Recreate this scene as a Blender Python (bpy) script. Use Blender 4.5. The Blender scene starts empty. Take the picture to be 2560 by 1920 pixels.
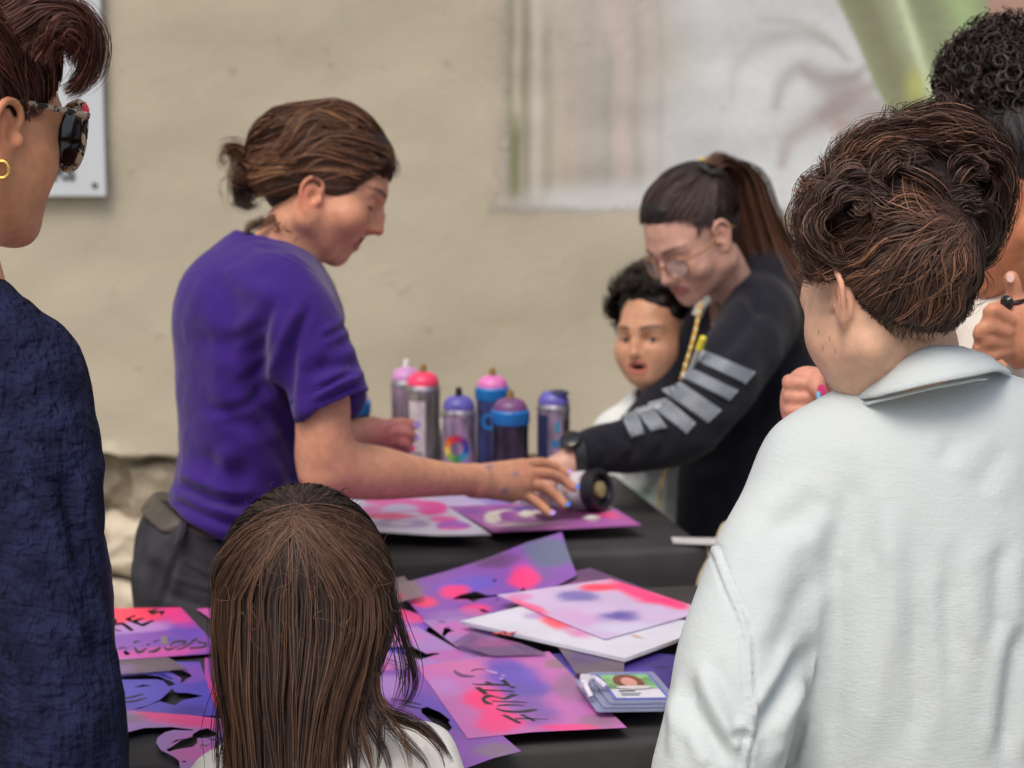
import bpy, math, random
import numpy as np
from mathutils import Vector, Matrix

rng = np.random.default_rng(11)
random.seed(11)
scene = bpy.context.scene
COL = scene.collection

# ------------------------------------------------------------------ camera, world, sun, exposure
CAMZ, PITCH, FPX = 1.54, math.radians(8.5), 5172.0
cam_data = bpy.data.cameras.new("camera")
cam = bpy.data.objects.new("camera", cam_data)
COL.objects.link(cam)
cam.location = (0, 0, CAMZ)
cam.rotation_euler = (math.pi / 2 - PITCH, 0, 0)
cam_data.sensor_width = 36.0
cam_data.lens = 36.0 * FPX / 2560.0
cam_data.clip_start = 0.05
cam_data.clip_end = 200.0
cam_data.dof.use_dof = True
cam_data.dof.focus_distance = 2.12
cam_data.dof.aperture_fstop = 6.3
scene.camera = cam

world = bpy.data.worlds.new("World")
scene.world = world
world.use_nodes = True
_nt = world.node_tree
_bg = _nt.nodes["Background"]
_sky = _nt.nodes.new("ShaderNodeTexSky")
_sky.sky_type = 'NISHITA'
_sky.sun_disc = False
SUN_EL, SUN_AZ = math.radians(58), math.radians(205)   # azimuth measured from +Y towards +X
_sky.sun_elevation = SUN_EL
_sky.sun_rotation = SUN_AZ
_sky.air_density = 1.0
_sky.dust_density = 6.0
_sky.ozone_density = 1.0
_nt.links.new(_sky.outputs[0], _bg.inputs[0])
_bg.inputs[1].default_value = 0.15
sun_data = bpy.data.lights.new("sun", 'SUN')
sun_data.energy = 1.3
sun_data.angle = math.radians(28)
sun_data.color = (1.0, 0.93, 0.82)
sun = bpy.data.objects.new("sun", sun_data)
COL.objects.link(sun)
_dir = Vector((math.sin(SUN_AZ) * math.cos(SUN_EL), math.cos(SUN_AZ) * math.cos(SUN_EL), math.sin(SUN_EL)))
sun.rotation_euler = (-_dir).to_track_quat('-Z', 'Y').to_euler()
scene.view_settings.view_transform = 'Standard'
scene.view_settings.look = 'None'
scene.view_settings.gamma = 1.0
scene.view_settings.use_curve_mapping = False
scene.view_settings.exposure = 0.0
scene.cycles.use_denoising = True
scene.cycles.max_bounces = 6
scene.cycles.transparent_max_bounces = 16

# ------------------------------------------------------------------ photograph pixel <-> world
SP, CP = math.sin(PITCH), math.cos(PITCH)
CAM = np.array([0.0, 0.0, CAMZ])
RX = np.array([1.0, 0, 0]); UP = np.array([0, SP, CP]); FW = np.array([0, CP, -SP])
def P(px, py, d):
    return CAM + d * (FW + (px - 1280.0) / FPX * RX + (960.0 - py) / FPX * UP)
def PX(p):
    q = np.asarray(p) - CAM
    d = q @ FW
    return np.stack([1280 + FPX * (q @ RX) / d, 960 - FPX * (q @ UP) / d, d], -1)
TABLE_Z = 0.78
def T(px, py, z=TABLE_Z):
    r = FW + (px - 1280.0) / FPX * RX + (960.0 - py) / FPX * UP
    return CAM + r * ((z - CAMZ) / r[2])
def W(px, py, y):
    r = FW + (px - 1280.0) / FPX * RX + (960.0 - py) / FPX * UP
    return CAM + r * (y / r[1])
def PP(pts, d=None):
    return np.array([P(*p) if len(p) == 3 else P(p[0], p[1], d) for p in pts])

def lin(r, g, b):
    o = []
    for c in (r, g, b):
        c /= 255.0
        o.append(c / 12.92 if c <= 0.04045 else ((c + 0.055) / 1.055) ** 2.4)
    return np.array(o)

# ------------------------------------------------------------------ objects
def tag(o, label=None, cat=None, group=None, kind=None):
    if label: o['label'] = label
    if cat: o['category'] = cat
    if group: o['group'] = group
    if kind: o['kind'] = kind
    return o
def empty(name, loc, label=None, cat=None, group=None):
    o = bpy.data.objects.new(name, None)
    o.empty_display_size = 0.1
    COL.objects.link(o); o.location = Vector([float(v) for v in loc])
    return tag(o, label, cat, group)
def ploc(parent):
    l = np.zeros(3)
    while parent is not None:
        l = l + np.array(parent.location); parent = parent.parent
    return l
def mesh_obj(name, V, F, mat, parent=None, smooth=True, cols=None, loc=None):
    """V world points, F quads/tris (array or list of lists); parent's location is subtracted."""
    V = np.asarray(V, dtype=np.float64)
    base = ploc(parent)
    if loc is not None:
        V = V - np.asarray(loc)
    else:
        V = V - base
    me = bpy.data.meshes.new(name)
    if isinstance(F, np.ndarray) and F.ndim == 2:
        n, k = F.shape
        me.vertices.add(len(V)); me.vertices.foreach_set("co", V.astype(np.float32).ravel())
        me.loops.add(n * k); me.loops.foreach_set("vertex_index", F.astype(np.int32).ravel())
        me.polygons.add(n)
        me.polygons.foreach_set("loop_start", np.arange(0, n * k, k, dtype=np.int32))
        me.polygons.foreach_set("loop_total", np.full(n, k, dtype=np.int32))
        me.update(calc_edges=True)
    else:
        me.from_pydata([tuple(v) for v in V], [], [list(f) for f in F]); me.update()
    if smooth:
        me.polygons.foreach_set("use_smooth", np.ones(len(me.polygons), dtype=bool))
    if cols is not None:
        ca = me.color_attributes.new("Col", 'FLOAT_COLOR', 'POINT')
        c4 = np.ones((len(V), 4), dtype=np.float32); cols = np.asarray(cols); c4[:, :cols.shape[1] if cols.ndim > 1 else 3] = cols
        ca.data.foreach_set("color", c4.ravel())
    me.materials.append(mat)
    o = bpy.data.objects.new(name, me)
    COL.objects.link(o)
    if parent is not None: o.parent = parent
    if loc is not None: o.location = Vector([float(v) for v in (np.asarray(loc) - base)])
    return o
def share(name, src, loc, rot=(0, 0, 0), scl=(1, 1, 1), parent=None):
    o = bpy.data.objects.new(name, src.data); COL.objects.link(o)
    if parent is not None: o.parent = parent
    o.location = Vector([float(v) for v in (np.asarray(loc) - ploc(parent))]); o.rotation_euler = rot; o.scale = scl
    return o

class MB:
    """collects simple shapes into one mesh"""
    def __init__(s): s.v = []; s.f = []; s.n = 0; s.c = []
    def add(s, V, F, col=None):
        V = np.asarray(V, float); s.v.append(V)
        s.f += [[i + s.n for i in f] for f in F]; s.n += len(V)
        s.c.append(np.tile(np.array(col if col is not None else (1, 1, 1), float), (len(V), 1)))
    def box(s, lo, hi, bev=0.0, M=None, col=None):
        lo = np.asarray(lo, float); hi = np.asarray(hi, float)
        if bev <= 0:
            V = np.array([[(lo, hi)[i][0], (lo, hi)[j][1], (lo, hi)[k][2]] for i in (0, 1) for j in (0, 1) for k in (0, 1)])
            F = [[0, 1, 3, 2], [4, 6, 7, 5], [0, 4, 5, 1], [2, 3, 7, 6], [0, 2, 6, 4], [1, 5, 7, 3]]
        else:
            V = []
            for i in (0, 1):
                for j in (0, 1):
                    for k in (0, 1):
                        c = np.array([(lo, hi)[i][0], (lo, hi)[j][1], (lo, hi)[k][2]])
                        sg = np.array([1 - 2 * i, 1 - 2 * j, 1 - 2 * k]) * bev
                        for a in range(3):
                            q = c + sg; q[a] = c[a]; V.append(q)
            V = np.array(V)
            ix = lambda i, j, k, a: ((i * 2 + j) * 2 + k) * 3 + a
            F = [[ix(0, 0, 0, 0), ix(0, 0, 1, 0), ix(0, 1, 1, 0), ix(0, 1, 0, 0)], [ix(1, 0, 0, 0), ix(1, 1, 0, 0), ix(1, 1, 1, 0), ix(1, 0, 1, 0)],
                 [ix(0, 0, 0, 1), ix(1, 0, 0, 1), ix(1, 0, 1, 1), ix(0, 0, 1, 1)], [ix(0, 1, 0, 1), ix(0, 1, 1, 1), ix(1, 1, 1, 1), ix(1, 1, 0, 1)],
                 [ix(0, 0, 0, 2), ix(0, 1, 0, 2), ix(1, 1, 0, 2), ix(1, 0, 0, 2)], [ix(0, 0, 1, 2), ix(1, 0, 1, 2), ix(1, 1, 1, 2), ix(0, 1, 1, 2)]]
            for j in (0, 1):
                for k in (0, 1):
                    F += [[ix(0, j, k, 1), ix(1, j, k, 1), ix(1, j, k, 2), ix(0, j, k, 2)], [ix(j, 0, k, 0), ix(j, 1, k, 0), ix(j, 1, k, 2), ix(j, 0, k, 2)],
                          [ix(j, k, 0, 0), ix(j, k, 1, 0), ix(j, k, 1, 1), ix(j, k, 0, 1)]]
            for i in (0, 1):
                for j in (0, 1):
                    for k in (0, 1): F.append([ix(i, j, k, 0), ix(i, j, k, 1), ix(i, j, k, 2)])
        if M is not None: V = V @ M[:3, :3].T + M[:3, 3]
        s.add(V, F, col)
    def lathe(s, prof, n=32, M=None, col=None):
        """prof: list of (r, z)"""
        V = []; F = []
        for r, z in prof:
            for i in range(n):
                a = 2 * math.pi * i / n; V.append((r * math.cos(a), r * math.sin(a), z))
        m = len(prof)
        for j in range(m - 1):
            for i in range(n):
                a, b = j * n + i, j * n + (i + 1) % n
                F.append([a, b, b + n, a + n])
        F.append(list(range(n))[::-1]); F.append([(m - 1) * n + i for i in range(n)])
        V = np.array(V)
        if M is not None: V = V @ M[:3, :3].T + M[:3, 3]
        s.add(V, F, col)
    def tube(s, pts, r, n=8, col=None, cap=True):
        pts = np.asarray(pts, float); m = len(pts)
        r = np.broadcast_to(np.asarray(r, float), (m,))
        tg = np.gradient(pts, axis=0); tg /= np.linalg.norm(tg, axis=1, keepdims=True) + 1e-12
        ref = np.array([0, 0, 1.0]) if abs(tg[:, 2]).mean() < 0.8 else np.array([1.0, 0, 0])
        n1 = np.cross(tg, ref); n1 /= np.linalg.norm(n1, axis=1, keepdims=True) + 1e-12
        n2 = np.cross(tg, n1)
        a = np.linspace(0, 2 * math.pi, n, endpoint=False)
        V = pts[:, None] + r[:, None, None] * (np.cos(a)[None, :, None] * n1[:, None] + np.sin(a)[None, :, None] * n2[:, None])
        F = []
        for j in range(m - 1):
            for i in range(n):
                A, B = j * n + i, j * n + (i + 1) % n
                F.append([A, B, B + n, A + n])
        if cap: F += [list(range(n))[::-1], [(m - 1) * n + i for i in range(n)]]
        s.add(V.reshape(-1, 3), F, col)
    def build(s, name, mat, parent=None, smooth=False, loc=None, cols=False):
        o = mesh_obj(name, np.concatenate(s.v), s.f, mat, parent, smooth, np.concatenate(s.c) if cols else None, loc)
        return o
def auto_smooth(o, ang=35):
    me = o.data
    me.polygons.foreach_set("use_smooth", np.ones(len(me.polygons), dtype=bool))
    me.set_sharp_from_angle(angle=math.radians(ang))
def axis_matrix(origin, z, x=None):
    z = np.asarray(z, float); z = z / np.linalg.norm(z)
    x = np.array([1.0, 0, 0]) if x is None else np.asarray(x, float)
    if abs(x @ z) > 0.99: x = np.array([0, 1.0, 0])
    x = x - (x @ z) * z; x /= np.linalg.norm(x)
    M = np.eye(4); M[:3, 0] = x; M[:3, 1] = np.cross(z, x); M[:3, 2] = z; M[:3, 3] = origin
    return M
def spl(pts, n):
    """Catmull-Rom through pts, n samples by arc length"""
    pts = np.asarray(pts, float)
    if len(pts) == 2:
        return pts[0] + (pts[1] - pts[0]) * np.linspace(0, 1, n)[:, None]
    q = np.concatenate([[2 * pts[0] - pts[1]], pts, [2 * pts[-1] - pts[-2]]])
    out = []
    for i in range(1, len(q) - 2):
        t = np.linspace(0, 1, 12, endpoint=False)[:, None]
        a, b, c, d = q[i - 1], q[i], q[i + 1], q[i + 2]
        out.append(0.5 * ((2 * b) + (-a + c) * t + (2 * a - 5 * b + 4 * c - d) * t * t + (-a + 3 * b - 3 * c + d) * t ** 3))
    out = np.concatenate(out + [pts[-1:]])
    L = np.concatenate([[0], np.cumsum(np.linalg.norm(np.diff(out, axis=0), axis=1))])
    s = np.linspace(0, L[-1], n)
    return np.stack([np.interp(s, L, out[:, k]) for k in range(out.shape[1])], -1)

# ------------------------------------------------------------------ value noise in numpy
_perm = np.random.default_rng(5).random((64, 64, 64)).astype(np.float32)
def vnoise(p, f):
    q = np.asarray(p) * f + 100.0
    i = np.floor(q).astype(int); t = q - i; t = t * t * (3 - 2 * t)
    g = lambda a, b, c: _perm[(i[..., 0] + a) % 64, (i[..., 1] + b) % 64, (i[..., 2] + c) % 64]
    x, y, z = t[..., 0], t[..., 1], t[..., 2]
    l = lambda a, b, t: a + (b - a) * t
    return l(l(l(g(0,0,0), g(1,0,0), x), l(g(0,1,0), g(1,1,0), x), y), l(l(g(0,0,1), g(1,0,1), x), l(g(0,1,1), g(1,1,1), x), y), z) * 2 - 1
def fbm(p, f, o=3):
    return sum(vnoise(p, f * 2 ** k) * 0.5 ** k for k in range(o))

# ------------------------------------------------------------------ signed distance fields -> one continuous mesh
def axis(*seg):
    out = []
    for a, b, h in seg:
        n = max(1, int(round((b - a) / h))); out.append(np.linspace(a, b, n, endpoint=False))
    out.append(np.array([seg[-1][1]]))
    return np.concatenate(out)
def smin(a, b, k):
    if k <= 0: return np.minimum(a, b)
    h = np.maximum(k - np.abs(a - b), 0) / k
    return np.minimum(a, b) - h * h * k * 0.25
class Field:
    PAD = 0.03
    def __init__(s, xs, ys, zs, pad=0.03):
        s.PAD = pad
        s.ax = [np.asarray(a, np.float32) for a in (xs, ys, zs)]
        s.d = np.full([len(a) for a in s.ax], 1.0, np.float32)
        s.M = None; s.sc = 1.0; s.log = []
    def frame(s, M=None):
        """following shapes are given in the local frame M (4x4: rotation*scale, translation)"""
        s.M = M; s.sc = 1.0 if M is None else float(np.linalg.norm(M[:3, 0]))
    def _pt(s, p):
        p = np.asarray(p, float)
        return p if s.M is None else s.M[:3, :3] @ p + s.M[:3, 3]
    def _region(s, lo, hi):
        sl = []
        for a, l, h in zip(s.ax, lo, hi):
            i0, i1 = np.searchsorted(a, l), np.searchsorted(a, h)
            if i1 - i0 < 1: return None
            sl.append(slice(int(i0), int(i1)))
        return tuple(sl)
    def _apply(s, lo, hi, fn, op, k):
        r = s._region(np.asarray(lo) - s.PAD - k, np.asarray(hi) + s.PAD + k)
        if r is None: return
        X, Y, Z = [a[q] for a, q in zip(s.ax, r)]
        b = fn(X[:, None, None], Y[None, :, None], Z[None, None, :])
        a = s.d[r]
        if op == 'u': s.d[r] = smin(a, b, k)
        elif op == 's': s.d[r] = -smin(-a, b, k)
    def cone(s, a, b, ra, rb=None, k=0.01, op='u'):
        rb = ra if rb is None else rb
        a, b = s._pt(a), s._pt(b); ra *= s.sc; rb *= s.sc; k *= s.sc
        ab = b - a; L = float(ab @ ab) + 1e-12
        def fn(X, Y, Z):
            x, y, z = X - np.float32(a[0]), Y - np.float32(a[1]), Z - np.float32(a[2])
            h = np.clip((x * np.float32(ab[0]) + y * np.float32(ab[1]) + z * np.float32(ab[2])) * np.float32(1 / L), 0, 1)
            return np.sqrt((x - h * np.float32(ab[0])) ** 2 + (y - h * np.float32(ab[1])) ** 2 + (z - h * np.float32(ab[2])) ** 2) - (np.float32(ra) + h * np.float32(rb - ra))
        r = max(ra, rb)
        s._apply(np.minimum(a, b) - r, np.maximum(a, b) + r, fn, op, k)
    def chain(s, pts, rs, k=0.01, op='u'):
        rs = np.broadcast_to(np.asarray(rs, float), (len(pts),))
        for i in range(len(pts) - 1): s.cone(pts[i], pts[i + 1], rs[i], rs[i + 1], k, op)
    def limb(s, pts, rs, k=0.01, n=None, op='u'):
        """smooth tapering limb: one union with the rest, no beads at the joints"""
        pts = np.asarray([s._pt(p) for p in pts]); rs = np.broadcast_to(np.asarray(rs, float), (len(pts),)) * s.sc
        n = n or max(6, 4 * len(pts))
        q = spl(np.concatenate([pts, rs[:, None]], 1), n)
        r = q[:, 3].max(); lo, hi = q[:, :3].min(0) - r, q[:, :3].max(0) + r
        M, sc = s.M, s.sc; s.M, s.sc = None, 1.0
        kk = k * sc
        reg = s._region(lo - s.PAD - kk, hi + s.PAD + kk)
        if reg is not None:
            sub = Field(*[a[g] for a, g in zip(s.ax, reg)], pad=s.PAD + kk)
            for i in range(n - 1): sub.cone(q[i, :3], q[i + 1, :3], q[i, 3], q[i + 1, 3], 0.0015)
            if op == 'u': s.d[reg] = smin(s.d[reg], sub.d, kk)
            else: s.d[reg] = -smin(-s.d[reg], sub.d, kk)
        s.M, s.sc = M, sc
    def ell(s, c, r, R=None, k=0.01, op='u'):
        """ellipsoid; R columns = its own axes in the current frame"""
        c = s._pt(c); r = np.asarray(r, float) * s.sc; k *= s.sc
        A = np.eye(3) if R is None else np.asarray(R, float)
        if s.M is not None: A = (s.M[:3, :3] / s.sc) @ A
        A = A.astype(np.float32); ri = (1 / r).astype(np.float32)
        def fn(X, Y, Z):
            x, y, z = X - np.float32(c[0]), Y - np.float32(c[1]), Z - np.float32(c[2])
            k0 = 0; k1 = 0
            for i in range(3):
                q = (x * A[0, i] + y * A[1, i] + z * A[2, i]) * ri[i]
                k0 = k0 + q * q; k1 = k1 + (q * ri[i]) ** 2
            k0 = np.sqrt(k0)
            return k0 * (k0 - 1) / (np.sqrt(k1) + np.float32(1e-9))
        e = np.sqrt(((A * r) ** 2).sum(1))
        s._apply(c - e, c + e, fn, op, k)
    def half(s, p, n, k=0.004):
        """keep what lies on the side opposite to n"""
        p = s._pt(p); n = np.asarray(n, float)
        if s.M is not None: n = s.M[:3, :3] @ n
        n = n / np.linalg.norm(n)
        X, Y, Z = s.ax
        b = ((X[:, None, None] - np.float32(p[0])) * np.float32(n[0]) + (Y[None, :, None] - np.float32(p[1])) * np.float32(n[1]) + (Z[None, None, :] - np.float32(p[2])) * np.float32(n[2]))
        s.d = -smin(-s.d, -b, k)
    def copy(s):
        f = Field(*s.ax); f.d = s.d.copy(); return f
    def mesh(s, relax=2):
        d = s.d; sg = (d < 0)
        # close at the borders
        for ax in range(3):
            for e in (0, -1):
                sl = [slice(None)] * 3; sl[ax] = e
                if sg[tuple(sl)].any():
                    d[tuple(sl)] = np.maximum(d[tuple(sl)], 1e-4)
        sg = (d < 0)
        u = sg.view(np.uint8)
        cnt = (u[:-1] + u[1:]); cnt = cnt[:, :-1] + cnt[:, 1:]; cnt = cnt[:, :, :-1] + cnt[:, :, 1:]
        mix = (cnt > 0) & (cnt < 8)
        idx = np.argwhere(mix)
        vid = np.full(mix.shape, -1, np.int32); vid[mix] = np.arange(len(idx))
        acc = np.zeros((len(idx), 3)); n = np.zeros(len(idx))
        I = [idx[:, 0], idx[:, 1], idx[:, 2]]
        cor = {}
        for i in (0, 1):
            for j in (0, 1):
                for k in (0, 1): cor[i, j, k] = d[I[0] + i, I[1] + j, I[2] + k]
        for a in range(3):
            for o in ((0, 0), (0, 1), (1, 0), (1, 1)):
                c0 = list(o); c0.insert(a, 0); c1 = list(o); c1.insert(a, 1)
                da, db = cor[tuple(c0)], cor[tuple(c1)]
                m = (da < 0) != (db < 0)
                t = np.where(m, da / np.where(m, da - db, 1), 0)
                for ax in range(3):
                    x0 = s.ax[ax][I[ax] + c0[ax]]; x1 = s.ax[ax][I[ax] + c1[ax]]
                    acc[:, ax] += np.where(m, x0 + t * (x1 - x0), 0)
                n += m
        V = acc / n[:, None]
        Q = []
        for a in range(3):
            s0 = [slice(None)] * 3; s1 = [slice(None)] * 3
            s0[a] = slice(0, -1); s1[a] = slice(1, None)
            b, c = (a + 1) % 3, (a + 2) % 3
            A, B = sg[tuple(s0)], sg[tuple(s1)]
            e = np.argwhere(A != B)
            ok = (e[:, b] > 0) & (e[:, c] > 0) & (e[:, b] < d.shape[b] - 1) & (e[:, c] < d.shape[c] - 1)
            e = e[ok]
            flip = A[e[:, 0], e[:, 1], e[:, 2]]
            def g(db, dc):
                q = e.copy(); q[:, b] += db; q[:, c] += dc
                return vid[q[:, 0], q[:, 1], q[:, 2]]
            q = np.stack([g(-1, -1), g(0, -1), g(0, 0), g(-1, 0)], 1)
            q[~flip] = q[~flip][:, ::-1]
            Q.append(q)
        Q = np.concatenate(Q); Q = Q[(Q >= 0).all(1)]
        for _ in range(relax): V = relax_mesh(V, Q)
        return V, Q
def relax_mesh(V, Q, lam=0.5, mu=-0.52):
    e = np.concatenate([Q[:, [0, 1]], Q[:, [1, 2]], Q[:, [2, 3]], Q[:, [3, 0]]])
    n = np.bincount(e[:, 0], minlength=len(V)) + np.bincount(e[:, 1], minlength=len(V)) + 1e-9
    for w in (lam, mu):
        A = np.stack([np.bincount(e[:, 0], V[e[:, 1], i], len(V)) + np.bincount(e[:, 1], V[e[:, 0], i], len(V)) for i in range(3)], 1) / n[:, None]
        V = V + w * (A - V)
    return V
def vnormals(V, Q):
    N = np.zeros_like(V)
    f = np.cross(V[Q[:, 2]] - V[Q[:, 0]], V[Q[:, 3]] - V[Q[:, 1]])
    for i in range(4):
        for k in range(3): N[:, k] += np.bincount(Q[:, i], f[:, k], len(V))
    return N / (np.linalg.norm(N, axis=1, keepdims=True) + 1e-12)
def seg_dist(pts, line):
    """distance of 2D/3D points to a polyline, and the position along it 0..1"""
    line = np.asarray(line, float); best = np.full(len(pts), 1e9); pos = np.zeros(len(pts)); m = len(line) - 1
    side = np.zeros(len(pts))
    for i in range(m):
        a, b = line[i], line[i + 1]; ab = b - a
        h = np.clip((pts - a) @ ab / (ab @ ab + 1e-12), 0, 1)
        q = pts - a - h[:, None] * ab
        dd = np.linalg.norm(q, axis=1)
        w = dd < best; best = np.where(w, dd, best); pos = np.where(w, (i + h) / m, pos)
        if pts.shape[1] == 2: side = np.where(w, np.sign(ab[0] * q[:, 1] - ab[1] * q[:, 0]), side)
    return best, pos, side
def folds(V, Q, lines, noise=None):
    """press creases into cloth: lines = (points as seen in the photo, width, depth in m); only on the side towards the viewer"""
    N = vnormals(V, Q); p = PX(V)
    view = V - CAM; view /= np.linalg.norm(view, axis=1, keepdims=True)
    face = np.clip(-(N * view).sum(1) * 2.0 + 0.3, 0, 1)
    disp = np.zeros(len(V))
    for pts, w, amp in lines:
        dd, pos, sd = seg_dist(p[:, :2], spl(np.array(pts, float), 14))
        fade = np.minimum(1, np.minimum(pos, 1 - pos) * 5 + 0.12)
        disp += amp * np.exp(-(dd / w) ** 2) * fade * face
        disp += -0.55 * amp * np.exp(-((dd - 1.9 * w) / w) ** 2) * fade * face
    if noise: 
        for f, a, st in noise: disp += a * vnoise(V * np.array(st), f)
    return V + N * disp[:, None]

# ------------------------------------------------------------------ hair strands
def tubes(paths, rad, cols, sides=2, center=None):
    """strands as narrow strips lying on the hair's surface (or thin tubes)"""
    N, S, _ = paths.shape
    if sides == 2:
        tg = np.gradient(paths, axis=1); tg /= np.linalg.norm(tg, axis=2, keepdims=True) + 1e-12
        c = paths.mean((0, 1)) if center is None else np.asarray(center)
        nr = paths - c; nr /= np.linalg.norm(nr, axis=2, keepdims=True) + 1e-12
        nr = nr + rng.normal(size=(N, 1, 3)) * .38
        wd = np.cross(tg, nr); wd /= np.linalg.norm(wd, axis=2, keepdims=True) + 1e-12
        rad = np.broadcast_to(np.asarray(rad, float), (N, S))[..., None] * 1.15
        V = np.stack([paths - wd * rad, paths + wd * rad], 2).reshape(-1, 3)
        base = (np.arange(N)[:, None] * S + np.arange(S - 1)[None]) * 2
        F = np.stack([base, base + 1, base + 3, base + 2], -1).reshape(-1, 4)
        cols = np.asarray(cols)
        if cols.ndim == 2: cols = np.broadcast_to(cols[:, None], (N, S, 3))
        return V, F, np.broadcast_to(cols[:, :, None], (N, S, 2, 3)).reshape(-1, 3)
    tg = np.gradient(paths, axis=1); tg /= np.linalg.norm(tg, axis=2, keepdims=True) + 1e-12
    ref = rng.normal(size=(N, 1, 3)); n1 = np.cross(tg, ref); n1 /= np.linalg.norm(n1, axis=2, keepdims=True) + 1e-12
    n2 = np.cross(tg, n1)
    a = np.arange(sides) * 2 * math.pi / sides
    rad = np.broadcast_to(np.asarray(rad, float), (N, S))
    V = paths[:, :, None] + rad[:, :, None, None] * (np.cos(a)[None, None, :, None] * n1[:, :, None] + np.sin(a)[None, None, :, None] * n2[:, :, None])
    base = (np.arange(N)[:, None, None] * S + np.arange(S - 1)[None, :, None]) * sides
    i = np.arange(sides)[None, None, :]; j = (i + 1) % sides
    F = np.stack([base + i, base + j, base + j + sides, base + i + sides], -1).reshape(-1, 4)
    cols = np.asarray(cols)
    if cols.ndim == 2: cols = np.broadcast_to(cols[:, None], (N, S, 3))
    C = np.broadcast_to(cols[:, :, None], (N, S, sides, 3)).reshape(-1, 3)
    return V.reshape(-1, 3), F, C
class Hair:
    def __init__(s, center=None): s.V = []; s.F = []; s.C = []; s.n = 0; s.center = center
    def add(s, V, F, C):
        s.V.append(V); s.F.append(F + s.n); s.C.append(np.broadcast_to(C, (len(V), 3))); s.n += len(V)
    def strands(s, paths, r, cols, taper=0.3):
        N, S, _ = paths.shape
        t = np.linspace(0, 1, S)
        prof = np.interp(t, [0, 0.08, 0.7, 1], [0.7, 1, 1, taper])
        s.add(*tubes(paths, np.asarray(r).reshape(-1, 1) * prof, cols, 2, s.center))
    def lock(s, guide, n, spread, r=0.0006, col=None, wave=(0, 0), seg=18, jit=0.12, curl=0.0, ragged=0.25):
        """a lock of n strands round a guide; spread (root, middle, tip) in m; wave=(amplitude, turns)"""
        g = spl(guide, seg)
        t = np.linspace(0, 1, seg)
        sp = np.interp(t, [0, 0.5, 1], spread)
        tg = np.gradient(g, axis=0); tg /= np.linalg.norm(tg, axis=1, keepdims=True) + 1e-12
        ref = np.array([0.3, -0.8, 0.5]); n1 = np.cross(tg, ref); n1 /= np.linalg.norm(n1, axis=1, keepdims=True) + 1e-9
        n2 = np.cross(tg, n1)
        o = rng.normal(size=(n, 2)) * 0.6
        tw = rng.normal(size=(n, 1)) * jit * 3
        a = tw * t[None]
        ox = o[:, :1] * np.cos(a) - o[:, 1:] * np.sin(a); oy = o[:, :1] * np.sin(a) + o[:, 1:] * np.cos(a)
        ph = rng.uniform(0, 6.28) + rng.normal(size=(n, 1)) * 0.25
        wx = wave[0] * np.sin(6.28 * wave[1] * t[None] + ph) * np.minimum(1, t * 4)
        wy = wave[0] * np.cos(6.28 * wave[1] * t[None] + ph) * np.minimum(1, t * 4) * (0.6 + curl)
        ox = ox * sp + wx; oy = oy * sp + wy
        paths = g[None] + ox[..., None] * n1[None] + oy[..., None] * n2[None]
        # ragged lengths
        if ragged > 0:
            L = 1 - rng.random(n) * ragged
            ti = t[None] * L[:, None] * (seg - 1)
            i0 = np.minimum(ti.astype(int), seg - 2); fr = (ti - i0)[..., None]
            ii = np.arange(n)[:, None]
            paths = paths[ii, i0] * (1 - fr) + paths[ii, i0 + 1] * fr
        s.strands(paths, r * rng.uniform(0.7, 1.25, n), hair_cols(col, n))
    def build(s, name, mat, parent):
        return mesh_obj(name, np.concatenate(s.V), np.concatenate(s.F), mat, parent, True, np.concatenate(s.C))
def hair_cols(pal, n):
    """pal: (dark, mid, light) linear colours"""
    t = np.clip(rng.beta(2.4, 3.4, n), 0, 1)[:, None]
    d, m, l = [np.asarray(c) for c in pal]
    c = np.where(t < 0.5, d + (m - d) * t * 2, m + (l - m) * (t * 2 - 1))
    return c * rng.uniform(0.9, 1.1, (n, 1))

# ------------------------------------------------------------------ materials
def nodes(name):
    m = bpy.data.materials.new(name); m.use_nodes = True
    nt = m.node_tree; b = nt.nodes["Principled BSDF"]
    return m, nt, b
def N(nt, typ, **kw):
    n = nt.nodes.new(typ)
    for k, v in kw.items():
        if k == 'ins':
            for i, x in v.items():
                n.inputs[i].default_value = x
        else: setattr(n, k, v)
    return n
def c4(c): return (float(c[0]), float(c[1]), float(c[2]), 1.0)
def noise_mix(nt, ca, cb, scale, lo=0.35, hi=0.65, detail=4, coord='Object', stretch=None):
    tc = N(nt, "ShaderNodeTexCoord")
    src = tc.outputs[coord]
    if stretch:
        mp = N(nt, "ShaderNodeMapping"); mp.inputs['Scale'].default_value = stretch
        nt.links.new(src, mp.inputs[0]); src = mp.outputs[0]
    nz = N(nt, "ShaderNodeTexNoise", ins={'Scale': scale, 'Detail': detail})
    nt.links.new(src, nz.inputs['Vector'])
    mr = N(nt, "ShaderNodeMapRange", ins={1: lo, 2: hi})
    nt.links.new(nz.outputs[0], mr.inputs[0])
    mx = N(nt, "ShaderNodeMix", data_type='RGBA')
    nt.links.new(mr.outputs[0], mx.inputs[0])
    for i, c in ((6, ca), (7, cb)):
        if hasattr(c, 'links') or hasattr(c, 'is_output'): nt.links.new(c, mx.inputs[i])
        else: mx.inputs[i].default_value = c4(c)
    return mx.outputs[2]
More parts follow.
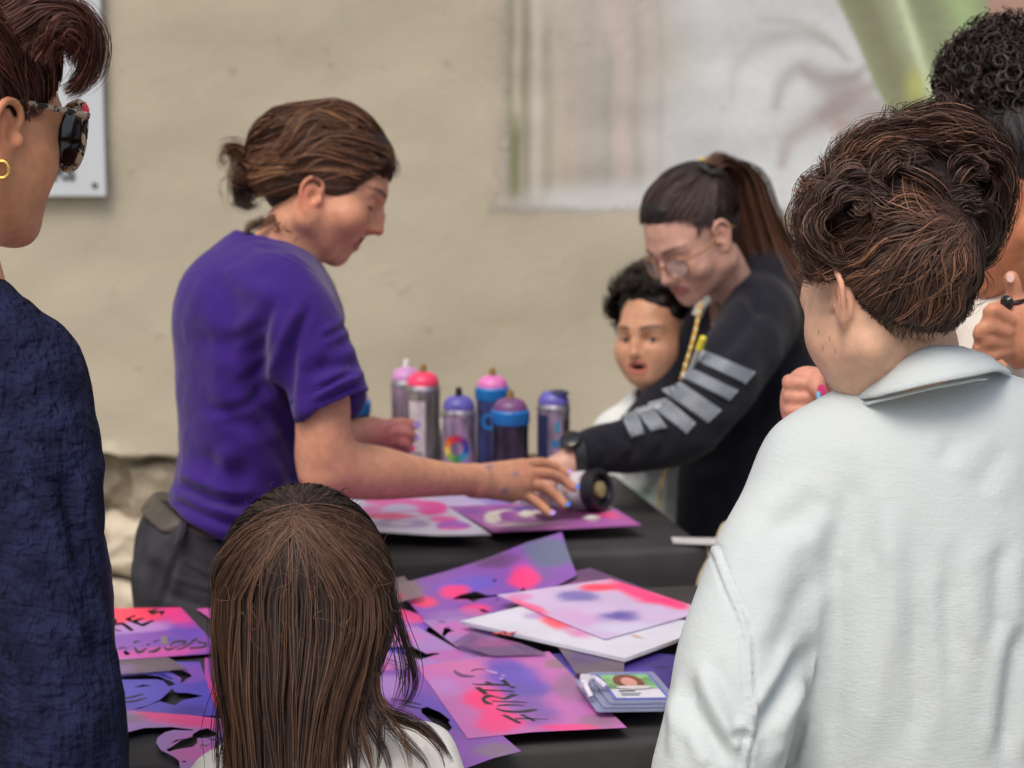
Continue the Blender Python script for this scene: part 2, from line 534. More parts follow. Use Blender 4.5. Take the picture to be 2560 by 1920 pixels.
def add_bump(nt, b, scale, strength, dist=0.002, detail=4, stretch=None, typ='noise'):
    tc = N(nt, "ShaderNodeTexCoord"); src = tc.outputs['Object']
    if stretch:
        mp = N(nt, "ShaderNodeMapping"); mp.inputs['Scale'].default_value = stretch
        nt.links.new(src, mp.inputs[0]); src = mp.outputs[0]
    nz = N(nt, "ShaderNodeTexNoise", ins={'Scale': scale, 'Detail': detail})
    nt.links.new(src, nz.inputs['Vector'])
    bp = N(nt, "ShaderNodeBump", ins={'Strength': strength, 'Distance': dist})
    nt.links.new(nz.outputs[0], bp.inputs['Height'])
    prev = b.inputs['Normal'].links
    if prev: nt.links.new(prev[0].from_socket, bp.inputs['Normal'])
    nt.links.new(bp.outputs[0], b.inputs['Normal'])
def plain(name, c, rough=0.6, metal=0.0, var=0.15, vscale=20, spec=0.5, bump=None, **kw):
    m, nt, b = nodes(name)
    c = np.asarray(c, float)
    nt.links.new(noise_mix(nt, c * (1 - var), np.minimum(1, c * (1 + var)), vscale), b.inputs['Base Color'])
    b.inputs['Roughness'].default_value = rough; b.inputs['Metallic'].default_value = metal
    b.inputs['Specular IOR Level'].default_value = spec
    for k, v in kw.items(): b.inputs[k].default_value = v
    if bump: add_bump(nt, b, *bump)
    return m
def attr_mat(name, rough=0.5, spec=0.4, var=0.08, vscale=60, bump=None, sss=0.0, sheen=0.0):
    m, nt, b = nodes(name)
    at = N(nt, "ShaderNodeAttribute", attribute_name="Col")
    tc = N(nt, "ShaderNodeTexCoord")
    nz = N(nt, "ShaderNodeTexNoise", ins={'Scale': vscale, 'Detail': 5})
    nt.links.new(tc.outputs['Object'], nz.inputs['Vector'])
    mr = N(nt, "ShaderNodeMapRange", ins={1: 0.3, 2: 0.7, 3: 1 - var, 4: 1 + var})
    nt.links.new(nz.outputs[0], mr.inputs[0])
    vm = N(nt, "ShaderNodeVectorMath", operation='SCALE')
    nt.links.new(at.outputs['Color'], vm.inputs[0]); nt.links.new(mr.outputs[0], vm.inputs['Scale'])
    nt.links.new(vm.outputs[0], b.inputs['Base Color'])
    b.inputs['Roughness'].default_value = rough; b.inputs['Specular IOR Level'].default_value = spec
    if sss > 0:
        b.inputs['Subsurface Weight'].default_value = sss
        b.inputs['Subsurface Radius'].default_value = (1.0, 0.35, 0.2)
        b.inputs['Subsurface Scale'].default_value = 0.006
    if sheen > 0: b.inputs['Sheen Weight'].default_value = sheen
    if bump: add_bump(nt, b, *bump)
    return m
def cloth(name, c, rough=0.9, var=0.07, weave=900, bstr=0.25, sheen=0.15, trans=0.0):
    m, nt, b = nodes(name)
    c = np.asarray(c, float)
    nt.links.new(noise_mix(nt, c * (1 - var), np.minimum(1, c * (1 + var)), 14, 0.3, 0.7, 6), b.inputs['Base Color'])
    b.inputs['Roughness'].default_value = rough; b.inputs['Specular IOR Level'].default_value = 0.2
    b.inputs['Sheen Weight'].default_value = sheen
    add_bump(nt, b, weave, bstr, 0.0006, 2)
    add_bump(nt, b, 45, 0.25, 0.004, 4)
    return m
SKIN = attr_mat("skin", 0.48, 0.38, 0.11, 75, (520, 0.22, 0.0008, 4), sss=0.14)
HAIR = attr_mat("hair strands", 0.56, 0.32, 0.14, 90)
# ================================================================== SETTING
# ground
GROUND = plain("pale paving", lin(150, 143, 130), 0.9, var=0.2, vscale=3, bump=(30, 0.3, 0.01))
g = MB(); g.add([(-40, -40, 0), (40, -40, 0), (40, 40, 0), (-40, 40, 0)], [[0, 1, 2, 3]])
tag(g.build("ground", GROUND), "pale paved ground under the tables", kind="structure")

# wall
YW = 5.0
ZB = float(W(300, 1152, YW)[2])
m, nt, b = nodes("beige plaster")
base = noise_mix(nt, lin(174, 167, 148), lin(191, 183, 164), 1.6, 0.3, 0.7, 6)
base = noise_mix(nt, base, lin(188, 167, 146), 2.3, 0.62, 0.80, 3, stretch=(1, 1, 1.6))
base = noise_mix(nt, base, lin(168, 163, 151), 3.1, 0.60, 0.78, 4, stretch=(1.2, 1, 0.8))
base = noise_mix(nt, base, lin(140, 128, 106), 17, 0.66, 0.80, 6)
base = noise_mix(nt, base, lin(182, 175, 158), 6, 0.6, 0.75, 5, stretch=(2.2, 1, 0.35))
nt.links.new(base, b.inputs['Base Color'])
b.inputs['Roughness'].default_value = 0.92; b.inputs['Specular IOR Level'].default_value = 0.2
add_bump(nt, b, 5, 0.35, 0.02, 5); add_bump(nt, b, 60, 0.35, 0.004, 5)
PLASTER = m
wall = empty("wall", (0, YW, 0), "long beige plastered wall behind the tables, its rough stone foot laid bare", "wall")
nx, nz = 240, 90
xs = np.linspace(-4.5, 4.5, nx); zs = np.concatenate([[ZB, ZB + 0.004, ZB + 0.012], np.linspace(ZB + 0.02, 4.2, nz - 3)])
X, Z = np.meshgrid(xs, zs, indexing='ij')
pt = np.stack([X, np.zeros_like(X), Z], -1)
relief = lambda p: YW + 0.006 * fbm(p, 1.7, 4) + 0.004 * vnoise(p * np.array([1, 1, 3.0]), 4)
Y = relief(pt)
rag = 0.016 * vnoise(pt[:, :1], 9)[:, 0] + 0.01 * vnoise(pt[:, :1], 31)[:, 0]
Z[:, 0] += rag; Z[:, 1] += rag; Z[:, 2] += rag * 0.8
Y[:, 0] += 0.07; Y[:, 1] += 0.012
V = np.stack([X, Y, Z], -1).reshape(-1, 3)
i = np.arange(nx - 1)[:, None] * nz + np.arange(nz - 1)[None]
F = np.stack([i, i + nz, i + nz + 1, i + 1], -1).reshape(-1, 4)
mesh_obj("plaster", V, F, PLASTER, wall)
bk = MB(); bk.box((-4.5, YW + 0.075, 0), (4.5, YW + 0.35, 4.2))
bk.build("core", plain("mortar", lin(158, 146, 126), 0.95, var=0.3, vscale=9, bump=(40, 0.9, 0.03)), wall)
ST = [plain("plinth stone " + n, lin(*c), 0.92, var=0.28, vscale=13, spec=0.2, bump=(36, 0.9, 0.012, 6)) for n, c in (("a", (180, 170, 152)), ("b", (166, 156, 138)), ("c", (190, 180, 162)))]
def stone(parent, x0, x1, z0, z1):
    n = 11
    V = []; u = np.linspace(-1, 1, n)
    U, Wd = np.meshgrid(u, u, indexing='ij')
    r = np.maximum(abs(U), abs(Wd))
    sq = 1 - 0.10 * (U * Wd) ** 2
    x = (x0 + x1) / 2 + U * sq * (x1 - x0) / 2; z = (z0 + z1) / 2 + Wd * sq * (z1 - z0) / 2
    p = np.stack([x, 0 * x, z], -1)
    y = YW + 0.030 + 0.035 * r ** 4 + 0.034 * fbm(p, 8, 4)
    x = x + 0.022 * vnoise(p, 15); z = z + 0.020 * vnoise(p + 7, 15)
    V = np.stack([x, y, z], -1).reshape(-1, 3)
    k = np.arange(n - 1)[:, None] * n + np.arange(n - 1)[None]
    mesh_obj("stone", V, np.stack([k, k + n, k + n + 1, k + 1], -1).reshape(-1, 4), random.choice(ST), parent)
z0 = 0.01
for hgt in (0.15, 0.13, 0.17, ZB - 0.47):
    x = -1.5 + random.uniform(-0.1, 0.1)
    while x < 0.2:
        w_ = random.uniform(0.16, 0.36)
        stone(wall, x + 0.008, x + w_ - 0.008, z0 + 0.007, z0 + hgt - 0.007)
        x += w_
    z0 += hgt

# mural painted on the wall: pale drapery, thin stems and broad green leaves (flat print)
def mural_colour(x, y):
    """x, y: where the paint shows in the photograph"""
    p = np.stack([x / 300, y / 300, 0 * x], -1)
    def S(a, b, t): q = np.clip((t - a) / (b - a), 0, 1); return q * q * (3 - 2 * q)
    def mix(c, d, f): return c * (1 - f[..., None]) + np.asarray(d) * f[..., None]
    c = np.broadcast_to(lin(186, 181, 172), x.shape + (3,)).copy()
    c = mix(c, lin(202, 208, 211), S(1560, 1800, x + 60 * vnoise(p, 2)))
    c = mix(c, lin(172, 165, 156), 0.45 * np.exp(-((x - 1470) / 70) ** 2) * S(120, 260, y)); c = mix(c, lin(198, 187, 184), 0.6 * np.exp(-((x - 1560) / 60) ** 2)); c = mix(c, lin(196, 190, 178), .5 * np.exp(-((x - 1390) / 40) ** 2) * S(80, 200, y))
    for cx, w, col, st, y0 in ((1275, 9, (140, 140, 112), .65, -80), (1315, 16, (134, 134, 112), .7, -80), (1297, 6, (196, 184, 166), .5, 0), (1342, 10, (200, 194, 184), .6, -80), (1370, 12, (150, 142, 124), .55, 60),
                             (1420, 18, (182, 172, 158), .5, 60), (1520, 14, (150, 152, 148), .5, 100), (1290, 8, (118, 124, 92), .8, 300), (1545, 10, (190, 176, 174), .5, -80), (1590, 14, (160, 160, 154), .45, 20), (1650, 8, (170, 170, 164), .4, -80), (1480, 22, (168, 164, 160), .4, -80)):
        wob = 5 * vnoise(p * [1, 1.4, 1] + cx, 1.5)
        c = mix(c, lin(*col), np.minimum(1, st * 1.25) * np.exp(-((x - cx - wob) / (w * 1.35)) ** 2) * S(y0 - 60, y0 + 60, y) * S(520, 460, y) * (0.9 + 0.25 * vnoise(p * [1, 1, 1] + cx, 1.3)))
    pts = np.stack([x.ravel(), y.ravel()], -1)
    def stroke(line, w, col, st):
        dd, pos, sd = seg_dist(pts, spl(np.array(line, float), 30)); w = w * 1.35; st = st * .85
        f = np.exp(-(dd / (w * (0.35 + 0.65 * np.sin(np.pi * np.clip(pos, 0.05, 0.95))))) ** 2) * st
        return f.reshape(x.shape), lin(*col)
    for line, w, col, st in (([(1830, 240), (1840, 170), (1900, 105), (2000, 85), (2080, 110), (2120, 150)], 16, (160, 156, 155), .55), ([(1900, 50), (1990, 55), (2060, 95), (2110, 140)], 13, (165, 163, 160), .5),
                             ([(1940, 265), (1960, 200), (2010, 170), (2070, 200), (2130, 190), (2160, 170)], 20, (148, 142, 142), .6), ([(2010, 175), (2060, 205), (2140, 195)], 26, (140, 132, 134), .5),
                             ([(1955, 410), (1975, 350), (2040, 300), (2120, 240), (2190, 210)], 26, (150, 138, 136), .65), ([(2060, 290), (2130, 260), (2200, 270)], 45, (152, 138, 136), .75), ([(2080, 325), (2120, 310)], 16, (158, 120, 104), .6),
                             ([(1800, 380), (1840, 300), (1900, 220)], 40, (214, 220, 222), .6), ([(1700, 500), (1760, 300), (1900, 60)], 60, (190, 196, 198), .5), ([(1990, 470), (2050, 400), (2150, 350)], 40, (214, 219, 220), .6)):
        f, q = stroke(line, w, col, st); c = mix(c, q, f)
    # green leaves
    e1 = (x - 2060) - (y + 20) * 0.55 - 18 * vnoise(p, 2)          # left edge runs down to the right
    leaf = S(-8, 10, e1)
    gcol = np.broadcast_to(lin(142, 152, 122), x.shape + (3,)).copy()
    s = (x - 2060 - (y + 20) * 0.42)
    gcol = mix(gcol, lin(205, 214, 196), .8 * np.exp(-(s / 26) ** 2))
    gcol = mix(gcol, lin(128, 128, 106), .7 * np.exp(-((s - 90) / 50) ** 2))
    gcol = mix(gcol, lin(168, 178, 150), .7 * np.exp(-((s - 165) / 36) ** 2))
    gcol = mix(gcol, lin(204, 220, 186), .8 * np.exp(-((s - 185 + 0.1 * y) / 14) ** 2))
    gcol = mix(gcol, lin(132, 144, 116), .8 * np.exp(-((s - 240) / 34) ** 2))
    gcol = mix(gcol, lin(160, 186, 134), .8 * np.exp(-((s - 330) / 40) ** 2))
    gcol = mix(gcol, lin(196, 200, 104), .6 * np.exp(-(((x - 2290) / 26) ** 2 + ((y - 215) / 45) ** 2)))
    c = mix(c, gcol, leaf)
    c = mix(c, lin(168, 138, 126), S(2462, 2476, x + 4 * vnoise(p, 3)))
    # paler band at the foot, ragged left side
    c = mix(c, lin(208, 212, 214), .7 * S(430, 500, y + 20 * vnoise(p, 3)) * S(1260, 1420, x) * S(2200, 2000, x))
    c = c * (1 + 0.02 * fbm(p, 9, 3))[..., None]
    a = S(1222, 1300, x + 12 * vnoise(p * [1, 1.5, 1], 2) + 60 * S(470, 540, y)) 
    a = a * S(552, 498, y + 3 * vnoise(p * [2, 1, 1], 3)) * 1.0
    return np.concatenate([c, a[..., None]], -1)
gx, gy = np.meshgrid(np.linspace(1215, 2900, 240), np.linspace(-260, 556, 120), indexing='ij')
V = np.stack([W(a, b_, YW) for a, b_ in zip(gx.ravel(), gy.ravel())])
V[:, 1] = relief(V * [1, 0, 1]) - .0015
k = np.arange(239)[:, None] * 120 + np.arange(119)[None]
F = np.stack([k, k + 1, k + 121, k + 120], -1).reshape(-1, 4)
MUR = attr_mat("wall paint", 0.9, 0.2, 0.05, 5, (50, 0.3, 0.004))
_at = [n for n in MUR.node_tree.nodes if n.type == "ATTRIBUTE"][0]; _t = MUR.node_tree; _tc = N(_t, "ShaderNodeTexCoord"); _nz = N(_t, "ShaderNodeTexNoise", ins={"Scale": 230.0, "Detail": 3.0}); _mr = N(_t, "ShaderNodeMapRange", ins={1: .33, 2: .67}); _gt = N(_t, "ShaderNodeMath", operation="GREATER_THAN")
_t.links.new(_tc.outputs["Object"], _nz.inputs["Vector"]); _t.links.new(_nz.outputs[0], _mr.inputs[0]); _t.links.new(_at.outputs["Alpha"], _gt.inputs[0]); _t.links.new(_mr.outputs[0], _gt.inputs[1]); _t.links.new(_gt.outputs[0], _t.nodes["Principled BSDF"].inputs["Alpha"])
tag(mesh_obj("wall_mural", V, F, MUR, None, True, mural_colour(gx, gy).reshape(-1, 4), loc=V.mean(0)), "large mural of pale drapery and green leaves painted on the beige wall", "mural")

# poster
pz = empty("poster", W(100, 200, YW - 0.03), "white poster panel with black lettering fixed to the wall at the left", "poster")
br = W(266, 491, YW - 0.03); tl = W(-420, -260, YW - 0.03)
pb = MB(); pb.box((tl[0], YW - 0.036, br[2]), (br[0], YW - 0.016, tl[2]), 0.002)
pb.build("panel", plain("poster board", lin(196, 204, 211), 0.45, var=0.03, vscale=2), pz)
INK = plain("black ink", lin(48, 50, 56), 0.6, var=0.1)
def text_mesh(name, body, size, mat, parent, loc, rot, shear=0, bold=0.0, xs=1.0, align='LEFT'):
    cu = bpy.data.curves.new(name, 'FONT'); cu.body = body; cu.size = size; cu.shear = shear; cu.offset = bold; cu.align_x = align
    cu.resolution_u = 3; cu.extrude = 0.0004
    tmp = bpy.data.objects.new(name, cu); COL.objects.link(tmp)
    me = bpy.data.meshes.new_from_object(tmp.evaluated_get(bpy.context.evaluated_depsgraph_get()))
    bpy.data.objects.remove(tmp); bpy.data.curves.remove(cu)
    me.materials.clear(); me.materials.append(mat)
    o = bpy.data.objects.new(name, me); COL.objects.link(o)
    if parent is not None: o.parent = parent
    o.location = Vector([float(v) for v in (np.asarray(loc) - ploc(parent))]); o.rotation_euler = rot; o.scale = (xs, 1, 1)
    return o
text_mesh("lettering", "CAMPUS", 0.047, INK, pz, W(188, 450, YW - 0.0375), (math.pi / 2, 0, 0), 0, 0.0022, 0.62, 'RIGHT')
dot = MB(); dot.lathe([(0.007, 0), (0.007, 0.0012)], 20, axis_matrix(W(237, 464, YW - 0.0365), (0, -1, 0)))
dot.build("round_mark", INK, pz)

# ================================================================== TABLES
BLACK = plain("black table cover", (0.034, 0.032, 0.036), 0.62, var=0.35, vscale=5, spec=0.45, bump=(9, 0.35, 0.01))
BOARD = plain("table board", lin(150, 150, 148), 0.5)
LEGM = plain("grey steel", lin(110, 110, 112), 0.35, 0.9)
def table(c4p, z, label_t, label_c):
    c4p = np.array(c4p)[:, :2]                      # back-left, back-right, front-right, front-left
    c = c4p.mean(0)
    t = empty("folding_table", (c[0], c[1], 0), label_t, "table")
    ins = c + (c4p - c) * 0.97
    mb = MB()
    V = [(*p, z - 0.035) for p in ins] + [(*p, z - 0.006) for p in ins]
    mb.add(V, [[0, 1, 2, 3], [7, 6, 5, 4], [0, 4, 5, 1], [1, 5, 6, 2], [2, 6, 7, 3], [3, 7, 4, 0]])
    mb.build("tabletop", BOARD, t)
    for p in c + (c4p - c) * 0.85:
        lm = MB(); lm.tube([(*p, 0), (*p, z - 0.036)], 0.014, 10); auto_smooth(lm.build("leg", LEGM, t))
    # cover: top in rings, then the hanging skirt
    per = []
    for a in range(4):
        p, q = c4p[a], c4p[(a + 1) % 4]
        n = 46
        per += [p + (q - p) * i / n for i in range(n)]
    per = np.array(per); n = len(per)
    out = per - c; out = out / np.linalg.norm(out, axis=1, keepdims=True)
    s = np.arange(n) / n * 6.283
    wave = 0.012 * np.sin(s * 17 + 1) + 0.010 * np.sin(s * 29 + 2.2) + 0.006 * np.sin(s * 47)
    V = []; rings = [0.02, 0.15, 0.3, 0.45, 0.6, 0.72, 0.82, 0.9, 0.95, 0.985]
    for r in rings:
        q = c + (per - c) * r
        zz = z + 0.0022 * vnoise(np.stack([q[:, 0], q[:, 1], 0 * q[:, 0]], -1), 5) - 0.0022
        V.append(np.stack([q[:, 0], q[:, 1], zz], -1))
    for off, dz, wv in ((0.0, -0.004, 0), (0.007, -0.014, 0.05), (0.009, -0.05, 0.2), (0.012, -0.12, 0.5), (0.018, -0.25, 0.9), (0.024, -0.45, 1.2), (0.03, -(z - 0.02), 1.6)):
        q = per + out * (off + np.maximum(wave * wv, -0.006))[:, None]
        V.append(np.stack([q[:, 0], q[:, 1], np.full(n, z + dz)], -1))
    V = np.array(V); m = len(V); V = V.reshape(-1, 3)
    k = np.arange(m - 1)[:, None] * n + np.arange(n)[None]; k2 = np.arange(m - 1)[:, None] * n + (np.arange(n)[None] + 1) % n
    F = np.stack([k, k + n, k2 + n, k2], -1).reshape(-1, 4)
    F = np.concatenate([F, np.array([[i, (i + 1) % n, (n - 1 - i) % n, (n - 1 - i) % n] for i in range(0)], dtype=int).reshape(-1, 4)])
    o = mesh_obj("tablecloth", V, F, BLACK, None, True, None, loc=(c[0], c[1], z))
    tag(o, label_c, "tablecloth")
def rect_table(pa, pb, depth, z, left_ext, right_ext):
    """pa, pb: two points on the back edge (world); rectangle reaching towards the viewer"""
    d = (pb - pa)[:2]; d /= np.linalg.norm(d); nrm = np.array([d[1], -d[0]])
    A, B = pa[:2] - d * left_ext, pb[:2] + d * right_ext
    return [A, B, B + nrm * depth, A + nrm * depth]
near_q = rect_table(T(300, 1523), T(1500, 1468), 0.70, TABLE_Z, 0.12, 0.22)
table(near_q, TABLE_Z, "folding table under the black cloth, close to the long-haired girl", "black cloth on the nearer table, spread with painted stencils")
fr = T(1762, 1362); fl = T(985, 1396)
dd_ = (fr - fl)[:2]; dd_ /= np.linalg.norm(dd_); nn_ = np.array([-dd_[1], dd_[0]])
FL = fr[:2] - dd_ * 0.80
far_q = [FL + nn_ * 0.72, fr[:2] + nn_ * 0.72, fr[:2], FL]
table(far_q, TABLE_Z, "folding table under the black cloth carrying the spray cans", "black cloth on the farther table, under the spray cans")

# ================================================================== PAINTED SHEETS
def ellipse_axes(c, rx, ry, ang):
    ca, sa = math.cos(math.radians(ang)), math.sin(math.radians(ang))
    o = T(*c)
    return o, T(c[0] + rx * ca, c[1] + rx * sa) - o, T(c[0] - ry * sa, c[1] + ry * ca) - o
def spray_mat(name, base, blobs, origin, alpha=1.0, rough=0.35, soft=(1.25, .35)):
    m, nt, b = nodes(name)
    tc = N(nt, "ShaderNodeTexCoord"); pos = tc.outputs['Object']
    nz = N(nt, "ShaderNodeTexNoise", ins={'Scale': 11.0, 'Detail': 4.0}); nt.links.new(pos, nz.inputs['Vector'])
    gr = N(nt, "ShaderNodeTexNoise", ins={'Scale': 620.0, 'Detail': 2.0}); nt.links.new(pos, gr.inputs['Vector'])
    def mathn(op, a, c2, clamp=False):
        n = N(nt, "ShaderNodeMath", operation=op, use_clamp=clamp)
        for i, v in ((0, a), (1, c2)):
            if isinstance(v, (int, float)): n.inputs[i].default_value = v
            else: nt.links.new(v, n.inputs[i])
        return n.outputs[0]
    wob = mathn('ADD', mathn('MULTIPLY', mathn('SUBTRACT', nz.outputs[0], 0.5), 2.0), mathn('MULTIPLY', mathn('SUBTRACT', gr.outputs[0], 0.5), 0.7))
    col = noise_mix(nt, np.asarray(base) * 0.93, np.minimum(1, np.asarray(base) * 1.06), 9)
    al = None
    for bl in blobs:
        (cx, cy, rx, ry), colr, st = bl[0], bl[1], bl[2]
        ang = bl[3] if len(bl) > 3 else 0
        o, ax, ay = ellipse_axes((cx, cy), rx, ry, ang)
        ax2 = np.array([ax[0], ax[1]]); ay2 = np.array([ay[0], ay[1]])
        Mi = np.linalg.inv(np.stack([ax2, ay2], 1))
        sub = N(nt, "ShaderNodeVectorMath", operation='SUBTRACT'); nt.links.new(pos, sub.inputs[0])
        q = o - np.asarray(origin); sub.inputs[1].default_value = (q[0], q[1], q[2])
        ds = []
        for r in range(2):
            dn = N(nt, "ShaderNodeVectorMath", operation='DOT_PRODUCT'); nt.links.new(sub.outputs[0], dn.inputs[0]); dn.inputs[1].default_value = (Mi[r, 0], Mi[r, 1], 0)
            ds.append(mathn('MULTIPLY', dn.outputs['Value'], dn.outputs['Value']))
        rr = mathn('ADD', mathn('SQRT', mathn('ADD', ds[0], ds[1]), 0), wob)
        mr = N(nt, "ShaderNodeMapRange", interpolation_type='SMOOTHERSTEP', ins={1: soft[0], 2: soft[1], 3: 0.0, 4: st}); nt.links.new(rr, mr.inputs[0])
        mx = N(nt, "ShaderNodeMix", data_type='RGBA'); nt.links.new(mr.outputs[0], mx.inputs[0])
        nt.links.new(col, mx.inputs[6]); mx.inputs[7].default_value = c4(colr); col = mx.outputs[2]
    nt.links.new(col, b.inputs['Base Color'])
    b.inputs['Roughness'].default_value = rough; b.inputs['Specular IOR Level'].default_value = 0.45
    add_bump(nt, b, 6, 0.25, 0.01, 2)
    if alpha < 1: b.inputs['Alpha'].default_value = alpha
    return m
LAYER = [0]
def sheet(name, corners, base, blobs, label, cat, holes=(), group=None, prints=(), thick=0.0004, mat_kw={}, lift=None, parent=None, z=None):
    LAYER[0] += 1
    z = TABLE_Z + 0.0016 + LAYER[0] * 0.0009 if z is None else z
    w = np.array([T(*c, TABLE_Z)[:2] for c in corners]); c = w.mean(0)
    cu = bpy.data.curves.new(name, 'CURVE'); cu.dimensions = '2D'; cu.fill_mode = 'BOTH'; cu.extrude = thick / 2
    def poly(p):
        s = cu.splines.new('POLY'); s.points.add(len(p) - 1); s.use_cyclic_u = True
        for q, v in zip(s.points, p): q.co = (float(v[0] - c[0]), float(v[1] - c[1]), 0, 1)
    poly(w)
    for h in holes:
        if not isinstance(h, np.ndarray): poly([T(*q, TABLE_Z)[:2] for q in h])
    tmp = bpy.data.objects.new(name, cu); COL.objects.link(tmp)
    me = bpy.data.meshes.new_from_object(tmp.evaluated_get(bpy.context.evaluated_depsgraph_get()))
    bpy.data.objects.remove(tmp); bpy.data.curves.remove(cu)
    org = np.array([c[0], c[1], z])
    me.materials.clear(); me.materials.append(spray_mat(name + " paint", base, blobs, (c[0], c[1], TABLE_Z), **mat_kw))
    o = bpy.data.objects.new(name, me); COL.objects.link(o); o.location = Vector([float(v) for v in org])
    for h in holes:
        if isinstance(h, np.ndarray):                # a narrow slit: the dark cloth seen through it
            k = len(h) // 2; a, b_ = h[:k], h[k:][::-1]
            V = [(*T(*q, TABLE_Z)[:2], z + thick / 2 + .00025) for q in np.concatenate([a, b_])]
            mesh_obj("cut_slit", np.array(V), np.array([[i + 1, i, k + i, k + i + 1] for i in range(k - 1)]), BLACK, o)
    for pm, pl in prints:
        q = [T(*v, TABLE_Z)[:2] for v in pl]
        mb = MB(); mb.add([(*v, z + thick / 2 + .0003 + .00002 * len(o.children)) for v in q], [list(range(len(q)))]); pr = mb.build("print", pm, o)
        if pr.data.polygons[0].normal.z < 0: pr.data.flip_normals()
    if lift:                                        # lift a corner: subdivide and bend
        import bmesh
        bm = bmesh.new(); bm.from_mesh(me)
        bmesh.ops.triangulate(bm, faces=bm.faces[:])
        for _ in range(3): bmesh.ops.subdivide_edges(bm, edges=[e for e in bm.edges if e.calc_length() > 0.02], cuts=1)
        p, q, amt = lift
        p = T(*p)[:2] - c; q = T(*q)[:2] - c; dr = q - p; L = float(dr @ dr)
        for v in bm.verts:
            t = max(0.0, float((np.array([v.co.x, v.co.y]) - p) @ dr) / L); v.co.z += amt * min(t, 1.3) ** 2
        bm.to_mesh(me); bm.free()
    tag(o, label, cat, group)
    return o
def stroke(pts, w, n=10):
    """a brush stroke as a closed outline, w = width(s) in the photo's pixels"""
    p = spl(np.array(pts, float), n); t = np.gradient(p, axis=0); t /= np.linalg.norm(t, axis=1, keepdims=True) + 1e-9
    nn = np.stack([-t[:, 1], t[:, 0]], -1)
    ww = np.interp(np.linspace(0, 1, n), np.linspace(0, 1, len(np.atleast_1d(w))), np.atleast_1d(w)) / 2
    return np.concatenate([p + nn * ww[:, None], (p - nn * ww[:, None])[::-1]])
za = lambda L: [(250 + x / 2.458, 1400 + y / 2.458) for x, y in L]
zb = lambda L: [(900 + x / 2.602, 1350 + y / 2.602) for x, y in L]
zc = lambda L: [(270 + x / 3.771, 1480 + y / 3.771) for x, y in L]
VIO, LIL, PNK, HOT, BLU, MAG, TAU, WHT, RED, DKV = lin(132, 82, 176), lin(176, 136, 208), lin(216, 104, 180), lin(246, 60, 132), lin(88, 78, 186), lin(204, 84, 170), lin(132, 116, 130), lin(214, 216, 232), lin(248, 62, 92), lin(62, 50, 130)
STEN = "painted acetate stencils on the nearer table"
zd = lambda L: [(1100 + x / 7.373, 1670 + y / 7.373) for x, y in L]
ze = lambda L: [(270 + x / 7.628, 1510 + y / 7.628) for x, y in L]
zf = lambda L: [(1100 + x / 4.096, 1220 + y / 4.096) for x, y in L]
def quad4(L): a = np.array(L, float); return np.concatenate([np.linspace(a[0], a[3], 4), np.linspace(a[1], a[2], 4)[::-1]])
FORTE = [quad4(zd([(1125, 1075), (1222, 1068), (1515, 1222), (1436, 1234)])), quad4(zd([(1465, 1070), (1532, 1056), (1775, 1180), (1716, 1192)])), stroke(zd([(1380, 1142), (1600, 1138), (1995, 1150)]), [3.6, 2.8, 1.2]),
         stroke(zd([(1032, 952), (1180, 996), (1380, 1012), (1600, 1000), (1720, 976), (1792, 976)]), [3.4, 5, 5.6, 5.6, 8, 3]), stroke(zd([(1052, 906), (1150, 888), (1420, 884), (1565, 902)]), [3, 4.6, 3, 1.5]),
         stroke(zd([(955, 812), (1200, 822), (1450, 830), (1605, 840)]), [2.4, 3, 3.8, 1.5]), stroke(zd([(968, 866), (850, 838), (795, 782), (845, 728), (960, 716), (1100, 752), (1200, 766), (1330, 706), (1440, 700)]), [2.5, 8, 10, 7, 2.4, 3, 7, 9, 2], 18),
         quad4(zd([(630, 555), (738, 546), (895, 676), (808, 688)])), stroke(zd([(790, 606), (1050, 612), (1365, 632)]), [3.4, 3.4, 3.4]),
         stroke(zd([(596, 488), (700, 500), (1000, 503), (1295, 516)]), [2, 4.6, 5, 3.4]), stroke(zd([(825, 458), (880, 462), (965, 492)]), [3.4, 5.4, 3]), quad4(zd([(1115, 420), (1205, 412), (1302, 516), (1205, 506)])), stroke(zd([(1278, 546), (1385, 556)]), [4.4, 4])]
SOFTINK = plain("softened ink", lin(112, 70, 112), .4); PALEINK = plain("pale lilac gap", lin(190, 140, 214), .4); CREAM = plain("cream print", lin(206, 200, 192), .6); PLUM = plain("plum print", lin(84, 36, 76), .6); TAPE = plain("masking tape", lin(128, 114, 112), .6)
FPR = [(SOFTINK, stroke(zd([(265, 240), (310, 290), (420, 335), (645, 352)]), [6, 8, 5, 2])), (PALEINK, stroke(zd([(820, 226), (950, 272), (1055, 292)]), [2, 7, 6.5])), (SOFTINK, stroke(zd([(570, 250), (680, 214), (830, 222)]), [3, 2.5, 2])), (PALEINK, stroke(zd([(1090, 396), (1165, 396)]), [4, 4])), (PALEINK, stroke(zd([(1130, 340), (1200, 344)]), [4, 4]))]
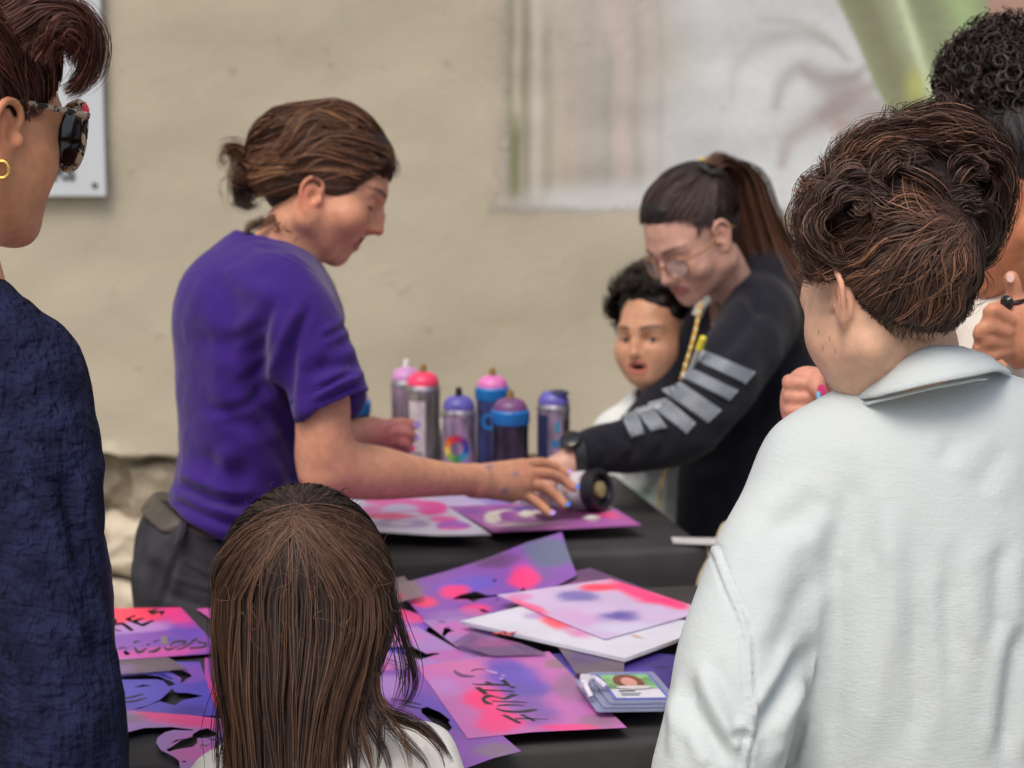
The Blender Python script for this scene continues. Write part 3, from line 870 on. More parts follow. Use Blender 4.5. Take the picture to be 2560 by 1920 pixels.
HES = [ze([(60, 352), (165, 350), (175, 418), (300, 408), (405, 478), (505, 562), (450, 580), (395, 562), (262, 452), (60, 488)]), ze([(312, 350), (512, 266), (534, 290), (432, 330), (450, 368), (662, 316), (694, 336), (566, 382), (640, 432), (862, 360), (896, 376), (682, 490), (636, 484), (420, 398)]),
       ze([(745, 186), (940, 136), (956, 160), (896, 198), (1072, 176), (1090, 195), (1032, 274), (996, 254), (988, 218), (862, 264), (826, 258)]), stroke(ze([(95, 545), (255, 584)]), [4, 3]),
       stroke(ze([(180, 928), (290, 896), (375, 918)]), [1.6, 3, 2.4]), ze([(288, 966), (340, 948), (384, 970), (404, 1000), (466, 996), (372, 1040), (328, 1030)]), stroke(ze([(150, 968), (165, 1050)]), [4.6, 4]), stroke(ze([(490, 812), (530, 780), (615, 774)]), [4, 4, 2]),
       stroke(ze([(505, 885), (535, 940), (565, 980), (640, 972), (745, 905)]), [3, 8, 8, 6, 3]), stroke(ze([(765, 978), (900, 960), (1005, 892)]), [3, 8, 6]), stroke(ze([(735, 852), (805, 828)]), [3.5, 3.5]), stroke(ze([(865, 782), (985, 755)]), [3.5, 3]), stroke(ze([(1075, 888), (1120, 932), (1200, 922), (1385, 850)]), [4.6, 6, 4, 2]),
       stroke(ze([(1196, 872), (1240, 800), (1400, 775), (1505, 786), (1400, 850)]), [5, 6.5, 5.5, 6, 3]), stroke(ze([(1305, 934), (1430, 902), (1560, 830), (1640, 752), (1705, 736)]), [3, 4.6, 4.6, 6, 5]), stroke(ze([(1700, 782), (1895, 830), (1800, 888), (1555, 908)]), [4, 6, 5, 4.6])]
HPR = [(TAPE, ze([(1008, 690), (1132, 680), (1132, 852), (1030, 834)])), (plain("blue gap", lin(60, 84, 180), .4), stroke(ze([(1150, 736), (1275, 720)]), [4.5, 3]))]
RPR = [(CREAM, zf([(446, 420), (500, 380), (640, 353), (770, 348), (650, 374), (585, 408), (585, 440), (650, 484), (560, 472), (470, 444)])), (CREAM, stroke(zf([(640, 482), (900, 510), (1225, 478)]), [2, 3.4, 1.6], 14)), (PLUM, zf([(945, 410), (1060, 388), (1200, 362), (1330, 368), (1400, 398), (1530, 400), (1465, 442), (1300, 444), (1180, 474), (1080, 474), (1000, 442)])),
       (CREAM, zf([(1445, 440), (1540, 412), (1645, 430), (1560, 460)])), (CREAM, zf([(785, 402), (870, 358), (1045, 388), (950, 402), (880, 444)])), (plain("indigo print", lin(84, 76, 150), .6), stroke(zf([(600, 352), (760, 340), (960, 352)]), [2, 4.5, 2]))]
# --- left group
sheet("stencil_sheet", [(512, 1650), (625, 1648), (628, 1792), (510, 1793)], MAG, [((560, 1760, 70, 60), RED, .95), ((560, 1670, 60, 40), VIO, .8)], "pink red stencil sheet half hidden by the left side of the girl's hair", "stencil", [stroke([(548, 1735), (547, 1760), (551, 1775)], 1.6), stroke([(555, 1738), (562, 1770)], 1.4), stroke([(528, 1740), (536, 1741)], 2), stroke([(536, 1748), (543, 1747)], 2)], STEN)
sheet("stencil_sheet", [(491, 1528), (610, 1522), (640, 1605), (533, 1557)], MAG, [((540, 1535, 50, 20), PNK, .7)], "small plain pink sheet at the back edge of the nearer table", "stencil", (), STEN)
sheet("stencil_sheet", [(170, 1530), (452, 1526), (560, 1640), (150, 1668)], VIO,
      [((330, 1545, 135, 42), RED, .98, -6), ((330, 1578, 110, 18), LIL, .9, -6), ((440, 1540, 60, 28), HOT, .7, 30), ((380, 1640, 190, 16), MAG, .95, -4), ((470, 1590, 50, 30), BLU, .5), ((300, 1662, 120, 10), LIL, .5)],
      "red and violet stencil sheet, HES cut above a handwritten word", "stencil",
      HES, STEN, HPR)
sheet("stencil_sheet", [(180, 1682), (430, 1664), (500, 1664), (545, 1800), (180, 1806)], BLU,
      [((330, 1672, 150, 16), TAU, .85), ((480, 1690, 50, 30), VIO, .8), ((330, 1795, 100, 14), VIO, .7), ((470, 1790, 60, 20), DKV, .5)],
      "blue violet stencil sheet with a cut out face, against the dark blue sleeve", "stencil",
      [zc([(60, 845), (105, 838), (330, 815), (480, 830), (600, 880), (640, 910), (570, 930), (530, 880), (460, 862), (110, 865), (60, 868)]), zc([(540, 770), (640, 748), (780, 810), (790, 835), (740, 860), (715, 885), (678, 895), (692, 850), (600, 800)]),
       zc([(440, 812), (520, 815), (625, 860), (600, 862), (500, 825)]), zc([(245, 940), (330, 910), (420, 925), (330, 933)]), stroke(zc([(60, 1040), (155, 1042), (250, 1025), (335, 1002)]), [1, 3, 4, 3]), stroke(zc([(60, 1090), (165, 1080), (270, 1065), (370, 1035)]), [1, 4, 4, 2]),
       zc([(230, 1145), (380, 1110), (500, 1050), (610, 945), (635, 985), (760, 990), (905, 1020), (700, 1060), (635, 1110), (490, 1072), (300, 1142)])], STEN)
sheet("stencil_sheet", [(170, 1812), (330, 1790), (470, 1800), (578, 1812), (600, 1975), (150, 1975)], LIL * 0.9,
      [((450, 1808, 130, 22), HOT, .85, 8), ((300, 1808, 70, 16), TAU, .7), ((260, 1830, 60, 22), VIO, .6), ((480, 1890, 90, 40), PNK, .8), ((560, 1850, 30, 40), VIO, .6)],
      "lilac stencil sheet with a cut out face wearing dark sunglasses, in the lower left corner", "stencil",
      [zc([(100, 1390), (190, 1370), (340, 1330), (600, 1320), (805, 1345), (790, 1355), (620, 1350), (540, 1370), (470, 1420), (455, 1470), (500, 1540), (620, 1600), (670, 1640), (680, 1720), (100, 1720)]),
       zc([(800, 1390), (860, 1350), (940, 1330), (1025, 1375), (1020, 1400), (950, 1425), (840, 1428), (845, 1470), (800, 1510), (640, 1535), (575, 1557), (550, 1535), (600, 1510), (700, 1440), (800, 1412)]),
       zc([(590, 1480), (640, 1442), (720, 1430), (660, 1455)]), stroke(zc([(940, 1438), (990, 1440), (1020, 1452)]), [1.5, 3, 3]), stroke(zc([(870, 1535), (880, 1490), (920, 1500), (970, 1480)]), [1, 2, 2, 1]), zc([(990, 1535), (1020, 1500), (1120, 1470), (1115, 1490), (1040, 1525)]), zc([(690, 1650), (720, 1640), (745, 1650), (720, 1660)])], STEN)
# --- right group
sheet("stencil_sheet", [(860, 1515), (905, 1505), (1090, 1560), (1000, 1660), (840, 1600)], BLU * 1.1, [((1000, 1545, 90, 18), RED, .7, 20), ((900, 1540, 50, 30), VIO, .9), ((1010, 1590, 60, 30), PNK, .6), ((930, 1600, 60, 20), TAU, .5)], "violet sheet with a red streak beside the girl's hair on the right", "stencil", (), STEN)
sheet("stencil_sheet", [(1340, 1462), (1475, 1432), (1770, 1545), (1640, 1600)], lin(104, 74, 116), [((1450, 1490, 70, 30), MAG, .6), ((1640, 1530, 100, 30), lin(84, 62, 96), .6)], "dull purple sheet farthest back, under the pale sprayed papers", "stencil", (zb([(1560, 370), (1620, 355), (1640, 372), (1600, 380)]), zb([(1690, 395), (1740, 400), (1770, 418), (1720, 415)])), STEN)
sheet("stencil_sheet", [(985, 1476), (1316, 1402), (1404, 1390), (1442, 1462), (1150, 1590), (1075, 1582)], VIO * 1.05,
      [((1010, 1480, 60, 24), lin(120, 112, 112), .9), ((1370, 1420, 70, 40), lin(96, 112, 142), .95), ((1170, 1480, 90, 26), BLU * 1.3, .8), ((1140, 1496, 44, 24), HOT, .95), ((1310, 1465, 44, 36), HOT, .9, 25), ((1190, 1540, 40, 14), HOT, .8), ((1060, 1520, 40, 16), RED, .8), ((1240, 1430, 70, 18), lin(96, 66, 104), .8), ((1290, 1500, 90, 14), BLU, .8), ((1150, 1560, 90, 22), LIL * .8, .6)],
      "large violet stencil sheet with a black splash cutting and a clear grey corner", "stencil",
      [zb([(600, 425), (650, 395), (750, 372), (830, 398), (960, 392), (1030, 385), (1060, 352), (1100, 380), (1190, 378), (1100, 396), (960, 402), (850, 410), (770, 425), (740, 445), (700, 425)]), zb([(770, 490), (810, 490), (845, 512), (800, 510)]), zb([(860, 310), (885, 300), (890, 308), (865, 318)]), zb([(870, 430), (905, 425), (900, 435)]), zb([(960, 430), (1060, 436), (1050, 446)])],
      STEN, lift=((1200, 1500), (1404, 1390), 0.03))
sheet("stencil_sheet", [(1055, 1568), (1160, 1560), (1330, 1660), (1195, 1676)], LIL * .85, [((1130, 1590, 60, 20), PNK, .5), ((1190, 1620, 60, 16), VIO, .6), ((1230, 1650, 80, 14), lin(120, 80, 140), .8)], "mauve stencil sheet with small leaf cuttings, under the white board's left corner", "stencil", [zb([(535, 660), (545, 620), (580, 605), (590, 630), (620, 635), (580, 645), (545, 675)]), zb([(505, 575), (540, 565), (560, 590), (530, 590)])], STEN)
sheet("stencil_sheet", [(905, 1602), (1044, 1586), (1210, 1680), (1000, 1740), (905, 1740)], LIL * .9, [((1000, 1610, 80, 20), PNK, .5), ((960, 1700, 60, 40), PNK * .9, .8), ((1120, 1660, 60, 16), MAG, .5), ((940, 1730, 60, 26), VIO, .7)], "pale lilac stencil sheet with a black wing cutting, right beside the girl's hair", "stencil",
      [zb([(60, 760), (130, 750), (340, 742), (430, 790), (500, 785), (524, 792), (470, 806), (390, 832), (330, 806), (150, 775), (60, 780)]), stroke(zb([(150, 820), (260, 855)]), [1, 3, 1]), stroke(zb([(170, 850), (270, 880)]), [1, 3, 1]), stroke(zb([(200, 880), (280, 900)]), [1, 3, 1])], STEN)
sheet("stencil_sheet", [(1372, 1657), (1560, 1645), (1690, 1660), (1660, 1800), (1440, 1760)], DKV, [((1420, 1700, 40, 20), BLU, .9), ((1500, 1710, 70, 22), lin(120, 104, 116), .7), ((1600, 1715, 50, 24), lin(76, 60, 170), .9), ((1600, 1750, 60, 16), MAG, .8, 20), ((1480, 1740, 40, 20), lin(140, 100, 150), .7)], "deep blue violet sheet with thin spark cuttings, beside the name badge", "stencil",
      [zb([(1375, 945), (1480, 940), (1560, 915), (1500, 945), (1400, 952)]), stroke(zb([(1790, 975), (1850, 1000), (1930, 1010)]), [1, 2.5, 1]), stroke(zb([(1810, 990), (1860, 1010), (1900, 1025)]), [1, 2, 1]), stroke(zb([(1920, 890), (1970, 885), (2020, 890)]), [1, 2, 1])], STEN)
sheet("stencil_sheet", [(930, 1702), (1052, 1692), (1303, 1905), (1235, 1922), (1090, 1975), (900, 1975)], VIO, [((960, 1740, 60, 40), LIL, .8), ((1090, 1800, 90, 40), BLU * 1.05, .7, 30), ((1240, 1900, 70, 24), lin(130, 112, 140), .95), ((1120, 1890, 60, 40), VIO * 1.1, .6)], "violet stencil sheet with black feather cuttings, partly under the sheet that reads FORTE", "stencil",
      [zb([(400, 1160), (440, 1150), (470, 1165), (520, 1185), (590, 1240), (575, 1250), (600, 1290), (580, 1312), (540, 1290), (480, 1262), (430, 1215), (400, 1190)]), stroke(zb([(200, 1100), (300, 1115), (400, 1140)]), [1, 5, 2]), stroke(zb([(250, 1130), (330, 1150), (400, 1165)]), [1, 4, 2])], STEN)
sheet("stencil_sheet", [(1042, 1690), (1210, 1668), (1373, 1654), (1470, 1752), (1567, 1847), (1330, 1858), (1169, 1875)], lin(192, 110, 184),
      [((1200, 1690, 130, 30), lin(206, 116, 176), .8), ((1290, 1730, 100, 70), BLU * 1.08, .9, 30), ((1330, 1790, 90, 50), lin(104, 84, 170), .8, 30), ((1215, 1775, 62, 46), HOT, .98, 20), ((1245, 1830, 70, 30), HOT, .8), ((1110, 1740, 60, 30), LIL, .7), ((1260, 1692, 60, 16), BLU, .6), ((1440, 1740, 60, 60), lin(150, 108, 150), .9), ((1500, 1830, 70, 20), lin(150, 118, 140), .8), ((1420, 1846, 80, 10), HOT, .7), ((1400, 1686, 50, 18), lin(140, 112, 120), .8)],
      "pink stencil sheet with the word FORTE cut out, in the middle of the nearer table", "stencil", FORTE, STEN, FPR)
sheet("stencil_sheet", [(1190, 1668), (1330, 1640), (1400, 1662), (1375, 1700), (1230, 1700)], lin(120, 92, 160), [((1290, 1668, 60, 14), BLU, .7), ((1350, 1660, 40, 10), lin(150, 124, 140), .7)], "dull violet scrap of stencil sheet between the white cardboard and the FORTE sheet", "stencil", (), STEN, z=TABLE_Z + .0034)
FILM = dict(alpha=.52, rough=.18)
sheet("clear_film", [(262, 1672), (420, 1660), (470, 1690), (300, 1704)], TAU, [((300, 1690, 60, 16), LIL, .6)], "strip of smoky clear film under the HES stencil sheet", "film", (), None, mat_kw=FILM, z=TABLE_Z + .0092)
sheet("clear_film", [(1395, 1650), (1560, 1668), (1560, 1724), (1440, 1716)], TAU, [((1460, 1680, 60, 20), lin(110, 84, 150), .7)], "smoky clear film lying above the name badges, under the white cardboard corner", "film", (), None, mat_kw=FILM, z=TABLE_Z + .0172)
sheet("clear_film", [(1180, 1610), (1300, 1640), (1370, 1668), (1230, 1672), (1130, 1640)], lin(128, 96, 150), [((1230, 1640, 60, 14), PNK, .5)], "smoky violet film at the upper edge of the FORTE sheet", "film", (), None, mat_kw=FILM, z=TABLE_Z + .0176)
sheet("clear_film", [(940, 1486), (1010, 1470), (1060, 1520), (985, 1540)], TAU, [((1000, 1520, 30, 14), RED, .5)], "small smoky film at the back left of the large splash stencil", "film", (), None, mat_kw=FILM, z=TABLE_Z + .0180)
# white board and the sheet on it
WB = sheet("white_board", [(1152, 1594), (1300, 1557), (1800, 1600), (1561, 1690)], WHT * 0.98, [((1380, 1596, 60, 16), RED, .9, 18), ((1330, 1582, 40, 14), LIL, .7), ((1450, 1626, 60, 16), PNK, .8, 10), ((1690, 1648, 120, 9), lin(196, 170, 60), .75, -22), ((1600, 1682, 50, 6), lin(196, 170, 60), .7, -22), ((1590, 1634, 26, 5), lin(170, 130, 60), .6, 15)],
      "white cardboard with a small red dragon print and yellow stained edge", "cardboard", (), None, thick=0.005, z=TABLE_Z + 0.021)
REDINK = plain("red ink", lin(214, 62, 60), 0.6)
for L in (stroke(zb([(862, 612), (905, 604), (935, 600), (965, 610), (1000, 600)]), [1, 3, 6, 4, 2]), stroke(zb([(930, 590), (945, 606), (940, 622)]), [2, 5, 2]), stroke(zb([(975, 625), (985, 606), (1028, 596)]), [2, 4, 1])):
    mb = MB(); mb.add([T(*q, TABLE_Z + 0.0237) for q in L], [list(range(len(L)))[::-1]]); mb.build("dragon_print", REDINK, WB)
sheet("sprayed_paper", [(1242, 1532), (1525, 1490), (1770, 1572), (1512, 1645)], lin(206, 186, 226),
      [((1590, 1522, 130, 22), HOT, .95, 20), ((1500, 1512, 56, 13), RED, .95), ((1690, 1556, 60, 16), HOT, .9, 18), ((1320, 1560, 60, 12), HOT, .8, 22), ((1430, 1536, 66, 18), lin(104, 92, 178), .85), ((1548, 1584, 66, 20), lin(92, 82, 172), .95), ((1440, 1590, 70, 24), lin(208, 160, 216), .7), ((1600, 1620, 110, 20), lin(206, 204, 234), .9), ((1300, 1536, 50, 12), PNK, .6)],
      "pale paper sprayed pink and violet, lying on the white cardboard", "paper", (), None, thick=0.0012, z=TABLE_Z + 0.0255)
# --- farther table
OLD = LAYER[0]
sheet("sprayed_paper", [(1050, 1252), (1130, 1238), (1330, 1228), (1500, 1272), (1508, 1285), (1122, 1297)], lin(206, 192, 228), [((1140, 1258, 60, 8), HOT, .9), ((1300, 1280, 140, 12), lin(140, 110, 210), .8), ((1460, 1283, 70, 6), lin(110, 100, 210), .9)], "pale paper with a pink stripe, farthest on the can table under the woman's hand", "paper", (), None, thick=0.0012)
sheet("sprayed_paper", [(1122, 1298), (1300, 1290), (1503, 1281), (1603, 1345), (1410, 1354), (1233, 1362)], lin(170, 98, 172), [((1400, 1316, 150, 30), lin(122, 56, 112), .85), ((1280, 1325, 70, 22), lin(150, 80, 160), .6), ((1480, 1300, 70, 10), lin(206, 190, 204), .9), ((1530, 1322, 50, 14), HOT, .7, 15), ((1230, 1326, 22, 18), lin(224, 220, 214), .9, 20), ((1300, 1344, 80, 5), lin(222, 214, 208), .9, -3), ((1300, 1304, 60, 6), lin(84, 70, 150), .8), ((1340, 1318, 26, 12), lin(212, 196, 196), .7), ((1480, 1330, 26, 10), lin(196, 170, 180), .7), ((1420, 1318, 50, 12), lin(86, 38, 78), .7), ((1180, 1310, 40, 10), VIO, .7)],
      "purple paper with a stencilled pale ring and dark figure, front of the can table", "paper", (), None, RPR, thick=0.002)
sheet("sprayed_paper", [(840, 1248), (880, 1236), (1052, 1256), (1140, 1312), (1228, 1371), (1090, 1372), (860, 1358)], lin(206, 204, 224), [((986, 1288, 110, 11), lin(238, 90, 178), .95), ((1077, 1307, 50, 20), lin(240, 66, 160), .97), ((986, 1306, 95, 18), lin(234, 96, 180), .8), ((997, 1305, 46, 12), lin(204, 196, 228), .97), ((980, 1324, 88, 8), lin(244, 54, 130), .97), ((1010, 1343, 72, 11), lin(150, 120, 176), .85), ((1006, 1342, 26, 6), lin(206, 200, 214), .8), ((1110, 1332, 40, 10), lin(236, 80, 170), .9), ((1137, 1346, 46, 12), lin(168, 80, 190), .95), ((1135, 1356, 34, 4), lin(230, 90, 180), .8), ((950, 1258, 90, 14), lin(206, 204, 194), .8), ((1008, 1265, 10, 4), lin(200, 130, 170), .8), ((1036, 1268, 12, 4), lin(150, 130, 190), .8)],
      "white paper with pink sprayed flowers, beside the long-haired girl's head", "paper", (), None, thick=0.0022, mat_kw={'soft': (1.12, .72)})
mb = MB(); q = [T(1678, 1350), T(1682, 1362), T(1790, 1366), T(1790, 1352)]
mb.add([(*p[:2], TABLE_Z + 0.002) for p in q] + [(*p[:2], TABLE_Z + 0.005) for p in q], [[3, 2, 1, 0], [4, 5, 6, 7], [0, 1, 5, 4], [1, 2, 6, 5], [2, 3, 7, 6], [3, 0, 4, 7]])
tag(mb.build("ruler", plain("white plastic", lin(200, 200, 204), 0.4), None, loc=T(1730, 1358)), "flat white strip at the right corner of the can table", "ruler")
# badge stack
def rquad(c, fx, fy, w, h, r, z, n=4):
    out = []
    for sx, sy, a0 in ((1, 1, 0), (-1, 1, 90), (-1, -1, 180), (1, -1, 270)):
        for i in range(n + 1):
            a = math.radians(a0 + 90 * i / n)
            out.append(np.array([*(c[:2] + fx * (sx * (w / 2 - r) + r * math.cos(a)) + fy * (sy * (h / 2 - r) + r * math.sin(a))), z]))
    return out
bc = T(1560, 1780); bx = (T(1632, 1806) - T(1484, 1808))[:2]; bw = np.linalg.norm(bx); bx /= bw; by = np.array([-bx[1], bx[0]])
by = by * 0.97 + bx * -0.13; by /= np.linalg.norm(by)
bh = 0.115
BZ = TABLE_Z + 0.021
badge = empty("name_badge", (*bc[:2], BZ), "stack of laminated name badges with a portrait and blue border on the table", "badge")
PLAS = plain("badge pouch", lin(150, 160, 196), 0.25, var=0.05, Alpha=0.75)
for i in range(3):
    mb = MB(); o_ = np.array([0.008 * i - .006, 0.006 * i - .004]) 
    lo = rquad(bc[:2] + o_, bx, by, bw + .012, bh + .012, .006, BZ + i * 0.003); hi = [p + np.array([0, 0, .0022]) for p in lo]; n = len(lo)
    mb.add(lo + hi, [list(range(n))[::-1], list(range(n, 2 * n))] + [[a, (a + 1) % n, n + (a + 1) % n, n + a] for a in range(n)])
    mb.build("pouch", PLAS, badge)
def card(name, mat, x0, x1, y0, y1, dz):
    mb = MB(); c = bc[:2] + np.array([.01, .008])
    mb.add([np.array([*(c + bx * u * bw / 2 + by * v * bh / 2), BZ + .0085 + dz]) for u, v in ((x0, y0), (x1, y0), (x1, y1), (x0, y1))], [[0, 1, 2, 3]]); return mb.build(name, mat, badge)
card("border", plain("badge blue", lin(98, 108, 196), 0.35), -.95, .95, -.95, .95, .0002)
card("card", plain("badge card", lin(206, 208, 222), 0.4), -.84, .84, -.84, .84, .0006)
bp_ = card("portrait", plain("portrait backdrop", lin(120, 168, 120), 0.4, var=0.4, vscale=60), -.84, .84, -.2, .84, .001)
def disc(name, mat, u, v, ru, rv, dz, parent):
    mb = MB(); c = bc[:2] + np.array([.01, .008]); n = 18
    mb.add([np.array([*(c + bx * (u + ru * math.cos(a)) * bw / 2 + by * (v + rv * math.sin(a)) * bh / 2), BZ + .0085 + dz]) for a in np.linspace(0, 6.283, n, endpoint=False)], [list(range(n))]); return mb.build(name, mat, parent)
disc("printed_hair", plain("print brown", lin(120, 70, 58), 0.4), -.02, .3, .52, .5, .0013, bp_)
disc("printed_face", plain("print skin", lin(206, 150, 140), 0.4), -.02, .24, .27, .33, .0016, bp_)
disc("printed_shoulders", plain("print cream", lin(214, 206, 210), 0.4), 0, -.16, .6, .14, .0019, bp_)
for i, (v, wd) in enumerate(((-.38, .55), (-.55, .7), (-.67, .6))):
    card("text_line", INK if i == 0 else plain("grey ink", lin(130, 134, 150), 0.5), -.6, -.6 + wd, v - .035, v + .035, .0011)
cl = MB(); a0 = T(1478, 1742, BZ + .01); cl.tube(spl([a0, a0 + [-.006, .012, .012], a0 + [.004, .03, .014], a0 + [.018, .022, .006]], 14), .0035, 8); cl.box(a0 + [-.012, .02, .004], a0 + [.002, .05, .014], .002)
auto_smooth(cl.build("strap_clip", plain("clear vinyl", lin(206, 206, 222), 0.25, var=0.03), badge))

# ================================================================== SPRAY CANS
def paint_can(px, d, shoulder_y, r, body, cap, ring=None, nozzle=None, label="", deco=None, split=None):
    base = T(px, 1200); 
    c = P(px, 960, d); c = np.array([c[0], c[1] + 0.0, TABLE_Z])
    # height so that the shoulder shows at shoulder_y at this depth
    dep = c[1] * CP - (TABLE_Z - CAMZ) * SP
    sh = CAMZ + (lambda y: y)(0)
    # solve z of the shoulder along the vertical through c
    for _ in range(3):
        pass
    ty = (960 - shoulder_y) / FPX
    # point (x, y, z): ((z-CAMZ)*CP + y*SP) / (y*CP-(z-CAMZ)*SP) = ty
    z = CAMZ + (ty * c[1] * CP - c[1] * SP) / (CP + ty * SP)
    h = z - TABLE_Z
    c[0] = (px - 1280) / FPX * (c[1] * CP - (z - CAMZ) * SP)
    o = empty("spray_can", c, label, "spray can", "spray cans standing on the farther table")
    M = axis_matrix(c, (0, 0, 1))
    mb = MB(); mb.lathe([(r * .9, 0.0), (r * .97, .002), (r, .006), (r, h - .012)], 36, M); auto_smooth(mb.build("body", body, o))
    mb = MB(); mb.lathe([(r, h - .012), (r * 1.03, h - .010), (r * 1.03, h - .007), (r * .99, h - .003), (r * .93, h + .002), (r * .86, h + .006)], 36, M); auto_smooth(mb.build("shoulder", STEELC, o))
    top = h + .004
    if ring is not None:
        mb = MB(); mb.lathe([(r * 1.04, h - .016), (r * 1.07, h - .014), (r * 1.07, h + .006), (r * 1.0, h + .009), (r * .9, h + .010)], 36, M); auto_smooth(mb.build("collar", ring, o)); top = h + .009
    mb = MB(); mb.lathe([(r * .93, top - .004), (r * .95, top), (r * .9, top + .008), (r * .72, top + .016), (r * .45, top + .020), (r * .2, top + .021)], 36, M); auto_smooth(mb.build("cap", cap, o))
    if split is not None:
        mb = MB(); mb.lathe([(r * .70, top + .0145), (r * .52, top + .0195), (r * .3, top + .0215)], 24, axis_matrix(c + np.array([r * .30, -.004, .0012]), (0, 0, 1))); auto_smooth(mb.build("dark_paint_spot", split, o))
    if nozzle is not None:
        mb = MB(); mb.lathe([(.0065, top + .019), (.0065, top + .026), (.0055, top + .034), (.003, top + .036)], 16, M); auto_smooth(mb.build("nozzle", nozzle, o))
    if deco: deco(o, c, r, h)
    return o
m, nt, b = nodes("brushed can metal")
nt.links.new(noise_mix(nt, lin(150, 148, 150), lin(196, 186, 196), 16, 0.3, 0.7, 4, stretch=(3, 3, 0.5)), b.inputs['Base Color']); b.inputs['Metallic'].default_value = 0.85; b.inputs['Roughness'].default_value = 0.32
add_bump(nt, b, 260, 0.12, 0.001, 2, stretch=(1, 1, 0.1)); STEELC = m
def body_mat(name, a, bcol, rough=0.35, metal=0.0):
    m, nt, b = nodes(name)
    nt.links.new(noise_mix(nt, lin(*a), lin(*bcol), 22, 0.38, 0.62, 3, stretch=(1.8, 1.8, 0.5)), b.inputs['Base Color']); b.inputs['Roughness'].default_value = rough; b.inputs['Metallic'].default_value = metal
    return m
B_SIL = body_mat("silver lilac print", (126, 122, 124), (176, 150, 180), 0.28, 0.6)
B_SILG = body_mat("silver grey print", (138, 134, 126), (176, 168, 166), 0.26, 0.8)
B_LIL = body_mat("lilac label", (120, 112, 132), (186, 160, 198), 0.32, 0.4)
B_BLK = body_mat("black label", (30, 28, 40), (58, 46, 70), 0.3)
B_BLU = body_mat("dark blue label", (36, 36, 62), (70, 76, 140), 0.3)
capm = lambda n, c: plain(n, lin(*c), 0.4, var=0.1, vscale=40)
C_LIL, C_RED, C_VIO, C_PNK, C_MAU = capm("lilac cap", (190, 136, 190)), capm("red pink cap", (232, 62, 104)), capm("violet cap", (94, 88, 172)), capm("pink cap", (214, 116, 186)), capm("mauve cap", (116, 74, 122))
C_BLUE = capm("bright blue collar", (28, 112, 186)); C_DKB = capm("dark blue", (36, 42, 82)); C_NAVY = plain("black nozzle plastic", lin(26, 24, 34), 0.4); C_GOLD = plain("brass nozzle", lin(140, 112, 66), 0.45, var=0.2)
WHITEP = plain("white nozzle", lin(214, 214, 214), 0.4)
def wheel(o, c, r, h):
    cols = [(206, 54, 44), (222, 120, 44), (224, 196, 60), (120, 170, 60), (54, 140, 92), (50, 150, 190), (48, 80, 170), (92, 60, 150), (170, 50, 110)]
    zc_ = h * .60; R1, R0 = .0245, .0125
    for i, q in enumerate(cols):
        a0, a1 = math.radians(95 + 40 * i), math.radians(95 + 40 * (i + 1)); V = []; n = 5
        for a in np.linspace(a0, a1, n):
            for R in (R0, R1):
                u, v = R * math.cos(a) - .004, R * math.sin(a)
                th = u / r; V.append(c + [(r + .0006) * math.sin(th), -(r + .0006) * math.cos(th), zc_ + v])
        mb = MB(); mb.add(V, [[2 * k, 2 * k + 1, 2 * k + 3, 2 * k + 2] for k in range(n - 1)]); mb.build("wheel_segment", plain("wheel colour", lin(*q), 0.4, var=.05), o)
def band(o, c, r, z0, z1, a0, a1, mat, name):
    V = []; n = 14
    for a in np.linspace(math.radians(a0), math.radians(a1), n):
        for z in (z0, z1): V.append(c + [(r + .0007) * math.sin(a), -(r + .0007) * math.cos(a), z])
    mb = MB(); mb.add(V, [[2 * k, 2 * k + 2, 2 * k + 3, 2 * k + 1] for k in range(n - 1)]); auto_smooth(mb.build(name, mat, o))
def deco_ring(o, c, r, h):
    V = []; n = 22
    for i in range(n):
        a = 6.283 * i / n
        for R in (.009, .0165):
            u, v = R * math.cos(a) - .006, R * math.sin(a); th = u / r
            V.append(c + [(r + .0007) * math.sin(th), -(r + .0007) * math.cos(th), h * .68 + v])
    mb = MB(); mb.add(V, [[2 * k, 2 * k + 1, (2 * k + 3) % (2 * n), (2 * k + 2) % (2 * n)] for k in range(n)]); mb.build("printed_ring", C_BLUE, o)
def deco6(o, c, r, h):
    band(o, c, r, h * .52, h * .60, -10, 50, plain("cyan band", lin(60, 120, 170), .4), "printed_band")
    band(o, c, r, h * .70, h * .82, 5, 22, plain("cyan mark", lin(70, 150, 190), .4), "printed_mark"); band(o, c, r, h * .66, h * .84, 34, 60, plain("brown mark", lin(70, 52, 48), .4), "printed_mark")
    band(o, c, r, .004, h * .9, -70, -22, C_DKB, "printed_panel")
def smalltext(o, c, r, h, z0, z1, n, a0, a1):
    for i in range(n):
        z = z0 + (z1 - z0) * i / max(1, n - 1); band(o, c, r, z, z + .0028, a0, a0 + (a1 - a0) * random.uniform(.55, 1), INK, "printed_line")
def deco_plain(o, c, r, h):
    band(o, c, r, h * .10, h * .86, -52, 8, plain("pale label", lin(188, 176, 184), .4, var=.2, vscale=60), "label_panel"); smalltext(o, c, r + .0004, h, h * .16, h * .34, 6, -46, 2)
def deco_wheel(o, c, r, h): wheel(o, c, r, h); smalltext(o, c, r, h, h * .08, h * .32, 9, -26, 8)
paint_can(1016, 3.98, 950, .030, B_SIL, C_LIL, None, WHITEP, "tall silver can with lilac cap, left of and behind the red-capped can")
paint_can(1058, 3.85, 963, .0315, B_SILG, C_RED, None, C_GOLD, "tall silver can with a bright pink red cap", deco=deco_plain)
paint_can(1147, 3.70, 1023, .0305, B_LIL, C_VIO, None, C_NAVY, "short silver can with violet cap and a rainbow colour wheel", deco=deco_wheel)
paint_can(1231, 3.92, 978, .031, B_BLU, C_PNK, C_BLUE, C_GOLD, "dark can with pink cap and blue collar, behind the mauve-capped can", deco=deco_ring)
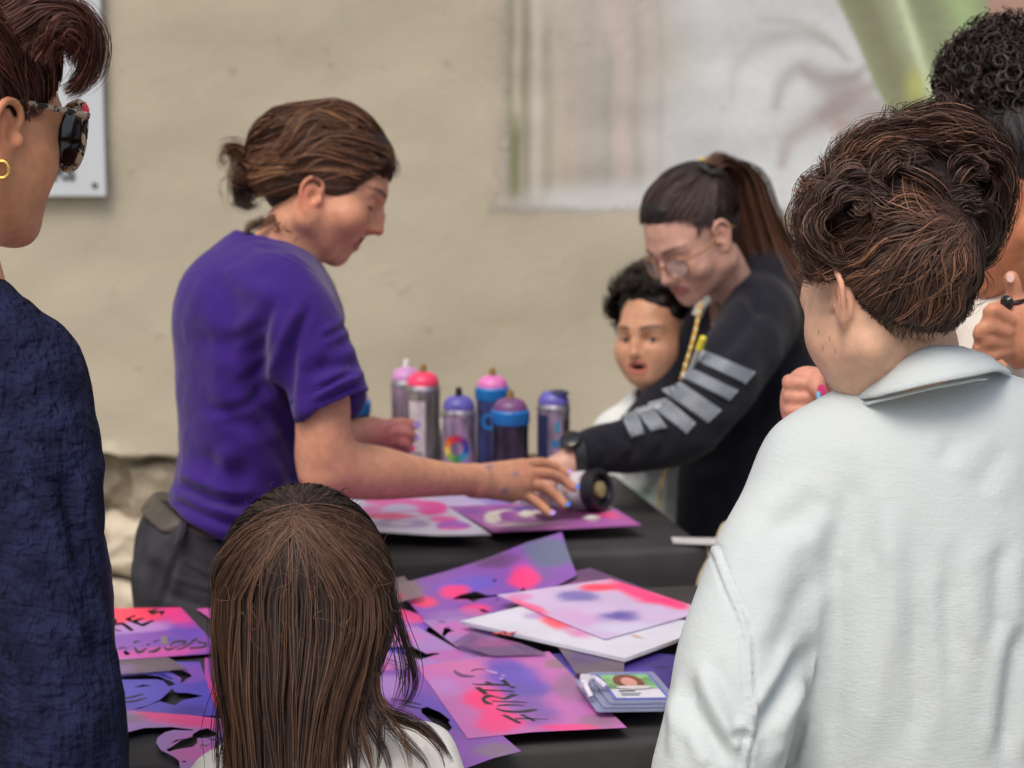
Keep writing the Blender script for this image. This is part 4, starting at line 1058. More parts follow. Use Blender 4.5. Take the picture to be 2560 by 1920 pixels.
paint_can(1276, 3.70, 1036, .0325, B_BLK, C_MAU, C_BLUE, C_GOLD, "black can with mauve cap and wide blue collar")
paint_can(1384, 3.82, 1010, .0305, B_LIL, C_VIO, None, None, "lilac labelled can with violet and dark blue cap, nearest the black sleeve", deco=deco6, split=C_DKB)
paint_can(884, 3.95, 1012, .031, B_BLK, C_LIL, C_BLUE, None, "black can with blue collar half hidden behind the purple sleeve")
paint_can(1098, 4.02, 1078, .019, B_SILG, WHITEP, None, None, "slim silver can squeezed between the red-capped can and the colour wheel can")
# can lying on its side, held by the women
le = P(1345, 1243, 3.60); re = P(1502, 1230, 3.525)
ax_ = re - le; L_ = np.linalg.norm(ax_); rr_ = .0345
zshift = TABLE_Z + rr_ + .003 - min(le[2], re[2])
le[2] += max(0, zshift); re[2] += max(0, zshift)
lc = empty("spray_can", (le + re) / 2, "spray can lying on its side under the women's hands, its black rim facing right", "spray can")
M = axis_matrix(le, re - le)
mb = MB(); mb.lathe([(.010, -.055), (.012, -.05), (rr_ * .8, -.045), (rr_, -.036), (rr_, L_ - .022)], 36, M); auto_smooth(mb.build("body", body_mat("grey violet label", (140, 134, 146), (206, 200, 210), .3), lc))
mb = MB(); mb.lathe([(rr_ * 1.0, L_ - .022), (rr_ * 1.08, L_ - .018), (rr_ * 1.08, L_ + .001), (rr_ * .98, L_ + .004), (rr_ * .8, L_ + .002), (rr_ * .72, L_ - .008)], 36, M); auto_smooth(mb.build("rim", C_NAVY, lc))
mb = MB(); mb.lathe([(rr_ * .42, L_ - .006), (rr_ * .40, L_ + .002), (rr_ * .2, L_ + .004)], 24, M); auto_smooth(mb.build("base_disc", plain("pale brass", lin(150, 136, 96), .4), lc))

# canvas bag at the corner of the can table
CANV = cloth("canvas", lin(190, 182, 158), weave=500)
bag = empty("canvas_bag", P(1790, 1500, 3.45), "beige canvas bag at the right corner of the can table, half behind the white shirt", "bag")
f = Field(axis((.28, .52, .006)), axis((3.2, 3.6, .008)), axis((0.35, .88, .008)))
q = P(1800, 1410, 3.40)
f.cone(P(1775, 1385, 3.40), P(1768, 1640, 3.40), .012, .03, .02); f.cone(P(1900, 1365, 3.42), P(1905, 1650, 3.42), .014, .03, .02)
for tt in np.linspace(0, 1, 7): f.cone(P(1775, 1385, 3.40) * (1 - tt) + P(1900, 1365, 3.42) * tt, P(1768, 1640, 3.40) * (1 - tt) + P(1905, 1650, 3.42) * tt, .012, .04, .02)
V, Q = f.mesh(); mesh_obj("sack", V + vnormals(V, Q) * (.004 * fbm(V, 14))[:, None], Q, CANV, bag)
mb = MB(); mb.tube(spl([P(1790, 1385, 3.40), P(1806, 1330, 3.40), P(1822, 1312, 3.41), P(1850, 1330, 3.42), P(1866, 1375, 3.42)], 20), .007, 8); auto_smooth(mb.build("handle", CANV, bag))
# ================================================================== PEOPLE: shared builders
def basis(center, face, up=(0, 1, 0), scale=1.0):
    """head frame: local y = where the face points, z = crown; face and up given as (right, up, away) seen from the viewer"""
    B = np.stack([RX, UP, FW], 1)
    y = B @ np.asarray(face, float); y /= np.linalg.norm(y)
    z = B @ np.asarray(up, float); z = z - (z @ y) * y; z /= np.linalg.norm(z)
    M = np.eye(4); M[:3, 0] = np.cross(y, z) * scale; M[:3, 1] = y * scale; M[:3, 2] = z * scale; M[:3, 3] = center
    return M
def face_dir(yaw, pitch):
    """yaw 0 = towards the viewer, 90 = to the right of the picture, -90 = to the left, 180 = away; pitch downwards"""
    a, p = math.radians(yaw), math.radians(pitch)
    f = (math.sin(a) * math.cos(p), -math.sin(p), -math.cos(a) * math.cos(p))
    u = (math.sin(a) * math.sin(p), math.cos(p), -math.cos(a) * math.sin(p))
    return f, u
def local(M, V):
    s2 = float(M[:3, 0] @ M[:3, 0])
    return (np.asarray(V) - M[:3, 3]) @ M[:3, :3] / s2
def to_world(M, L): return np.asarray(L) @ M[:3, :3].T + M[:3, 3]
def head(F, M, o={}):
    g = lambda k, d: o.get(k, d)
    F.frame(M)
    cheek, chy, chz, mo, sm = g('cheek', 1.0), g('chin_y', .078), g('chin_z', -.086), g('mouth_open', 0.0), g('smile', 0.0)
    lipy, lipz, ny, nz = g('lip_y', .0915), g('lip_z', -.060), g('nose_y', .110), g('nose_z', -.030)
    F.ell((0, -.006, .045), (.072, .094, .080), k=.02)
    F.ell((0, .034, .014), (.062, .060, .072), k=.02)
    F.ell((0, .036, -.040), (.052 * cheek, .050, .052), k=.02)
    for s in (-1, 1):
        F.cone((s * .050 * cheek, .000, -.048), (s * .014, chy - .012, chz + .004), .020 * cheek, .016, k=.022)
        F.cone((s * .058, -.002, -.015), (s * .050, .0, -.05), .017, .018, k=.02)
        F.ell((s * .042 * cheek, .053, -.026), (.021 * cheek, .022, .022), k=.03)
        F.cone((s * .012, .084, .020), (s * .040, .074, .021), .009, .008, k=.02)
    F.ell((0, chy, chz), (.018, .014, .015), k=.018)
    if g('fill', 0) > 0: F.ell((0, .036, -.030), (.064 * g('fill', 0), .050, .066), k=.03)
    for s in (-1, 1):
        F.ell((s * .032, .094, .001), (.019, .014, .0115), k=.012, op='s')
    F.chain([(0, .086, .012), (0, (.090 + ny) / 2, (.012 + nz) / 2), (0, ny, nz)], [.0065, .0075, g('nose_r', .0095)], k=.009)
    F.cone((0, .080, nz + .012), (0, .082, lipz + .010), .015, .013, k=.01)
    F.cone((0, .088, nz - .010), (0, ny - .005, nz - .004), .0085, .006, k=.008)
    for s in (-1, 1):
        F.ell((s * .0115, ny - .013, nz - .004), (.0075, .010, .0075), k=.006)
        F.ell((s * .0055, ny - .006, nz - .0115), (.0033, .005, .003), k=.003, op='s')
    # mouth
    F.ell((0, lipy - .016, lipz), (.030, .0165, .022), k=.014)
    if mo > 0:
        F.ell((0, lipy + .004, lipz - mo * .004), (.019 + .005 * sm, .022 + .006 * sm, .0035 + mo * .007), k=.003, op='s')
    up = lipz + .0045 + mo * .003; lo = lipz - .006 - mo * .008
    cw, cy, cz = .0225 + .005 * sm, lipy - .0065 - .0070 * sm, lipz + .006 * sm
    F.limb([(-cw, cy, cz), (-.009, lipy + .0005, up + .0010), (0, lipy + .0012, up), (.009, lipy + .0005, up + .0010), (cw, cy, cz)], [.0026, .0040, .0040, .0040, .0026], k=.005, n=18)
    F.limb([(-cw + .001, cy, cz - .001), (-.009, lipy - .0015 - g('jaw', 0), lo), (.009, lipy - .0015 - g('jaw', 0), lo), (cw - .001, cy, cz - .001)], [.0026, .0049, .0049, .0026], k=.005, n=18)
    if sm > 0:
        for s in (-1, 1): F.ell((s * .043 * cheek, .060, -.030), (.020, .020, .017), k=.015)
    if mo == 0: F.ell((0, lipy + .007, lipz - .0005), (.021, .010, .0013), k=.002, op='s')
    # eyelids
    for s in (-1, 1):
        F.ell((s * .032, .075, .001), (.0145, .0128, .0118), k=.005)
        if g('eyes_open', True):
            F.ell((s * .032, .0895, -.0005), (.0112, .011, .0042), k=.0025, op='s')
        else:
            F.ell((s * .032, .0885, -.0055), (.012, .005, .0012), k=.0015, op='s')
    # ears
    ez, es, ey, exx = g('ear_z', 0), g('ear_s', 1.0), g('ear_y', 0), g('ear_x', 0)
    for s in (-1, 1):
        E = lambda x, y, z: (s * (x + exx * np.clip((.012 - y) / .03, 0, 1)), ey + (y + .006) * es, ez + (z + .002) * es)
        F.ell(E(.072, -.008, .000), (.007, .014 * es, .026 * es), k=.008)
        F.limb([E(.072, .008, .004), E(.075, .010, .018), E(.078, .002, .028), E(.081, -.012, .028), E(.082, -.021, .014), E(.080, -.020, -.002), E(.076, -.012, -.017), E(.073, -.003, -.027), E(.070, .004, -.024)], [.0026, .0032, .0034, .0035, .0034, .0032, .0034, .0046, .0040], k=.004, n=30)
        F.limb([E(.074, -.006, .019), E(.077, -.013, .008), E(.075, -.010, -.010)], [.0026, .003, .0026], k=.004, n=10)
        F.ell(E(.082, .000, .000), (.009, .0075 * es, .011 * es), k=.004, op='s')
        F.ell(E(.0735, .010, -.004), (.005, .005, .007), k=.004)
    F.frame()
def skin_paint(V, M, base, o={}):
    L = local(M, V); x, y, z = np.abs(L[:, 0]), L[:, 1], L[:, 2]
    g = lambda k, d: o.get(k, d)
    base = np.asarray(base); C = np.tile(base, (len(V), 1))
    def mix(col, f): 
        nonlocal C
        f = np.clip(f, 0, 1)[:, None]; C = C * (1 - f) + np.asarray(col) * f
    gs = lambda c, r: np.exp(-(((x - c[0]) / r[0]) ** 2 + ((y - c[1]) / r[1]) ** 2 + ((z - c[2]) / r[2]) ** 2))
    fl = g('flush', .35)
    red = base * np.array([1.05, .72, .70])
    mix(red, fl * gs((.042, .06, -.03), (.025, .04, .022)))
    mix(red, fl * gs((0, g('nose_y', .110), g('nose_z', -.03)), (.014, .014, .014)))
    mix(red, fl * 1.6 * gs((.082 + g('ear_x', 0), -.010 + g('ear_y', 0), g('ear_z', 0)), (.011 + .6 * g('ear_x', 0), .03, .035)))
    lipy, lipz, mo = g('lip_y', .0915), g('lip_z', -.06), g('mouth_open', 0)
    lipc = g('lip_col', base * np.array([.86, .50, .50]))
    up = lipz + .0045 + mo * .003; lo = lipz - .006 - mo * .008
    lw = .0235 + .005 * g('smile', 0); taper = np.clip(1 - (x / lw) ** 2, 0, 1)
    inl = (z < up + .0062 * taper) & (z > lo - .0068 * taper) & (x < lw - .0005) & (y > lipy - .022)
    mix(lipc, .9 * inl)
    if mo > 0:
        ins = (((x / (.017 + .005 * g('smile', 0))) ** 2 + ((z - lipz + mo * .004) / (.003 + mo * .006)) ** 2) < 1) & (y < lipy - .003) & (y > .04)
        mix(np.array([.12, .03, .03]), 1.0 * ins)
    if g('brows', True):
        bc = g('brow_col', np.array([.035, .022, .016]))
        bz = .0215 + .004 * np.sin(np.clip((x - .012) / .042, 0, 1) * 2.4) + g('brow_dz', 0)
        th = np.interp(x, [.010, .016, .036, .054], [.0025, .0042, .0036, .0012])
        mix(bc, g('brow_f', .85) * np.exp(-((z - bz) / th) ** 4) * (x > .010) * (x < .055) * (y > .045))
    if not g('eyes_open', True):
        mix(np.array([.03, .018, .014]), .9 * (np.abs(z + .0058 - .10 * np.maximum(0, (x - .030)) ) < .0016) * (x > .019) * (x < .046) * (y > .06))
        mix(base * np.array([.78, .6, .56]), .4 * gs((.032, .09, .003), (.014, .02, .008)))
    else:
        lash = ((x - .032) / .0128) ** 2 + ((z + .0005) / .0058) ** 2
        mix(np.array([.03, .018, .014]), .85 * (np.abs(lash - 1) < .34) * (z > -.0012) * (y > .06))
        mix(base * np.array([.7, .5, .46]), .35 * gs((.032, .09, .001), (.018, .02, .011)))
    n = fbm(V, 60, 3); C = C * (1 + .05 * n)[:, None]
    return C
def eyes(M, parent, look=(0, 1, 0), iris=(.045, .025, .015), r=.0118):
    for s in (-1, 1):
        n, m_ = 20, 14; V = []; F = []
        lk = np.asarray(look, float); lk /= np.linalg.norm(lk); A = axis_matrix((s * .032, .0745, .0), lk)
        for j in range(m_):
            t = math.pi * j / (m_ - 1)
            for i in range(n): a = 6.283185 * i / n; V.append((r * math.sin(t) * math.cos(a), r * math.sin(t) * math.sin(a), r * math.cos(t)))
        V = np.array(V); ang = np.arccos(np.clip(V[:, 2] / r, -1, 1))
        C = np.where((ang < .52)[:, None], np.array(iris), np.array([.62, .58, .55])); C[ang < .2] = (.008, .007, .007)
        V = V @ A[:3, :3].T + A[:3, 3]
        Q = np.array([[j * n + i, j * n + (i + 1) % n, (j + 1) * n + (i + 1) % n, (j + 1) * n + i] for j in range(m_ - 1) for i in range(n)])
        mesh_obj("eye", to_world(M, V), Q, EYE, parent, True, C)
EYE = attr_mat("eye", 0.1, 0.5, 0.0)
NAIL = lambda n, c: plain("nail " + n, lin(*c), 0.25, var=.03)
# hair laid over an ellipsoid scalp
class Scalp:
    def __init__(s, M, c, r): s.M = M; s.c = np.asarray(c, float); s.r = np.asarray(r, float)
    def hit(s, px, py, far=False):
        o = (local(s.M, CAM[None])[0] - s.c) / s.r
        w = P(px, py, 1.0); e = (local(s.M, w[None])[0] - s.c) / s.r; d = e - o
        a, b, c = d @ d, o @ d, o @ o - 1
        D = b * b - a * c
        t = -b / a if D < 0 else (-b + (math.sqrt(D) if far else -math.sqrt(D))) / a
        q = o + t * d; return q / np.linalg.norm(q)
    def line(s, pts, n, mirror=False):
        q = np.array([s.hit(*p[:2], far=len(p) > 2 and p[2]) for p in pts])
        q = spl(q, n); q /= np.linalg.norm(q, axis=1, keepdims=True)
        if mirror: q = q * [-1, 1, 1]
        return q
    def world(s, q): return to_world(s.M, s.c + q * s.r)
    def arc(s, A, B, seg, lift=0.0, wob=0.0, wf=30.0, via=None, lay=None):
        """strands from unit directions A to B (N,3) over the scalp"""
        t = np.linspace(0, 1, seg)[None, :, None]
        w = np.arccos(np.clip((A * B).sum(1), -.999, .999))[:, None, None]
        q = (np.sin((1 - t) * w) * A[:, None] + np.sin(t * w) * B[:, None]) / np.sin(w)
        if via is not None:
            q = q + via[:, None] * (4 * t * (1 - t))
            q /= np.linalg.norm(q, axis=2, keepdims=True)
        L = 1 + lift * np.sin(np.pi * t) ** 1.0
        if lay is not None: L = L * lay[:, None, None]
        p = s.world(q * L)
        if wob > 0:
            p = p + wob * np.stack([vnoise(p, wf), vnoise(p + 9, wf), vnoise(p + 21, wf)], -1) * np.minimum(1, 4 * t)
        return p
HAIRLINE = [(0, .90, .42), (.30, .86, .40), (.55, .76, .30), (.74, .62, .20), (.84, .50, .02), (.90, .36, -.16), (.97, .18, -.05), (.99, -.05, .02), (.95, -.26, -.18), (.80, -.45, -.48), (.50, -.62, -.66), (.20, -.68, -.72), (0, -.70, -.72)]
def hair_cap(H, S, n, end, pal, lay=.05, wob=.004, r=.0005, seg=18, line=HAIRLINE, span=(0, 1), both=(1, -1), jit=.04, spread=.07, wf=28, drop=0.0, top=1.0, lift=0.0):
    """strands combed from the hairline over the scalp to where the hair is tied"""
    L = spl(np.array(line, float), 300); L /= np.linalg.norm(L, axis=1, keepdims=True)
    i = (rng.uniform(span[0], span[1], n) * 299).astype(int)
    q = L[i] * np.stack([rng.choice(both, n), np.ones(n), np.ones(n)], 1)
    q = q + rng.normal(size=q.shape) * jit
    end = np.asarray(end, float); end = end / np.linalg.norm(end)
    q /= np.linalg.norm(q, axis=1, keepdims=True)
    e = end + rng.normal(size=(n, 3)) * spread; e /= np.linalg.norm(e, axis=1, keepdims=True)
    fr = np.clip((1 - (q * end).sum(1)) / 2, 0, 1)[:, None]          # 1 = opposite side of the head
    mid = (q + e) / 2 + fr ** 2 * np.array([0, 0, 1.5 * top]) * np.clip(1.15 - np.abs(q[:, :1]), .15, 1) + fr * q * np.array([.9, 0, 0])
    mid = mid + rng.normal(size=(n, 3)) * .05
    t = np.linspace(0, 1, seg)[None, :, None]
    if drop > 0: t = t * (1 - drop * rng.random((n, 1, 1))) + drop * rng.random((n, 1, 1)) * .0
    p = (1 - t) ** 2 * q[:, None] + 2 * t * (1 - t) * mid[:, None] + t ** 2 * e[:, None]
    p /= np.linalg.norm(p, axis=2, keepdims=True)
    p = S.world(p * (1 + (rng.random((n, 1, 1)) - .4) * lay + lift * np.sin(np.pi * t)))
    p = p + wob * np.stack([vnoise(p, wf), vnoise(p + 9, wf), vnoise(p + 21, wf)], -1) * np.minimum(1, 4 * t)
    H.strands(p, r * rng.uniform(.7, 1.3, n), hair_cols(pal, n))
def shell(H, M, prims, col, h=.004, subs=(), noise=(.0015, 60)):
    """solid dark hair mass under the strands; prims = (centre, radii) in the head frame"""
    pts = []
    for c, r in prims:
        for sgn in np.array(np.meshgrid([-1, 1], [-1, 1], [-1, 1])).T.reshape(-1, 3): pts.append(to_world(M, np.asarray(c) + sgn * np.max(r) * 1.0))
    pts = np.array(pts); lo, hi = pts.min(0) - .01, pts.max(0) + .01
    F = Field(*[np.arange(a, b, h) for a, b in zip(lo, hi)])
    F.frame(M)
    for c, r in prims: F.ell(c, r, k=.02)
    for c, r in subs: F.ell(c, r, k=.012, op='s')
    F.frame()
    V, Q = F.mesh(1)
    V = V + vnormals(V, Q) * (noise[0] * fbm(V, noise[1], 2))[:, None]
    H.add(V, Q, np.asarray(col))
def finger(F, pts, r0, r1, k=.004):
    F.limb(pts, np.linspace(r0, r1, len(pts)), k, 12)
def nail(name, mat, tip, direction, normal, parent, L=.011, Wd=.008):
    M = axis_matrix(np.asarray(tip), normal, direction)
    mb = MB(); n = 10
    V = []; 
    for i in range(n):
        a = 6.283 * i / n; u, v = L / 2 * math.cos(a), Wd / 2 * math.sin(a); V.append((u, v, .0006 - 18 * v * v))
    V = V + [(0, 0, .0012)]
    V = np.array(V) @ M[:3, :3].T + M[:3, 3]
    mb.add(V, [[i, (i + 1) % n, n] for i in range(n)]); auto_smooth(mb.build("nail", mat, parent), 80)
def drape(obj_v, obj_q, quads, mat, name, parent, off=.002, n=8, border=None):
    """patches sewn onto cloth: outlines as seen in the photo, laid on the cloth's own surface"""
    from mathutils.bvhtree import BVHTree
    bv = BVHTree.FromPolygons([tuple(v) for v in obj_v], [tuple(q) for q in obj_q])
    for qd in quads:
        a, b, c, d = [np.array(q, float) for q in qd]
        G = []
        for i in range(n + 1):
            for j in range(n + 1):
                u, v = i / n, j / n
                G.append((a * (1 - u) + b * u) * (1 - v) + (d * (1 - u) + c * u) * v)
        pts = []; last = None
        for g_ in G:
            r = P(g_[0], g_[1], 1.0) - CAM; r /= np.linalg.norm(r)
            h = bv.ray_cast(Vector(CAM), Vector(r))
            if h[0] is None: pts.append(None); continue
            nrm = np.array(h[1]); nrm = nrm if nrm @ r < 0 else -nrm
            pts.append(np.array(h[0]) + nrm * off - r * off * .5)
        if sum(p is None for p in pts) > len(pts) * .5: continue
        mean = np.mean([p for p in pts if p is not None], 0)
        dm = float((mean - CAM) @ FW)
        pts = [p if p is not None else P(g_[0], g_[1], dm) for p, g_ in zip(pts, G)]
        F = np.array([[i * (n + 1) + j, (i + 1) * (n + 1) + j, (i + 1) * (n + 1) + j + 1, i * (n + 1) + j + 1] for i in range(n) for j in range(n)])
        mesh_obj(name, np.array(pts), F, mat, parent)
def legs(parent, x, y, top, mat, hw=.085, r=.075, name="trousers"):
    F = Field(np.arange(x - .30, x + .30, .016), np.arange(y - .2, y + .24, .016), np.arange(-.01, top + .1, .02))
    F.ell((x, y, top - .06), (.16, .11, .12), k=.03)
    for s in (-1, 1):
        F.limb([(x + s * hw, y, top - .08), (x + s * hw, y, top * .5), (x + s * hw * 1.05, y + .01, .07)], [r * 1.15, r * .8, r * .62], k=.04)
        F.cone((x + s * hw * 1.05, y + .02, .035), (x + s * hw * 1.1, y + .13, .03), .042, .034, k=.02)
    V, Q = F.mesh(1); return mesh_obj(name, V, Q, mat, parent)
def person(px, py, d, label):
    p = P(px, py, d); return empty("person", (p[0], p[1], 0), label, "person")
# ================================================================== WOMAN IN THE PURPLE T-SHIRT
W2 = person(620, 1000, 3.15, "woman with brown tied-back hair in a purple T-shirt reaching across the can table, smiling")
f_, u_ = face_dir(90, 19)
M2 = basis(P(803, 474, 3.15), f_, u_, 1.0)
O2 = dict(lip_y=.0870, lip_z=-.046, chin_y=.056, chin_z=-.086, jaw=.010, mouth_open=1.5, smile=1.0, eyes_open=False, ear_z=-.020, ear_y=-.004, ear_s=.94, nose_y=.103, nose_z=-.030, cheek=1.07, flush=.5, nose_r=.0080, brow_dz=-.001)
SK2 = lin(206, 149, 120)
x_ = lambda px, d: (px - 1280) / FPX * d
F = Field(axis((x_(440, 3.2), x_(620, 3.15), .006), (x_(620, 3.15), x_(1000, 3.1), .0026), (x_(1000, 3.15), x_(1440, 3.5), .0031)),
          axis((2.86, 3.0, .0045), (3.0, 3.24, .0030), (3.24, 3.52, .0034)), axis((.62, .80, .01), (.80, 1.02, .0031), (1.02, 1.16, .006), (1.16, 1.47, .0025)))
head(F, M2, O2)
F.limb([P(765, 535, 3.15), P(715, 610, 3.15), P(670, 700, 3.15)], [.048, .047, .058], k=.02)
F.cone(P(760, 640, 3.13), P(725, 560, 3.12), .020, .02, k=.02)
F.ell(P(640, 850, 3.16), (.085, .13, .13), k=.03); F.ell(P(600, 1100, 3.17), (.08, .12, .16), k=.04); F.ell(P(545, 1330, 3.2), (.08, .13, .10), k=.04)
# near arm and hand
F.limb([P(748, 850, 3.03), P(800, 980, 2.99), P(808, 1080, 2.985), P(814, 1160, 3.0)], [.050, .041, .039, .037], k=.012, n=20)
F.limb([P(812, 1140, 3.0), P(860, 1172, 3.02), P(940, 1182, 3.06), P(1030, 1192, 3.12), P(1120, 1198, 3.19), P(1190, 1199, 3.25)], [.034, .041, .040, .032, .026, .0240], k=.03, n=26)
F.ell(P(800, 1200, 2.995), (.022, .022, .020), k=.025)
wr = P(1190, 1199, 3.25)
for a, b, r in ((P(1180, 1188, 3.26), P(1308, 1168, 3.39), .0145), (P(1185, 1198, 3.25), P(1315, 1192, 3.37), .0150), (P(1185, 1208, 3.245), P(1306, 1215, 3.35), .0150), (P(1188, 1215, 3.24), P(1280, 1235, 3.33), .0140)):
    F.cone(a, b, .0165, r, k=.012)
fings2 = [[P(1308, 1166, 3.39), P(1346, 1158, 3.43), P(1384, 1166, 3.455), P(1414, 1184, 3.465)], [P(1315, 1190, 3.37), P(1360, 1184, 3.405), P(1402, 1196, 3.43), P(1434, 1220, 3.435)],
          [P(1306, 1214, 3.35), P(1350, 1216, 3.38), P(1386, 1236, 3.39), P(1412, 1262, 3.39)], [P(1280, 1234, 3.33), P(1318, 1242, 3.35), P(1350, 1262, 3.355), P(1374, 1284, 3.355)]]
for q, r in zip(fings2, (.0098, .0102, .0098, .0088)): finger(F, q, r * 1.08, r * .78)
finger(F, [P(1200, 1190, 3.28), P(1262, 1205, 3.37), P(1320, 1240, 3.42), P(1360, 1262, 3.44)], .0135, .009, k=.008)
# far hand, half closed
F.limb([P(760, 1000, 3.33), P(850, 1085, 3.33), P(930, 1082, 3.35)], [.034, .028, .026], k=.01)
F.ell(P(945, 1088, 3.36), (.036, .022, .024), k=.012); F.ell(P(975, 1105, 3.37), (.026, .022, .022), k=.012)
far2 = [[P(960, 1066, 3.345), P(1000, 1058, 3.35), P(1036, 1062, 3.36)], [P(980, 1085, 3.345), P(1012, 1082, 3.34), P(1034, 1094, 3.355)], [P(978, 1104, 3.35), P(1006, 1106, 3.34), P(1022, 1120, 3.355)], [P(968, 1122, 3.36), P(992, 1126, 3.35), P(1004, 1138, 3.36)]]
for q in far2: finger(F, q, .0105, .0082, k=.005)
V, Q = F.mesh()
C = skin_paint(V, M2, SK2, O2)
px = PX(V)
fore = np.clip((px[:, 1] - 760) / 60, 0, 1) * (px[:, 0] > 640)
hr = np.exp(-((px[:, 0] - 985) / 70) ** 2 - ((px[:, 1] - 1100) / 70) ** 2) * (px[:, 2] > 3.3)
C = C * (1 - .75 * hr[:, None]) + lin(190, 96, 116) * .75 * hr[:, None]      # paint-stained far hand
for sx, sy in ((1290, 1186), (1262, 1228), (1224, 1166)):
    f = np.exp(-((px[:, 0] - sx) / 9) ** 2 - ((px[:, 1] - sy) / 8) ** 2) * .7; C = C * (1 - f[:, None]) + lin(110, 100, 150) * f[:, None]
knk = sum(np.exp(-((px[:, 0] - a) ** 2 + (px[:, 1] - b_) ** 2) / 22 ** 2) for a, b_ in ((1310, 1166), (1318, 1192), (1308, 1216), (1360, 1186), (1350, 1218)))
C = C * (1 - .35 * np.clip(knk, 0, 1)[:, None] * (1 - np.array([1.0, .76, .76])))
mesh_obj("body", V, Q, SKIN, W2, True, C)
TEETH = plain("teeth", lin(214, 206, 196), 0.3, var=.03)
tp = [to_world(M2, np.array([s * .0045, .0835 - 14 * (s * .0045) ** 2, -.0450 + 9 * (s * .0045) ** 2])) for s in range(-5, 6)]
mb = MB(); mb.tube(tp, .0040, 6); auto_smooth(mb.build("teeth", TEETH, W2))
NB, NLV, NPK = NAIL("blue", (60, 120, 220)), NAIL("lilac", (170, 150, 220)), NAIL("pink", (226, 76, 130))
for q, mt in zip(fings2, (NLV, NB, NB, NLV)):
    dr = q[-1] - q[-2]; dr /= np.linalg.norm(dr); nr = np.array([0, -.55, .83]); nail("nail", mt, q[-1] + nr * .0072 + dr * .004, dr, nr, W2, .015, .011)
for q, mt in zip(far2, (NLV, NLV, NPK, NPK)):
    dr = q[-1] - q[-2]; dr /= np.linalg.norm(dr); nail("nail", mt, q[-1] + np.array([.004, -.008, .002]), dr, (.2, -.95, .2), W2, .014, .012)

# T-shirt
PURP = cloth("purple cotton", lin(53, 26, 112), var=.10, bstr=.2)
F = Field(axis((x_(385, 3.15), x_(950, 3.0), .0031)), axis((2.84, 3.10, .0034), (3.10, 3.46, .006)), axis((.84, 1.34, .0031)), pad=.06)
F.ell(P(650, 860, 3.16), (.122, .175, .165), k=.03)
F.ell(P(588, 770, 3.16), (.080, .150, .085), k=.05)
F.ell(P(614, 1090, 3.17), (.100, .155, .185), k=.05)
F.ell(P(570, 1270, 3.18), (.090, .165, .085), k=.04)
F.chain([P(652, 640, 3.15), P(672, 690, 3.15)], [.046, .07], k=.04)
F.cone(P(690, 715, 3.02), P(690, 715, 3.30), .052, .052, k=.05)
F.cone(P(735, 800, 2.99), P(735, 800, 3.31), .062, .062, k=.05)
F.limb([P(752, 835, 3.01), P(790, 900, 2.985), P(830, 1010, 2.98)], [.058, .056, .057], k=.03)
F.cone(P(745, 860, 3.31), P(830, 980, 3.34), .060, .056, k=.04)
# sleeve opening, neck opening, straight hem
sl = P(832, 1010, 2.98) - P(776, 868, 2.985); sl /= np.linalg.norm(sl)
cut = Field(*F.ax); 
F.ell(P(820, 978, 2.98) + sl * .0785, (.078, .078, .078), k=.003, op='s')
F.cone(P(690, 560, 3.15), P(672, 668, 3.15), .058, .047, k=.006, op='s')
up_ = P(560, 1000, 3.18) - P(560, 1300, 3.18)
hn = (P(415, 1272, 3.04) - P(570, 1352, 3.04)); hn = np.cross(hn, FW); hn /= np.linalg.norm(hn); hn = hn if hn[2] < 0 else -hn
F.half(P(415, 1276, 3.04), hn, .008)
V, Q = F.mesh()
V = folds(V, Q, [([(668, 760), (640, 900), (655, 1010), (700, 1090)], 22, -.010), ([(752, 760), (700, 860), (690, 980)], 20, .006), ([(700, 1000), (720, 1090), (760, 1180)], 26, -.012), ([(640, 1050), (700, 1150), (760, 1230)], 20, -.006),
                   ([(430, 1205), (540, 1250), (640, 1262)], 15, -.010), ([(424, 1245), (520, 1290), (600, 1318)], 12, -.008), ([(470, 1130), (560, 1180), (650, 1180)], 24, -.005), ([(540, 760), (560, 930), (540, 1100)], 34, .005),
                   ([(780, 760), (740, 840), (724, 960), (733, 1030)], 13, -.005), ([(912, 930), (850, 962), (780, 1000)], 9, .006), ([(900, 905), (840, 915), (790, 930)], 18, -.008), ([(880, 860), (830, 880), (770, 950)], 20, -.006),
                   ([(480, 840), (600, 870), (660, 850)], 26, -.004), ([(560, 660), (620, 720), (700, 745)], 24, .004), ([(500, 1000), (620, 1060), (700, 1040)], 22, -.004), ([(585, 1100), (560, 1180), (570, 1280)], 24, .006), ([(634, 616), (690, 622), (742, 646), (790, 682)], 5, -.0035), ([(700, 730), (640, 820), (560, 860)], 14, -.003), ([(720, 780), (670, 900), (600, 960)], 12, -.003), ([(700, 940), (620, 1010), (520, 1030)], 12, -.0028), ([(880, 800), (840, 830), (800, 850)], 9, -.004), ([(905, 940), (860, 945), (800, 975)], 8, -.004)],
          noise=[(14, .0024, (1, 1, .45)), (34, .0014, (1, 1, .8)), (70, .0006, (1, 1, 1))])
mesh_obj("t_shirt", V, Q, PURP, W2)
cuff = MB(); ring = []
cc, cx = P(819, 976, 2.98), sl
A = axis_matrix(cc, sl)
for i in range(41):
    a = 6.283185 * i / 40; ring.append(A[:3, 3] + A[:3, :3] @ np.array([.0550 * math.cos(a), .0550 * math.sin(a), 0]))
cuff.tube(np.array(ring) - sl * .003, .0030, 6, cap=False); auto_smooth(cuff.build("sleeve_hem", PURP, W2))
ring = [to_world(axis_matrix(P(655, 640, 3.15), P(690, 560, 3.15) - P(655, 660, 3.15)), np.array([.0495 * math.cos(a), .0495 * math.sin(a), 0])) for a in np.linspace(0, 6.283185, 41)]

